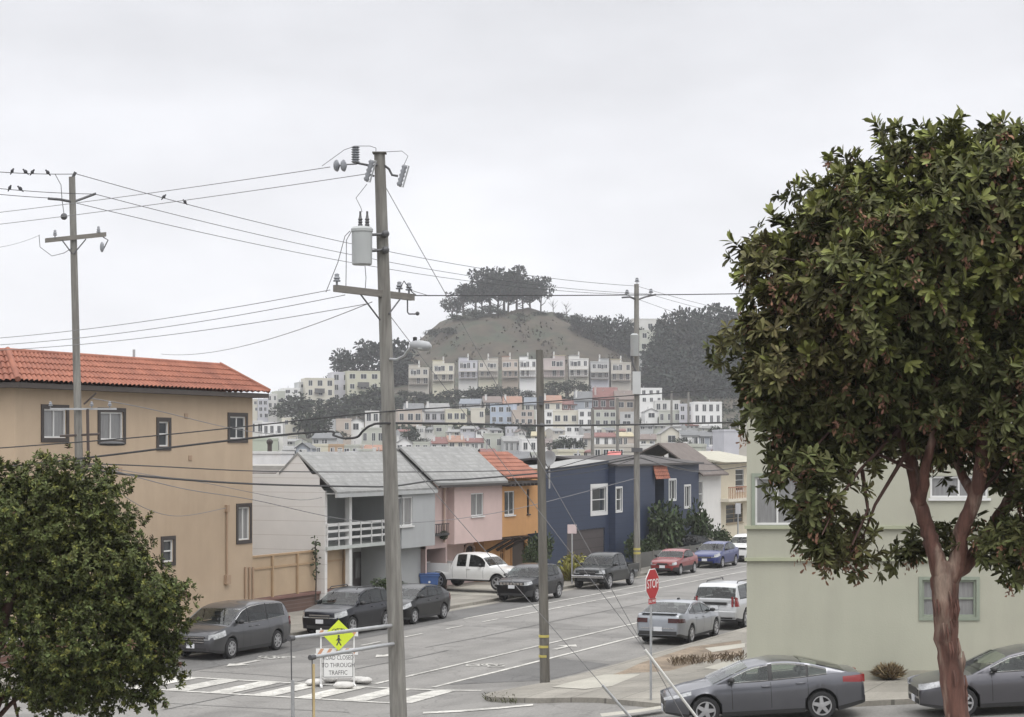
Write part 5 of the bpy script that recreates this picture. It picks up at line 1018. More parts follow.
LIME = mat('lime_sign', (.55, .66, .035), .5, .05, 3); cz = lz(635); r_ = (lz(619.5)-lz(650.5))/2
t = MB(); DM = Matrix.Translation((lx(338.5), -.1, cz)) @ Matrix.Rotation(R(90), 4, 'X'); t.prism([(r_,0),(0,r_),(-r_,0),(0,-r_)], -.008, .004, 0, DM); dm = t.build('diamond_sign', LIME, br)
t = MB(); t.box(-.03, .03, -.1, -.035, lz(662), lz(622), 0, Matrix.Translation((lx(338.5), .02, 0))); t.build('sign_stay', GALV, br)
t = MB(); K = Matrix.Translation((lx(338.5), -.1075, cz)) @ Matrix.Rotation(R(90), 4, 'X')        # walking figure under a bicycle
def ln(p, q, w): d = Vector((q[0]-p[0], q[1]-p[1])).normalized(); n_ = Vector((-d.y, d.x))*w/2; t.add([(p[0]+n_.x,p[1]+n_.y,0),(p[0]-n_.x,p[1]-n_.y,0),(q[0]-n_.x,q[1]-n_.y,0),(q[0]+n_.x,q[1]+n_.y,0)], [(0,1,2,3)], 0, K)
for p, q, w in (((.0,-.06),(.0,-.17),.07), ((0,-.17),(.07,-.30),.035), ((0,-.17),(-.06,-.30),.035), ((0,-.08),(.075,-.16),.025), ((0,-.08),(-.075,-.15),.025), ((-.13,.12),(-.05,.2),.018), ((-.05,.2),(.1,.2),.018), ((.1,.2),(.13,.12),.018), ((-.05,.2),(.02,.12),.018), ((.02,.12),(.1,.2),.018)): ln(p, q, w)
for cx, cy, r, full in ((0,-.02,.035,1), (-.13,.12,.07,0), (.13,.12,.07,0)):
    for k in range(10):
        u0, u1 = 2*PI*k/10, 2*PI*(k+1)/10
        if full: t.add([(cx,cy,0),(cx+r*math.cos(u0),cy+r*math.sin(u0),0),(cx+r*math.cos(u1),cy+r*math.sin(u1),0)], [(0,1,2)], 0, K)
        else: ln((cx+r*math.cos(u0),cy+r*math.sin(u0)), (cx+r*math.cos(u1),cy+r*math.sin(u1)), .018)
t.build('pictogram', mat('sign_ink', (.05,.05,.05)), dm)
SAND = mat('white_sandbag', (.50, .49, .47), .9, .12, 6, bump=.4, bscale=20)
for i, (px, py, sx, lb) in enumerate(((314.5, 686, .46, 'white sandbag lying at the left foot of the barricade'), (330.5, 682.5, .36, 'white sandbag tucked behind the road closed sign panel'), (344, 689, .52, 'white sandbag lying in front of the barricade sign'), (358, 683.5, .30, 'small white sandbag leaning at right barricade foot'), (364.5, 684, .38, 'white sandbag rightmost beside the barricade, nearest the big pole'))):
    q = G(px, py, 0); t = MB(); n = 16
    for k in range(9):
        a = -1+2*k/8
        for j in range(n): th = 2*PI*j/n; w = (1-abs(a)**3.2)**.5*(1+.08*math.sin(5*th+3*a+i)); t.v.append((a*sx*.62, w*.2*math.cos(th), .10+w*(.11 if math.sin(th) > 0 else .095)*math.sin(th)))
    for k in range(8):
        for j in range(n): t.f.append((k*n+j, k*n+(j+1)%n, (k+1)*n+(j+1)%n, (k+1)*n+j)); t.m.append(0)
    o_ = t.build('sandbag', SAND, smooth=70); o_.location = (q.x, q.y, gz(q.x, q.y)+.005); o_.rotation_euler = (0, 0, R([10, -14, 3, 60, -22][i])); tag(o_, lb, 'sandbag', 'sandbags weighting the barricade')

# --- small street things
def post_sign(label, px, py0, py1, b_, w, h, m, cat='sign', rz=0.):
    a = wa(px, b_); q = S(a, b_, .13); o = thing('parking_sign', label, cat, q, rz); zt = CAMZ-(py0-HY)/F*q.y-q.z; zb_ = CAMZ-(py1-HY)/F*q.y-q.z
    t = MB(); t.tube([(0,0,0),(0,0,zt)], .045, 8); t.build('post', GALV, o); t = MB(); t.box(-w/2, w/2, -.065, -.047, zb_, zt); t.build('plate', m, o, bevel=.004); return o
post_sign('pale pink parking sign on a grey post in front of the navy house garage', 572, 524.5, 533.5, -.5, .46, .46, mat('faded_pink_sign', (.52,.42,.42), .6))
post_sign('narrow grey sign on a post in front of the cream house', 738, 503, 514, -.6, .34, .6, mat('grey_sign', (.40,.40,.41), .6))
q = G(428, 592, .14); rb = thing('recycling_bin', 'blue wheeled recycling bin beside the white pickup tailgate', 'recycling bin', q, R(12)); BLUE = mat('bin_blue', (.035, .085, .24), .5, .08, 5)
t = MB(); t.add([(-.38,-.33,.1),(.38,-.33,.1),(.38,.33,.1),(-.38,.33,.1),(-.47,-.4,.86),(.47,-.4,.86),(.47,.4,.86),(-.47,.4,.86)], [(0,3,2,1),(4,5,6,7),(0,1,5,4),(1,2,6,5),(2,3,7,6),(3,0,4,7)]); t.box(-.5,.5,-.43,-.40,.76,.84); t.build('tub', BLUE, rb, bevel=.02)
t = MB(); t.box(-.49,.49,-.44,.44,.863,.91); t.build('lid', BLUE, rb, bevel=.02)
for s in (-.3, .3): t = MB(); t.tube([(s-.04,.3,.1),(s+.04,.3,.1)], .1, 12); t.build('wheel', TYRE, rb)
t = MB(); t.prism([(.06*math.cos(k*PI/3), .06*math.sin(k*PI/3)) for k in range(6)], 0, .004, 0, Matrix.Translation((0,-.385,.5)) @ Matrix.Rotation(R(95), 4, 'X')); t.build('emblem', SIGNW, rb)
lf = house('low_fence', 'low grey mesh fence in front of the shrubs beside the red hatchback', 'fence', wa(640, -.9), wa(712, -.9), -.9); Lf = lf['len']; FG = mat('fence_grey', (.11, .11, .10), .8, .15, 3)
t = MB(); t.box(0, Lf, .0, .03, .15, 1.0); t.build('panel', FG, lf)
for k in range(7): t = MB(); x = Lf*k/6; t.box(x-.04, x+.04, -.04, -.003, 0, 1.08); t.build('post', mat('fence_post_grey', (.15,.145,.13), .8), lf)
# ------------------------------------------------------------------ foliage
def leaf_mat(name, col, island=.35, rough=.5, spec=.5, col2=None):
    m = mat(name, col, rough, .25, 1.3, 3, island=island, spec=spec, col2=col2, mix=(.5, .72)); p = m.node_tree.nodes['Principled BSDF']
    return m
def unit(a): return a/np.maximum(np.linalg.norm(a, axis=-1, keepdims=True), 1e-9)
def leaf_object(name, m, base, dirs, norm, length, width, parent, curl=.12):
    """one folded, pointed leaf per row: 6 vertices, 2 faces"""
    n = len(base); side = unit(np.cross(dirs, norm)); nn = unit(np.cross(side, dirs)); L_ = length[:, None]; Wd = width[:, None]
    tip = base+dirs*L_-nn*L_*curl
    V = np.stack([base, base+dirs*L_*.42+side*Wd*.42+nn*Wd*.16, base+dirs*L_*.78+side*Wd*.5+nn*(Wd*.12-L_*curl*.45), tip, base+dirs*L_*.78-side*Wd*.5+nn*(Wd*.12-L_*curl*.45), base+dirs*L_*.42-side*Wd*.42+nn*Wd*.16], 1).reshape(-1, 3)
    me = bpy.data.meshes.new(name); me.vertices.add(6*n); me.vertices.foreach_set('co', V.astype(np.float32).ravel())
    idx = (np.arange(n)[:, None]*6 + np.array([[0,1,2,3,0,3,4,5]])).ravel()
    me.loops.add(8*n); me.loops.foreach_set('vertex_index', idx.astype(np.int32)); me.polygons.add(2*n)
    me.polygons.foreach_set('loop_start', np.arange(0, 8*n, 4, dtype=np.int32)); me.polygons.foreach_set('loop_total', np.full(2*n, 4, dtype=np.int32))
    me.materials.append(m); me.update(calc_edges=True); me.validate()
    o = bpy.data.objects.new(name, me); COL.objects.link(o); o.parent = parent; return o
def rosettes(cent, axis, nl, lo, hi, ratio, sp=(30, 88)):
    n = len(cent); rep = lambda a: np.repeat(a, nl, 0); ax = rep(axis); c = rep(cent)
    rnd = rng.normal(size=(n*nl, 3)); t = unit(np.cross(ax, rnd)); ph = np.radians(rng.uniform(sp[0], sp[1], n*nl))[:, None]
    d = unit(ax*np.cos(ph)+t*np.sin(ph)-np.array([0,0,.18])); nm = unit(ax+rng.normal(size=ax.shape)*.22)
    ln = rng.uniform(lo, hi, n*nl); return c-ax*rng.uniform(0, .05, (n*nl, 1)), d, nm, ln, ln*ratio*rng.uniform(.8, 1.2, n*nl)
def blob_points(blobs, Y, per, shell=.55, jit=.5, org=None):
    """points through overlapping crown lobes given as picture ellipses at distance Y; returns points and outward axes"""
    s = Y/F; Cs, As = [], []
    for bl_ in blobs:
        px, py, rx, ry = bl_[:4]; bdy = bl_[4] if len(bl_) > 4 else random.uniform(-jit, jit)
        n = int(per*(rx*ry)**.75*s**1.5*6); d = unit(rng.normal(size=(n, 3))); r = (shell+(1-shell)*rng.random((n, 1))**.6)
        r *= 1+.16*np.sin(d[:, :1]*5+px)+.12*np.sin(d[:, 2:]*7+py)
        c = np.array(P(px, py, Y+bdy)); rad = np.array([rx*s, (rx+ry)/2*s, ry*s])
        Cs.append(c+d*r*rad); As.append(unit(d+np.array([0,0,.45])+rng.normal(size=(n, 3))*.25))
    return np.concatenate(Cs)-np.array(org), np.concatenate(As)
def clumps(cen, axs, frac, lo, hi, per):
    """break a crown into uneven leafy clumps: small lobes seated on points of the crown, with gaps between them"""
    k = rng.random(len(cen)) < frac; c, a = cen[k], axs[k]; Cs, As = [], []
    for p, u in zip(c, a):
        r = rng.uniform(lo, hi); n = int(per*(r/hi)**2); d = unit(rng.normal(size=(n, 3))+u*.7+np.array([0,0,.3])); Cs.append(p+u*r*.5+d*r*np.array([1,1,.75])*rng.uniform(.55,1.1,(n,1))); As.append(unit(d+u*.4+np.array([0,0,.3])))
    return np.concatenate(Cs), np.concatenate(As)

# --- red barked tree in the right foreground
YT = 26.; tb = Vector(((970-CX)/F*YT, YT, gz(5.95, YT)))
rt = thing('strawberry_tree', 'large broad leaved tree with peeling red brown trunk at the right edge', 'tree', tb)
BARK = mat('red_brown_bark', (.118, .056, .042), .8, .55, 5., 10, streak=(2.6, 2.6, .45), bump=.9, bscale=11, col2=(.26, .19, .15), mix=(.53, .66))
DBARK = mat('dark_limb_bark', (.085, .045, .036), .85, .3, 5., 6, bump=.4)
def T(px, py, dy=0.): return P(px, py, YT+dy)-tb
def limb(pts, rad, name, m, n=12, wob=.007):
    t = MB(); out, rr = [], []; pts = [Vector(p) for p in pts]
    for i in range(len(pts)-1):
        p0, p1, p2, p3 = pts[max(i-1,0)], pts[i], pts[i+1], pts[min(i+2,len(pts)-1)]
        for k in range(6):
            f = k/6; out.append(.5*((2*p1)+(p2-p0)*f+(2*p0-5*p1+4*p2-p3)*f*f+(3*p1-p0-3*p2+p3)*f**3)+Vector((random.gauss(0,wob),random.gauss(0,wob),0))); rr.append((rad[i]+(rad[i+1]-rad[i])*f)*random.uniform(.97,1.03))
    out.append(pts[-1]); rr.append(rad[-1]); t.tube(out, rr, n); return t
t = limb([T(974, 830), T(966, 760), T(957, 715), T(950, 665), T(946, 625), T(945, 585), T(944, 560)], [.25, .185, .163, .156, .162, .185, .12], 'trunk', BARK)
for s in range(26):                                                             # curling bark flakes
    f = random.random(); z = 575+f*190; q = T(944+f*18+random.uniform(-13, 13), z, -.19); t.tube([q, q+Vector((.02,-.012,-.12)), q+Vector((.0,-.05,-.22))], [.012,.02,.004], 4)
trk = t.build('trunk', BARK, rt, smooth=179)
for pts, rad in (([T(945, 582), T(937, 560), T(929, 533, .1), T(920, 505, .1), T(913, 470, .2), T(898, 425, .3), T(880, 370, .3), T(862, 310, .2)], [.15,.115,.10,.095,.085,.065,.045,.02]),
    ([T(946, 584), T(957, 563, -.05), T(961, 534, -.1), T(974, 500, -.2), T(981, 462, -.3), T(983, 420, -.2), T(986, 350, -.1), T(990, 260, 0)], [.15,.12,.105,.10,.085,.07,.05,.02]),
    ([T(952, 572), T(970, 560, .1), T(993, 526, .2), T(1012, 495, .3), T(1032, 455, .4), T(1070, 400, .5)], [.13,.105,.09,.08,.065,.03]),
    ([T(920, 505, .1), T(925, 470, -.1), T(935, 420, -.3), T(930, 340, -.4), T(915, 250, -.4)], [.08,.065,.05,.035,.015]), ([T(983, 440, -.2), T(1005, 400, -.5), T(1030, 340, -.7)], [.06,.04,.02]),
    ([T(976, 500, -.2), T(958, 462, .3), T(952, 410, .5), T(945, 330, .6)], [.07,.06,.045,.02])):
    limb(pts, rad, 'limb', BARK).build('limb', BARK, rt, smooth=179)
t = MB()
for pts in ([(898, 430), (860, 470), (838, 500), (822, 535)], [(905, 455), (875, 505), (862, 540), (845, 560)], [(880, 380), (840, 420), (808, 455), (795, 490)], [(860, 330), (810, 330), (765, 345)], [(870, 300), (820, 265), (765, 255)], [(1015, 495), (1022, 520), (1018, 545)], [(975, 500), (1000, 470), (1024, 440)], [(930, 360), (890, 330), (840, 300)], [(985, 380), (960, 330), (940, 270)], [(990, 400), (955, 370), (900, 365)], [(913, 470), (880, 455), (840, 440)], [(862, 470), (868, 510), (852, 545)]):
    d0 = random.uniform(-.7, .2); t.tube([T(x, y, d0*(i/2)) for i, (x, y) in enumerate(pts)], [.03, .02, .014, .008][:len(pts)], 6)
t.build('twigs', DBARK, rt, smooth=60)
BL = [(930,250,112,88),(1000,215,100,82),(1080,285,115,105),(862,290,98,74),(806,262,42,40),(772,286,28,24),(802,342,52,44),(772,397,28,34),(812,412,52,44),(872,402,84,66),(960,362,105,74,.5),(1030,402,85,80),(1092,430,85,85),(884,196,42,32),(935,168,46,28),(1002,168,50,20),(1062,192,64,36),(818,228,26,20),(846,206,24,18),(846,440,56,26,.7),(928,440,44,26,1.2),(800,470,22,26),(808,508,22,28),(832,545,22,20),(852,558,12,10),(792,448,26,24),(914,556,11,12),(1010,470,30,18,1.2),(1012,546,22,30),(746,264,10,10),(905,330,100,80),(744,330,9,14),(745,378,14,16),]
BL = [(b_[0]+(6 if b_[0] < 830 else 0), b_[1]+(5 if b_[1] < 240 else -3 if b_[1] > 430 else 0), b_[2]*.88, b_[3]*.88)+tuple(b_[4:]) for b_ in BL]
cen, axs = blob_points(BL, YT, 100, .42, .7, tb)
c2_, a2_ = clumps(cen, axs, .13, .16, .42, 11); kp_ = rng.random(len(cen)) < .5; cen, axs = np.concatenate([cen[kp_], c2_]), np.concatenate([axs[kp_], a2_])
def sprigs(cen, axs, frac, reach):
    k = rng.random(len(cen)) < frac; c, a = cen[k], unit(axs[k]+rng.normal(size=(k.sum(), 3))*.3); L_ = rng.uniform(.35, 1., (len(c), 1))*reach
    return np.concatenate([cen, c+a*L_, c+a*L_*.5]), np.concatenate([axs, a, a])
cen, axs = sprigs(cen, axs, .10, .34)
FOL = leaf_mat('glossy_dark_leaf', (.086, .093, .035), .55, .55, .18, (.120, .104, .044)); YOUNG_LIT = leaf_mat('toplit_young_leaf', (.165, .180, .052), .35, .55, .2)
o_ = leaf_object('crown', FOL, *rosettes(cen, axs, 12, .08, .19, .29), rt)
out_ = rng.random(len(cen)) < .12+.35*np.clip((cen[:, 2]-np.quantile(cen[:, 2], .45))/2.4, 0, 1)  # paler leaves thicken upwards: top light painted into the crown, besides new growth
zc_ = cen[:, 2]; hi_ = out_ & (zc_ > np.quantile(zc_, .35))
leaf_object('young_shoots', YOUNG_LIT, *rosettes(cen[hi_]+axs[hi_]*.07, axs[hi_], 8, .13, .20, .30, (18, 65)), rt, curl=.05)
sel = rng.random(len(cen)) < .10; fc = cen[sel]; n = len(fc)*16
base_ = np.repeat(fc, 16, 0)+rng.normal(size=(n, 3))*np.array([.035,.035,.06])-np.array([0,0,.1]); leaf_object('flower_clusters', leaf_mat('dry_flower_cluster', (.26, .145, .095), .3, .8, .2), base_, unit(rng.normal(size=(n, 3))-np.array([0,0,1.2])), unit(rng.normal(size=(n,3))), rng.uniform(.05,.09,n), rng.uniform(.022,.036,n), rt)

# --- leafy tree at the lower left
YL = 30.; lb_ = Vector(((-25-CX)/F*YL, YL, gz(-8, YL))); lt = thing('small_street_tree', 'dense dark green leafy tree filling the lower left corner', 'tree', lb_)
def TL(px, py, dy=0.): return P(px, py, YL+dy)-lb_
t = limb([Vector((0,0,-.05)), TL(-20, 760), TL(-15, 705), TL(-5, 650), TL(10, 600), TL(30, 550)], [.16,.13,.12,.10,.07,.03], 'trunk', DBARK); t.build('trunk', DBARK, lt, smooth=60)
for pts in ([(-15, 700), (5, 640), (40, 610), (90, 590)], [(-12, 730), (8, 690), (19, 720), (22, 740)], [(-20, 740), (15, 700), (60, 680), (110, 660)], [(-8, 660), (-30, 600), (-50, 560)]): limb([TL(x, y, .25*i+.3) for i, (x, y) in enumerate(pts)], [.05,.035,.02,.01], 'limb', DBARK, 8).build('limb', DBARK, lt, smooth=60)
BLL = [(40,526,66,50), (98,508,24,26), (20,590,90,70), (100,575,56,46), (138,600,44,42), (85,640,72,50), (150,648,32,40), (45,680,36,34), (-60,570,100,90), (60,490,40,26), (15,494,34,22), (160,605,24,26), (120,545,30,26), (155,690,14,16), (75,690,44,22), (-70,660,70,60), (110,672,30,22)]
BLL = [(b_[0]-(5 if b_[0] > 90 else 0), b_[1]+3, b_[2]*.86, b_[3]*.86) for b_ in BLL]
cen, axs = blob_points(BLL, YL, 230, .42, .6, lb_)
c2_, a2_ = clumps(cen, axs, .11, .12, .34, 12); kp_ = rng.random(len(cen)) < .45; cen, axs = np.concatenate([cen[kp_], c2_]), np.concatenate([axs[kp_], a2_])
cen, axs = sprigs(cen, axs, .08, .32)
FOL2 = leaf_mat('dark_green_leaf', (.070, .086, .028), .55, .55, .18, (.098, .108, .036))
leaf_object('crown', FOL2, *rosettes(cen, axs, 14, .04, .095, .36), lt)
hi_ = rng.random(len(cen)) < .30; leaf_object('young_shoots', leaf_mat('olive_young_leaf', (.150, .160, .042), .35, .55, .2), *rosettes(cen[hi_]+axs[hi_]*.04, axs[hi_], 10, .04, .08, .34, (18, 70)), lt, curl=.05)
hi_ = rng.random(len(cen)) < .012; leaf_object('dry_leaves', leaf_mat('dry_leaf', (.14, .085, .06), .3, .8, .2), *rosettes(cen[hi_], axs[hi_], 5, .07, .12, .34), lt)

# --- generic bushes and far trees: clump-of-leaf crowns
def crown_mesh(kind, seed, n, size):
    """unit crown: height 1, radius about .5; returns leaf arrays"""
    r_ = np.random.default_rng(seed); lob = []
    if kind == 'bush': lob = [(r_.uniform(-.28,.28), r_.uniform(-.28,.28), r_.uniform(.3,.68), r_.uniform(.2,.34)) for _ in range(9)]
    elif kind == 'umbrella': lob = [(r_.uniform(-.38,.38), r_.uniform(-.38,.38), r_.uniform(.36,.92)**.8, r_.uniform(.08,.19)) for _ in range(20)]
    elif kind == 'cypress': lob = [(r_.uniform(-.3,.3)*(1.15-z), r_.uniform(-.3,.3)*(1.15-z), z, r_.uniform(.10,.20)) for z in np.linspace(.2,.9,18)]
    else: lob = [(r_.uniform(-.32,.32)*(1.2-z*.6), r_.uniform(-.32,.32)*(1.2-z*.6), z, r_.uniform(.10,.2)) for z in np.linspace(.16,.9,26)]
    w = np.array([l[3]**2 for l in lob]); k = r_.choice(len(lob), n, p=w/w.sum()); A = np.array(lob)[k]; d = unit(r_.normal(size=(n, 3)))
    fl = np.array([1,1,.55]) if kind in ('umbrella', 'cypress') else np.array([1,1,1])
    p = A[:, :3]+d*A[:, 3:4]*(.55+.5*r_.random((n,1)))*fl
    dirs = unit(d+r_.normal(size=(n,3))*.6); nm = unit(d+np.array([0,0,.5])+r_.normal(size=(n,3))*.4)
    return p, dirs, nm, r_.uniform(.6, 1.2, n)*size, r_.uniform(.35,.6,n)*size, lob
_pr = {}
def plant(kind, v, name, label, cat, loc, h, w, m, group=None, n=700, size=.1, trunk=None, rz=None):
    """a bush or tree; copies share the crown mesh of the same kind, variant and material"""
    key = (kind, v, m.name, n); o = thing(name, label, cat, loc, random.uniform(0, 6.28) if rz is None else rz, group); o.scale = (w, w, h)
    if key in _pr:
        for ch in _pr[key]: c = ch.copy(); COL.objects.link(c); c.parent = o
        return o
    p, d, nm, ln, wd, lob = crown_mesh(kind, v, n, size); kids = [leaf_object('crown', m, p, d, nm, ln, wd, o)]
    if trunk or kind != 'bush':
        t = MB(); r_ = random.Random(v)
        t.tube([(0,0,-.12),(.01,0,.2),(.0,.02,.5),(.02,0,.75)], [.035,.028,.02,.008], 6)
        for q in lob[::2]: z = max(.12, q[2]-.22); t.tube([(0,0,z*.8),(q[0]*.5,q[1]*.5,z+.02),(q[0],q[1],q[2])], [.016,.011,.004], 5)
        kids.append(t.build('trunk', DTRUNK, o, smooth=60))
    else:
        t = MB()
        for k in range(5): a = k*1.26; t.tube([(.03*math.cos(a),.03*math.sin(a),-.05),(.12*math.cos(a),.12*math.sin(a),.25),(.2*math.cos(a),.2*math.sin(a),.5)], [.02,.014,.006], 5)
        kids.append(t.build('stems', DTRUNK, o))
    _pr[key] = kids; return o
DTRUNK = mat('dark_tree_trunk', (.055, .048, .042), .9, .2, 3)
F_FAR = leaf_mat('far_dark_needles', (.017, .024, .018), .4, .7, .2); F_EUC = leaf_mat('far_eucalyptus_leaf', (.024, .032, .025), .45, .7, .2, (.032,.040,.032)); F_EUC2 = leaf_mat('far_dusky_leaf', (.034, .038, .030), .45, .7, .2); F_EUC3 = leaf_mat('far_deep_green_leaf', (.017, .027, .018), .45, .7, .2); F_BUSH = leaf_mat('slope_shrub_leaf', (.022, .031, .017), .4, .7, .2, (.034,.043,.02)); F_NEAR = leaf_mat('garden_shrub_leaf', (.042, .062, .024), .4, .55, .3, (.062,.082,.03))
def at_px(px, py, Y): p = P(px, py, Y); return p
# hilltop trees
HT = [(452,321,299,20),(463,316,291,28),(476,314,283,34),(490,313,271,40),(504,313,268,38),(517,313,276,34),(530,313,281,30),(541,314,279,24),(498,314,286,36),(482,314,288,26),(523,314,286,28),(508,313,284,30)]
HTL = ['lowest leaning tree at the left end of the hilltop grove','tree second from the left end of the hilltop grove','spreading tree left of the tallest hilltop crown','tallest left crown of the hilltop grove','tallest tree at the middle of the hilltop grove','tree just right of the tallest hilltop crown','lower tree toward the right end of the hilltop grove','rightmost tree of the hilltop grove']
for i, (px, yb, yt, w) in enumerate(HT):
    Y = 722+random.uniform(-8, 10); p = at_px(px, yb, Y); p.z = min(p.z, gz(p.x, Y)+.3); s = Y/F; h = P(px, yt, Y).z-p.z
    plant('umbrella', i % 4+1, 'hilltop_tree', HTL[i] if i < len(HTL) else 'dark tree standing among the trunks inside the hilltop grove', 'tree', p, h*1.05, w*s*1.15, F_FAR, 'trees on the hilltop', 900, .09)
BARE = mat('bare_branch_bark', (.10, .09, .085), .9, .2, 2)
for px, yt, lb in ((553, 302, 'thin bare tree right of the hilltop grove, left of its pair'), (566, 304, 'thin bare tree right of the hilltop grove, nearer the slope shrubs')):
    Y = 720; p = P(px, 318, Y); p.z = gz(p.x, Y); o = thing('bare_tree', lb, 'tree', p, 0, 'bare trees on the hilltop'); h = P(px, yt, Y).z-p.z; t = MB(); t.tube([(0,0,-.3),(.1,0,h*.5),(0,.1,h)], [.16,.12,.05], 5)
    for k in range(14): z = h*random.uniform(.3,.85); a = random.uniform(0,6.28); l_ = random.uniform(1,2.4); t.tube([(.05,0,z),(l_*.5*math.cos(a),l_*.5*math.sin(a),z+l_*.5),(l_*math.cos(a),l_*math.sin(a),z+l_)], [.07,.05,.02], 4)
    t.build('trunk', BARE, o)
# conifers left of the hill
for px, yb, yt, w, Y, v, lb in ((343,388,350,34,640,1,'small flat topped cypress above the pale terrace houses, leftmost of the dark trees'), (368,390,342,40,645,2,'dark cypress left of the big pole above the yellow green house'), (384,392,337,44,650,3,'tall dark cypress just behind the big pole'), (402,394,341,42,650,4,'dark cypress under the street light head'), (392,396,358,50,640,2,'lower dark cypress behind the big pole beside the hill foot')):
    p = P(px, yb, Y); s = Y/F; plant('cypress', v, 'cypress_tree', lb, 'tree', p, (yb-yt)*s, w*s*1.3, F_FAR, 'cypresses left of the hill', 800, .10)
# shrubs and trees on the right shoulder of the hill
for i, (px, yb, yt, w, lb) in enumerate(((578,332,318,18,'round shrub on the right shoulder of the hill, leftmost'), (592,346,320,20,'narrow dark tree on the right shoulder of the hill'), (604,352,319,26,'bushy dark tree on the right shoulder of the hill, left of the far kerb pole'), (619,362,321,32,'tallest dark tree just left of the far kerb pole'), (612,366,338,36,'lower dark tree above the terrace right end'), (630,370,325,24,'dark tree directly behind the far kerb pole'))):
    Y = 690; p = P(px, yb, Y); s = Y/F; plant('euc', i % 4+1, 'dark_tree', lb, 'tree', p, (yb-yt)*s*1.05, w*s*1.25, (F_EUC, F_EUC2, F_EUC3)[i % 3], 'trees on the right shoulder of the hill', 1300, .10)
GR = [(662,350,324,24,640),(676,352,317,30,640),(692,352,313,36,640),(708,352,310,36,640),(724,352,313,36,640),(740,354,318,36,640),(755,356,322,36,640),(655,372,344,26,630),(670,376,336,34,630),(688,376,332,38,630),(706,376,330,38,630),(724,376,334,36,630),(742,378,338,36,630),(648,396,366,22,622),(662,398,356,32,620),(680,400,352,36,620),(698,400,352,38,620),(716,400,354,36,620),(734,400,356,36,620),(752,400,356,36,620),(672,402,372,36,612),(692,402,374,36,612),(712,404,376,36,612),(730,404,376,36,612)]
for i, (px, yb, yt, w, Y) in enumerate(GR):
    s = Y/F; p = P(px, yb, Y); p.z = min(p.z, gz(p.x, Y)+ (6 if Y > 635 else 3)); h = P(px, yt, Y).z-p.z
    plant('euc', i % 5+1, 'dark_tree', 'dark tree in the dense grove right of the far kerb pole', 'tree', p, h*1.04*random.uniform(.9,1.06), w*s*random.uniform(1.2,1.55), (F_EUC, F_EUC2, F_EUC, F_EUC3)[i % 4], 'trees of the dark grove right of the hill', 1300, .10)
# slope shrubs
SH = [(284,418,24,12,585),(300,416,36,20,585),(322,418,34,18,585),(343,416,30,18,590),(362,410,30,18,592),(380,402,28,16,596),(372,418,34,12,575),(398,412,26,14,590),(308,436,26,22,480),(322,434,24,20,480),(340,440,16,9,450),(424,402,18,8,600),(480,399,22,12,600),(494,397,20,11,600),(512,396,18,9,600),(556,394,20,12,598),(570,392,18,12,598),(584,392,14,9,598),(546,398,16,9,590),(410,444,18,14,500),(423,446,14,8,500),(440,434,26,8,535),(476,431,22,7,535),(500,433,24,9,535),(520,431,20,8,535),(566,450,22,12,430),(556,451,18,10,430),(578,451,16,10,430),(682,448,16,10,420),(704,417,14,9,520),(716,416,18,12,520),(720,440,18,13,440),(706,446,14,8,440),(640,424,18,6,530),(660,424,16,7,530),(592,436,20,6,520),(608,436,16,6,520),(645,384,14,8,606)]
for i, (px, yb, w, h, Y) in enumerate(SH):
    s = Y/F; plant('bush', i % 4+1, 'slope_shrub', 'dark green shrub among the hillside houses below the terrace', 'shrub', P(px, yb+1, Y), h*s*1.25, w*s*1.25, F_BUSH, 'shrubs among the hillside houses', 420, .14)
for i, (px, Y, w, h) in enumerate(((470,706,5,3),(478,700,6,2.6),(488,708,7,3),(462,700,5,2.2),(500,705,4,2),(455,712,4,2),(540,703,5,2),(560,708,6,2),(520,700,3,1.6),(575,706,6,3),(435,695,6,2.4),(448,690,5,2))):
    x = (px-CX)/F*Y; plant('bush', i % 4+1, 'hill_shrub', 'low dark shrub on the bare upper hillside', 'shrub', (x, Y, gz(x, Y)), h*1.2, w*1.2, F_BUSH, 'low shrubs on the bare hill', 420, .14)
# garden shrubs by the row houses
for px, py, w, h, v, m, lb in ((664,560,30,54,1,F_NEAR,'tall green shrub under the tiled hood of the navy house'), (697,556,24,44,2,F_NEAR,'green shrub below the right windows of the navy house'), (634,562,16,26,3,F_NEAR,'dark shrub behind the far kerb pole base'), (648,564,16,24,4,F_NEAR,'low green shrub between far kerb pole and the tall shrub'), (718,552,20,22,2,F_NEAR,'dark shrub beside the white house door'), (388,592,26,13,1,F_NEAR,'low clipped shrub below the grey bay window'), (540,566,20,30,3,F_NEAR,'green shrub beside the orange arched door'), (530,572,12,26,2,F_NEAR,'narrow shrub left of the dark corner pole by the arch'), (444,540,10,8,4,F_NEAR,'potted plant trailing on the pink house ledge')):
    b_ = -3.2 if py > 545 else -4.4; a = wa(px, b_); q = S(a, b_, .13); s = q.y/F; q.z = max(.13, CAMZ-(py-HY)*s) if py > 545 else CAMZ-(py-HY)*s
    plant('bush', v, 'garden_shrub', lb, 'shrub', q, h*s*1.2, w*s*1.25, m, None, 900, .13)
YEL = leaf_mat('yellow_green_blade', (.24, .23, .055), .35, .6, .3)
def blades(label, loc, h, n, m, spread=.8, wd=.05, name='spiky_plant', cat='plant'):
    o = thing(name, label, cat, loc); b_ = rng.normal(size=(n,3))*np.array([.12,.12,0])*h; d = unit(np.stack([rng.normal(size=n)*spread, rng.normal(size=n)*spread, np.ones(n)], 1)); leaf_object('blades', m, b_, d, unit(np.cross(d, rng.normal(size=(n,3)))), rng.uniform(.6,1.1,n)*h, rng.uniform(.7,1.2,n)*wd, o, curl=.2); return o
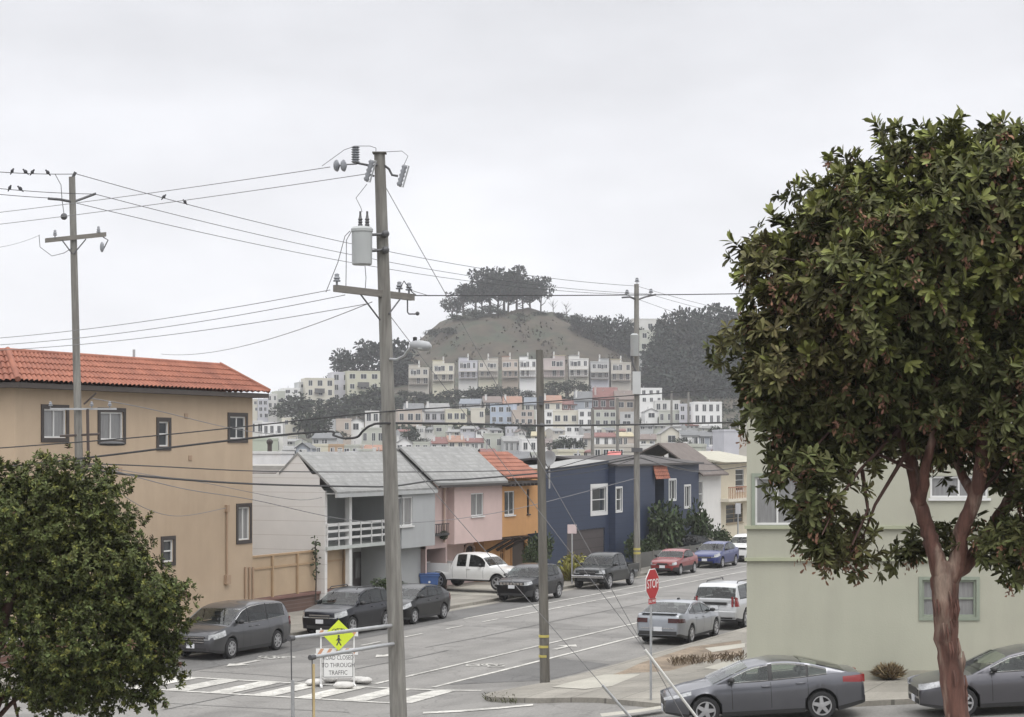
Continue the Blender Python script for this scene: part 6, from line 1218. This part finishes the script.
for px, py, h, lb in ((570, 578, 1.1, 'yellow green spiky plant left of the black pickup front'), (580, 579, .8, 'smaller yellow spiky plant at the black pickup bumper')):
    q = S(wa(px, -1.4), -1.4, .13); blades(lb, q, h, 130, YEL, .7, .12)
q = S(wa(577, -1.6), -1.6, .13); plant('bush', 2, 'garden_shrub', 'leafy yellow green shrub on the kerb left of the parking sign', 'shrub', q, 1.5, 1.7, YEL, None, 500, .16)
DRY = leaf_mat('dry_grass_blade', (.27, .21, .125), .3, .8, .2); DRYB = leaf_mat('dry_weed_blade', (.15, .115, .08), .4, .8, .2)
q = Vector(((889-CX)/F*52.6, 52.6, 0)); q.z = gz(q.x, q.y)+.13; blades('dry yellow grass tuft at the foot of the green building wall', q, .48, 900, DRY, .9, .010, 'grass_tuft', 'grass tuft')
wd_ = []
n = 420; pxs = np.clip(rng.choice([676, 684, 693, 701, 712, 724, 731, 740], n)+rng.normal(size=n)*2.6, 670, 745); t_ = (pxs-672)/72
pys = 664-t_*5+rng.uniform(-3.5, 2.5, n); B_ = np.array([list(GG(x, y, .13)) for x, y in zip(pxs, pys)]); d = unit(np.stack([rng.normal(size=n)*.5, rng.normal(size=n)*.5, np.ones(n)], 1))
ob = leaf_object('dry_weeds', DRYB, B_, d, unit(np.cross(d, rng.normal(size=(n,3)))), rng.uniform(.06,.26,n), rng.uniform(.015,.04,n), None, .2); tag(ob, 'dry brown weeds along the bare corner strip by the green building', 'weeds', None, 'stuff')
n = 260; pxs = rng.uniform(486, 516, n); pys = 699+rng.uniform(-2, 4, n)+(pxs-500)*.1; B_ = np.array([list(GG(x, y, .0)) for x, y in zip(pxs, pys)]); d = unit(np.stack([rng.normal(size=n)*.6, rng.normal(size=n)*.6, np.ones(n)], 1))
ob = leaf_object('kerb_weeds', leaf_mat('dull_green_weed', (.075,.08,.04), .4, .8, .2), B_, d, unit(np.cross(d, rng.normal(size=(n,3)))), rng.uniform(.05,.2,n), rng.uniform(.01,.03,n), None, .2); tag(ob, 'low weeds growing at the kerb of the right street corner', 'weeds', None, 'stuff')
q = S(g0-.5, B0-.2, .13); o = thing('climbing_plant', 'thin climbing plant up the corner of the clapboard house', 'plant', q); t = MB(); t.tube([(0,0,0),(.05,0,1.5),(0,0,2.9)], .03, 5); t.build('stem', DTRUNK, o); n = 60; zz = rng.uniform(1.3, 3.1, n); leaf_object('leaves', F_NEAR, np.stack([rng.normal(size=n)*.07, rng.normal(size=n)*.07, zz], 1), unit(rng.normal(size=(n,3))), unit(rng.normal(size=(n,3))), rng.uniform(.12,.25,n), rng.uniform(.06,.12,n), o)

# rough scrub and dead grass over the hill face, uncountable
n = 5200; hx = rng.uniform(-62, 62, n); hy = rng.uniform(655, 742, n); keep = (np.sin(hx*.23+hy*.11)+np.sin(hx*.57-hy*.31+2)+rng.normal(size=n)*.8) > .35; hx, hy = hx[keep], hy[keep]; n = len(hx)
B_ = np.array([[x, y, gz(x, y)-.1] for x, y in zip(hx, hy)]); d = unit(np.stack([rng.normal(size=n)*.7, rng.normal(size=n)*.7, np.ones(n)*.8], 1))
ob = leaf_object('hill_scrub', leaf_mat('dead_scrub', (.048, .042, .027), .6, .9, .1), B_, d, unit(np.cross(d, rng.normal(size=(n,3)))), rng.uniform(.4,1.3,n), rng.uniform(.4,1.1,n), None, .2); tag(ob, 'rough dead scrub and grass over the bare hill', 'scrub', None, 'stuff')

def cover(name, label, regions, n, m, lo, hi):
    Ps = []
    for x0, x1, y0, y1, w in regions:
        k = int(n*w); x, y = rng.uniform(x0, x1, k), rng.uniform(y0, y1, k); kp = np.sin(x*.31+y*.17)+np.sin(x*.83-y*.41)+rng.normal(size=k)*.7 > -.35; Ps.append(np.array([[a, b, gz(a, b)-.15+abs(random.gauss(0, .5))] for a, b in zip(x[kp], y[kp])]))
    B_ = np.concatenate(Ps); k = len(B_); d = unit(rng.normal(size=(k,3))*np.array([.9,.9,.5])+np.array([0,0,.6])); o = leaf_object(name, m, B_, d, unit(rng.normal(size=(k,3))*.5+np.array([0,-.3,1])), rng.uniform(lo,hi,k), rng.uniform(lo,hi,k)*.6, None, .2); return tag(o, label, None, None, 'stuff')
cover('slope_ground_cover', 'dark green ground cover on the bank under the terraced houses', ((-38, 42, 577, 606, 1.),), 8000, F_BUSH, .6, 1.7)
cover('slope_ground_cover', 'dark green ground cover between the rows of hillside houses', ((-36, 8, 524, 550, .35), (14, 58, 528, 545, .15), (-75, -30, 585, 600, .5), (48, 150, 470, 640, 1.6)), 7000, F_BUSH, .6, 1.7)
for px, w, h in ((404,14,6),(418,16,5),(447,14,6),(458,14,7),(472,16,7),(528,14,6),(552,14,7),(590,14,6),(606,14,5)):
    s_ = 600/F; plant('bush', px % 4+1, 'slope_shrub', 'dark green shrub among the hillside houses below the terrace', 'shrub', P(px, 397, 600), h*s_*1.25, w*s_*1.25, F_BUSH, 'shrubs among the hillside houses', 420, .14)
# ------------------------------------------------------------------ houses on the slope behind
PAL = dict(white=(.70,.70,.69), offwhite=(.58,.57,.54), cream=(.58,.54,.42), yellow=(.56,.52,.36), peach=(.48,.38,.30), pink=(.45,.36,.34), beige=(.46,.42,.35), grey=(.40,.41,.41), lilac=(.46,.46,.52), bluegrey=(.27,.31,.37), blue=(.33,.42,.56), green=(.40,.46,.33), palegreen=(.42,.44,.36), orange=(.48,.29,.13), tan=(.36,.28,.20), red=(.18,.065,.06), teal=(.20,.36,.33), brown=(.20,.16,.13), dark=(.10,.10,.10), yelgreen=(.49,.48,.33))
ROOFS = dict(slate=(.125,.13,.135), grey=(.21,.21,.205), orange=(.27,.14,.09), red=(.17,.065,.055), brown=(.15,.115,.10), dark=(.055,.055,.058), tar=(.19,.19,.185), yellow=(.36,.31,.18), blue=(.15,.17,.20))
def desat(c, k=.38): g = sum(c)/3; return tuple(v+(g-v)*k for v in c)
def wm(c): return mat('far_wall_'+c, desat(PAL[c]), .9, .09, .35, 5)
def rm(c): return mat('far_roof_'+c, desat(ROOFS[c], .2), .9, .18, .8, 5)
FGL = mat('far_window_glass', (.028,.032,.038), .15, .2, .6, spec=.5); FTR = mat('far_white_trim', (.55,.55,.54), .7, .05, 1)
_wm = {}
def win_copy(o, x, z, w, h, tm):
    k = (round(w,1), round(h,1), tm.name)
    if k not in _wm:
        w_, h_ = k[0], k[1]; t = MB(); ring(t, -w_/2-.07, w_/2+.07, -h_/2-.07, h_/2+.07, .09, -.07, -.0); t.box(-.035, .035, -.05, -.0, -h_/2+.02, h_/2-.02); f = t.build('window', tm); t = MB(); t.box(-w_/2, w_/2, -.03, .05, -h_/2, h_/2); g = t.build('pane', FGL, f); _wm[k] = (f, g); f.parent = o; f.location = (x, 0, z); return
    f, g = _wm[k]; c = f.copy(); COL.objects.link(c); c.parent = o; c.location = (x, 0, z); d = g.copy(); COL.objects.link(d); d.parent = c
def fh(box, Y, wall, label, roof=('flat','tar',0), wins=(2,1), yaw=0, depth=9., trim=None, chim=0, group='houses on the hillside', extra=None, wz_=None, garage=False):
    px0, px1, y0, y1 = box; s = Y/F; wd = (px1-px0)*s/max(.55, math.cos(R(yaw))); p = P((px0+px1)/2, y1, Y); o = thing('hillside_house', label, 'house', p, R(yaw), group)
    kind, rc, rh = roof; rh *= s; H = (y1-y0)*s-(rh if kind != 'flat' else 0); h = wd/2; tm = wm(trim) if trim else FTR
    t = MB(); t.box(-h, h, 0, depth, -5, H)
    if kind == 'front': t.add([(-h,0,H),(h,0,H),(0,0,H+rh),(-h,depth,H),(h,depth,H),(0,depth,H+rh)], [(0,1,2),(4,3,5)])
    if kind == 'side': t.add([(-h,0,H),(-h,depth,H),(-h,depth/2,H+rh),(h,0,H),(h,depth,H),(h,depth/2,H+rh)], [(1,0,2),(3,4,5)])
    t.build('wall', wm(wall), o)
    t = MB(); e = .25
    if kind == 'flat': t.box(-h-.06, h+.06, -.08, depth+.06, H+.003, H+.32); t.box(-h+.15, h-.15, .2, depth-.2, H+.322, H+.34); t.build('parapet', tm if trim else wm(wall), o)
    elif kind == 'side':
        z = lambda y: H+rh*(1-abs(y-depth/2)/(depth/2))+.04
        t.add([(-h-.1,-e,z(-e)),(h+.1,-e,z(-e)),(h+.1,depth/2,z(depth/2)),(-h-.1,depth/2,z(depth/2)),(h+.1,depth+e,z(depth+e)),(-h-.1,depth+e,z(depth+e))], [(0,1,2,3),(3,2,4,5)]); t.box(-h-.1, h+.1, -e-.06, -e+.03, z(-e)-.2, z(-e)-.005); t.build('roof', rm(rc), o)
    elif kind == 'front':
        t.add([(-h-e,-.2,H-.1*rh),(0,-.2,H+rh+.06),(0,depth,H+rh+.06),(-h-e,depth,H-.1*rh),(h+e,-.2,H-.1*rh),(h+e,depth,H-.1*rh)], [(0,1,2,3),(1,4,5,2)]); t.tube([(-h-e,-.22,H-.1*rh),(0,-.22,H+rh+.04),(h+e,-.22,H-.1*rh)], .1, 4); t.build('roof', rm(rc), o)
    nx, ny = wins; fl = H/max(ny, 1)
    r_ = random.Random(int(px0*7+y0)); ww = min(1.9, wd/max(nx,1)*.56)*r_.uniform(.8,1.1); wh = min(1.7, fl*.55)*r_.uniform(.85,1.1)
    for j in range(ny):
        for i in range(nx):
            x = -h+wd*(i+.5)/nx+r_.uniform(-.2,.2); z = fl*(j+.56); 
            if r_.random() < .9: win_copy(o, x, z, ww*r_.choice((.8,1,1)), wh, tm)
    if chim:
        for k in range(chim): x = (-h*.75 if k == 0 else h*.7); t = MB(); t.box(x-.25, x+.25, 1.2, 1.8, H*.6, H+rh*.9+.5); t.box(x-.31, x+.31, 1.13, 1.87, H+rh*.9+.503, H+rh*.9+.68); t.build('chimney', FTR if wall not in ('red',) else wm('pink'), o)
    t = MB(); r2 = r_.random(); x = r_.uniform(-h*.6, h*.5)
    t.tube([(x, 3, H-.2), (x, 3, H+rh*.5+.9)], .09, 6); t.build('vent_pipe', mat('vent_metal', (.3,.3,.31), .5), o)
    if extra: extra(o, h, H, depth, s)
    return o
# terrace under the hill: tall rear facades with decks
def terrace(px0, px1, y0, y1, wall, low, top, label, half=1, decks=2, side=None):
    Y = 608; s = Y/F
    def ex(o, h, H, depth, s):
        t = MB(); t.box(-h+.003, h-.003, -.12, -.003, -5, H*.36); t.build('lower_wall', wm(low), o)
        st_ = H/3
        for k in range(decks):
            z = H*(.38+.26*k); t = MB(); t.box(-h*.96, h*.96, -1.25, -.14, z-.16, z); t.box(-h*.96, h*.96, -1.24, -1.16, z+.85, z+.95)
            for j in range(10): x = -h*.95+h*1.9*j/9; t.box(x-.04, x+.04, -1.23, -1.17, z, z+.85)
            t.build('deck', wm('brown') if k % 2 == 0 else wm('beige'), o)  # lower deck coloured dark to mimic the shade beneath it
        a, b_ = (-h, 0) if half > 0 else (0, h)
        t = MB(); t.box(a+.003, b_, 1.2, depth-1, H+.32, H+1.2); t.build('upper_storey', wm(wall), o)
        t = MB(); t.box(a-.1, b_+.1, .9, depth-.8, H+1.203, H+1.4); t.build('upper_roof', rm(top) if top in ROOFS else wm(top), o)
        t = MB(); c = a+h if half > 0 else a; t.box(c-.2, c+.2, 1.0, 1.5, H, H+2.4); t.build('chimney', FTR, o)
        z = H+1.3; win_copy(o, (a+b_)/2, H-1.4, 1.9, 1.4, FTR)
    return fh((px0, px1, y0+3.4, y1), Y, wall, label, ('flat','tar',0), (3, 3), 0, 11, chim=0, group='terraced houses under the hill', extra=ex)
for a in ((408.5,429,365,394,'beige','beige','tar','grey beige terraced house standing alone at the left end under the hill',1),(432.5,454,361,391,'cream','yellow','yellow','pale yellow terraced house, second from the left under the hill',1),
  (458.5,477.5,358,389,'lilac','offwhite','tar','lilac white terraced house right of the pale yellow one under the hill',1),(478.5,498,358,387,'beige','yellow','tar','beige terraced house with yellow foot, right of the lilac one',-1),(502,518,357,388,'peach','tan','orange','peach terraced house at the middle under the hill',1),
  (519.5,536,357,387,'white','white','tar','white terraced house just left of the corner pole top',1),(543,565,356,388,'pink','yellow','yellow','pink and yellow terraced house just right of the corner pole top',-1),(569,588.5,356,387,'offwhite','cream','tar','off white terraced house with cream foot, third from the right end',1),
  (590.5,609,359,389,'grey','lilac','tar','light grey terraced house with lilac foot, second from the right end',-1),(611,631,360,391,'beige','beige','yellow','beige terraced house with yellow roof at the right end, beside the far kerb pole',1)): terrace(*a)
# the terrace falling away to the left
for a in (((347.5,380,372,402),600,'yelgreen','large pale yellow green house behind the big pole',(3,3),14,1),((333,349,373,403),602,'lilac','narrow lilac grey house left of the yellow green one',(2,3),14,0),((306,334,379,407),596,'cream','big cream house with small balcony on the left slope',(3,3),14,1),((299,307,383,403),600,'grey','thin grey house between the white and the cream houses',(1,3),14,0),
   ((284,300,389,406),596,'white','white house with dark balcony on the left slope',(2,3),14,0),((276,285,392,410),594,'palegreen','narrow pale green house on the left slope',(1,3),14,0),((267.5,277,395,416),592,'offwhite','off white house near the tan block roof end',(2,3),14,0),((258,268,400,419),590,'lilac','lilac house right at the tile roof tip',(2,3),14,0),((249,258,400,419),590,'cream','cream house mostly hidden behind the tan block corner',(2,3),14,0)):
    def ex(o, h, H, depth, s, dk=a[6]):
        if dk: t = MB(); t.box(-h*.4, h*.3, -.9, -.003, H*.5, H*.53); t.box(-h*.4, h*.3, -.9, -.85, H*.53, H*.66); t.build('balcony', wm('dark'), o)
    fh(a[0], a[1], a[2], a[3], wins=a[4], yaw=a[5], group='pale houses on the left slope', extra=ex, depth=10)
H_ = [
 # upper street row
 ((405,424.5,403,424),562,'offwhite','off white house with slate roof and chimney above the peach one, left of centre',('side','slate',7),(2,2),1),
 ((398,422,410.5,425),556,'peach','peach house low on the left of the slope beside the lilac grey house',('flat','tar',0),(3,1),0),
 ((424,446,403,424),562,'lilac','lilac grey house with grey gable roof and tall chimney',('side','grey',8),(3,1),1),
 ((446,467,410,424),556,'yellow','wide pale yellow house right of the lilac grey house',('flat','tar',0),(3,1),0),
 ((459,480,398.5,409),580,'grey','pale grey house with flat blue grey roof below the terrace',('side','blue',5),(2,1),0),
 ((471,485,409,421),556,'cream','small bright cream house left of the light blue house',('flat','yellow',0),(2,1),0),
 ((484,502,396,410),584,'beige','beige house with brown roof above the light blue house',('side','brown',6),(2,1),1),
 ((490,513,405,425),555,'blue','light blue house with white base at the middle of the slope',('flat','tar',0),(3,2),0),
 ((503,522,396,407),572,'peach','peach house with orange roof right behind the light blue house',('side','orange',7),(2,1),1),
 ((513,534,411,425),552,'peach','peach tan house at the right of the light blue house',('flat','tar',0),(3,2),0),
 ((524,538.5,397,412),570,'palegreen','pale green house with blue grey roof left of the corner pole',('side','blue',7),(2,1),0),
 ((543,562,395,412),570,'cream','cream house with orange roof right of the corner pole',('side','orange',7),(2,1),1),
 ((562,577,399,411),572,'red','low dark red house between the cream and the slate roofed one',('side','red',5),(2,1),0),
 ((574,592,391,411),572,'bluegrey','blue grey house with slate roof and chimney beside the red ones',('side','slate',9),(2,1),1),
 ((592,616,387,411),574,'red','large dark red house with steep red roof',('side','red',11),(3,1),1),
 ((616,635,390,412),570,'tan','tan house with brown roof beside the far kerb pole',('side','brown',9),(2,1),0),
 # row below
 ((536,553,411,426),520,'white','white house behind the corner pole with two small windows',('flat','tar',0),(2,2),0),
 ((553,578.5,411.5,427),520,'cream','long cream house between two white ones',('flat','tar',0),(3,1),0),
 ((578.5,592,410.5,426.5),518,'white','bright white house with one big window right of the long cream one',('flat','tar',0),(2,2),0),
 ((594,617.5,411,427),520,'palegreen','pale green house with tall windows under the large red house',('flat','tar',0),(3,2),0),
 ((620,634,413,427),516,'grey','grey house with white framed window left of the far kerb pole',('flat','tar',0),(1,2),0),
 ((640,662,389,404),560,'white','large white flat roofed house right of the far kerb pole',('flat','tar',0),(3,2),0),
 ((655,680,401.5,413),540,'offwhite','off white house below the large white one, before the grove',('flat','grey',0),(4,1),0),
 ((645,657.5,408.5,420),520,'white','small white house with teal window trim right of the far kerb pole',('front','grey',3),(1,1),0),
 ((659,681,411.5,424),515,'palegreen','pale greenish house with garage under the off white one',('flat','tar',0),(3,1),0),
 ((679.5,693,405,422),512,'lilac','pale lilac house left of the tall stepped white house',('flat','tar',0),(2,2),0),
 ((693.5,722,403,425),505,'white','tall stepped white house with dark windows at the right of the slope',('flat','tar',0),(4,2),0),
 # lower row
 ((396,412.5,438,456),470,'white','white house with pointed front gable right of the big pole',('front','grey',5),(2,1),1),
 ((413,430,443,456),480,'palegreen','pale green house right of the pointed white gable',('flat','tar',0),(2,1),0),
 ((430.5,448,437,452),470,'white','white house with dark red roof front left of the cream one',('side','red',6),(2,1),1),
 ((448.5,465,435.5,450),470,'cream','cream house with twin chimneys and orange brown roof',('side','orange',6),(2,1),2),
 ((465,484,438,451),470,'offwhite','white row house with dark red roof edge and bay windows',('side','red',4),(4,1),1),
 ((484,503.5,434.5,452),470,'palegreen','grey green stepped house above the orange tile roof',('flat','tar',0),(2,1),1),
 ((503.5,521,436,454),466,'grey','light grey house with large dark window right of the grey green one',('side','grey',5),(3,1),0),
 ((522,538,440,454),460,'white','white house with square window left of the corner pole',('flat','tar',0),(2,1),0),
 ((531,553,431.5,441),500,'yellow','pale yellow roofed house behind the corner pole',('side','yellow',4),(2,1),0),
 ((543,552.5,440,452),460,'pink','narrow pinkish house right of the corner pole',('flat','tar',0),(1,1),0),
 ((553,563,440.5,452),460,'palegreen','narrow pale green house left of the dark round tree',('flat','tar',0),(1,1),0),
 ((560,584,436.5,446),480,'white','long white house behind the dark round tree',('flat','tar',0),(4,1),0),
 ((583,596,433,448),478,'beige','beige house left of the pink roofed white house',('side','brown',5),(2,1),0),
 ((594.5,618,432.5,448),462,'white','white house with faded pink roof and a wide dark window',('side','red',4),(3,1),0),
 ((618,634.5,432,448),462,'peach','peach house with three orange panels left of the far kerb pole',('side','yellow',4),(3,1),0),
 ((640,672,434,452),455,'cream','wide cream house with two dark windows right of the far kerb pole',('side','brown',5),(4,1),0),
 ((661,681,426.5,446),440,'cream','cream house with a broad pointed gable right of the far kerb pole',('front','grey',7),(1,1),0),
 ((681,699,430,448),436,'white','white house with two dormer windows beside the cream gable',('side','slate',5),(2,1),0),
 ((699,715,431,448),436,'bluegrey','pale blue grey house right of the twin dormers',('side','slate',5),(2,1),0),
 ((724,740,431.5,446),330,'lilac','pale pinkish flat roofed house beside the green building top',('flat','tar',0),(0,1),0),
 ((739,752,425,452),300,'beige','tan chimney like house top at the green building edge',('flat','tar',0),(0,1),0),
 # lower left
 ((282,297,419,434),480,'cream','pale cream house with dark windows left of the dark shrubs',('flat','tar',0),(2,2),0),
 ((262,283,423.5,437),478,'white','white house beside the tan block, under the cream one',('flat','tar',0),(3,1),0),
 ((250,263,422,435),480,'offwhite','off white house top just at the tan wall corner',('flat','tar',0),(2,1),0),
 ((318,330,420,432),500,'grey','grey house behind the dark shrubs left of the pink one',('flat','tar',0),(2,1),0),
 ((336,351,420,434),480,'peach','peach pink house left of the big pole beside a drip looped cable',('flat','tar',0),(2,1),0),
 ((350,363,418.5,433),482,'white','white front gabled house left of the big pole',('front','grey',3),(1,1),0),
 ((365,379,412,424),520,'offwhite','off white house with dark red windows just left of the big pole',('flat','tar',0),(2,1),0),
 ((362,384,429,447),470,'palegreen','pale teal green house partly behind the big pole',('flat','tar',0),(3,1),0),
 ((312,337,433,446),440,'grey','low grey house above the pale yellow one on the left',('side','slate',5),(3,1),0),
 ((251,271,440,458),330,'green','mint green house side right of the tan block',('flat','tar',0),(0,1),0),
 ((269,283,436,458),340,'offwhite','off white house with dark lower part beside the mint green one',('flat','tar',0),(1,1),0),
 ((283,297,446,460),320,'white','white gabled house with small dark openings above the clapboard wall',('side','grey',4),(2,1),0),
 ((296,309,443,456),310,'bluegrey','blue grey gabled house behind the clapboard house ridge',('front','slate',5),(1,1),0),
 ((307,328,446,456),330,'yellow','low pale yellow house behind the grey roof on the left',('flat','tar',0),(3,1),0),
 ((327,344,446,456),330,'orange','low orange house behind the grey roof on the left',('flat','tar',0),(2,1),0),
 ((343,359.5,446.5,456),330,'palegreen','low grey green house between the orange house and the white one',('flat','tar',0),(2,1),0),
 ((359.5,386,445,458),330,'white','white house with orange patched roof just left of the big pole',('side','orange',5),(3,1),0),
 # roofs right behind the street houses
 ((417,441,447,456),220,'grey','house top with black hipped roof behind the grey shingles',('side','dark',7),(0,1),0),
 ((482,496,449,456),200,'red','low dark red roof just behind the orange tile roof',('side','red',3),(0,1),0),
 ((502,527,452,464),180,'grey','house with dark slate roof peeping over the orange tile ridge',('side','slate',7),(0,1),0),
 ((545,592,459,472),210,'offwhite','flat off white rooftop left of the far kerb pole, behind the navy porch',('flat','tar',0),(0,1),0),
 ((558,584,452,462),260,'yellow','pale yellow flat roof below the dark round tree',('flat','yellow',0),(2,1),0),
 ((592,634,447,462),250,'beige','beige flat building behind the navy house roof',('flat','tar',0),(5,1),0),
 ((640,668,449,462),240,'offwhite','off white building behind the navy house roof, right of the far kerb pole',('flat','tar',0),(3,1),0),
 ((684,702,447,460),200,'palegreen','pale yellow flat rooftop above the brown gable roof',('flat','yellow',0),(0,1),0),
]
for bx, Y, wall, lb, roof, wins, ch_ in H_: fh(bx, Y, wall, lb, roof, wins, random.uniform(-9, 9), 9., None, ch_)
# the many tiny houses packed between them
_r = random.Random(5)
for y0, y1, Y, xs_, hh in ((427.5, 436, 500, (400, 530), 7), (427, 435, 498, (553, 632), 6.5), (424, 432, 500, (640, 712), 6.5), (452, 461, 380, (396, 535), 8), (449, 459, 360, (545, 634), 8), (447, 458, 350, (640, 722), 8), (437, 446, 430, (258, 300), 7), (452, 462, 300, (300, 384), 7), (405, 413, 565, (398, 404), 7)):
    x = xs_[0]
    while x < xs_[1]-6:
        w_ = _r.uniform(8, 15); c_ = _r.choice(['white', 'white', 'offwhite', 'offwhite', 'cream', 'grey', 'lilac', 'palegreen', 'beige']); k_ = _r.choice([('flat','tar',0), ('flat','tar',0), ('side','grey',2.5), ('side','slate',2.5), ('front','brown',2.5), ('side','red',2)])
        t0 = y0+_r.uniform(-1.5, 2); fh((x, x+w_, t0, t0+hh), Y+_r.uniform(-6, 6), c_, 'tiny %s house packed among others low on the distant slope' % {'offwhite': 'off white', 'palegreen': 'pale green'}.get(c_, c_), k_, (_r.choice((1, 2, 2, 3)), 1), _r.uniform(-18, 18), 8, None, _r.choice((0, 0, 1)), 'tiny '+c_+' houses low on the slope'); x += w_+_r.choice((.3, .5, 4))
# houses higher up on the right shoulder, half hidden by trees
for bx, Y, wall, lb, wins in (((632,668,319.5,334),705,'offwhite','long off white house high on the right shoulder behind the trees',(5,1)),((600,611,334,348),700,'beige','small beige house among trees on the hill right of the grove',(1,1)),((640,664,331,352),668,'palegreen','pale green house with decks just right of the far kerb pole transformer',(3,2)),((640,656,352,378),640,'grey','grey house stepping down behind the far kerb pole',(2,3))): fh(bx, Y, wall, lb, ('flat','tar',0), wins, 5, 8)
t = MB(); 
o = thing('rooftop_patio', 'red tarpaulin on a dark roof behind the navy house, left of the far kerb pole', 'tarpaulin', P(614, 457, 150)); t = MB(); t.add([(-.55,0,-.1),(.5,0,.1),(.62,1,.42),(-.4,1,.42)], [(0,1,2,3)]); t.box(-.5,.5,.2,.9,-.6,-.15); t.build('sheet', mat('red_tarp', (.42,.13,.12), .7), o)

# ------------------------------------------------------------------ damp air
bpy.context.view_layer.update(); zz_ = [(o.matrix_world @ Vector(c)).z for o in bpy.data.objects if o.type == 'MESH' for c in o.bound_box]
hz = MB(); hz.box(-900, 900, -60, 1320, min(zz_)-1, max(zz_)+1.5); hm = bpy.data.materials.new('haze'); hm.use_nodes = True; ht = hm.node_tree
for n in list(ht.nodes): 
    if n.type != 'OUTPUT_MATERIAL': ht.nodes.remove(n)
pv = ht.nodes.new('ShaderNodeVolumePrincipled'); pv.inputs['Color'].default_value = (.92,.93,.97,1); pv.inputs['Density'].default_value = HAZE; pv.inputs['Anisotropy'].default_value = .2
ht.links.new(pv.outputs[0], [n for n in ht.nodes if n.type == 'OUTPUT_MATERIAL'][0].inputs['Volume'])
ho = hz.build('haze', hm); ho['kind'] = 'stuff'; ho['label'] = 'thin grey damp haze over the whole hillside'
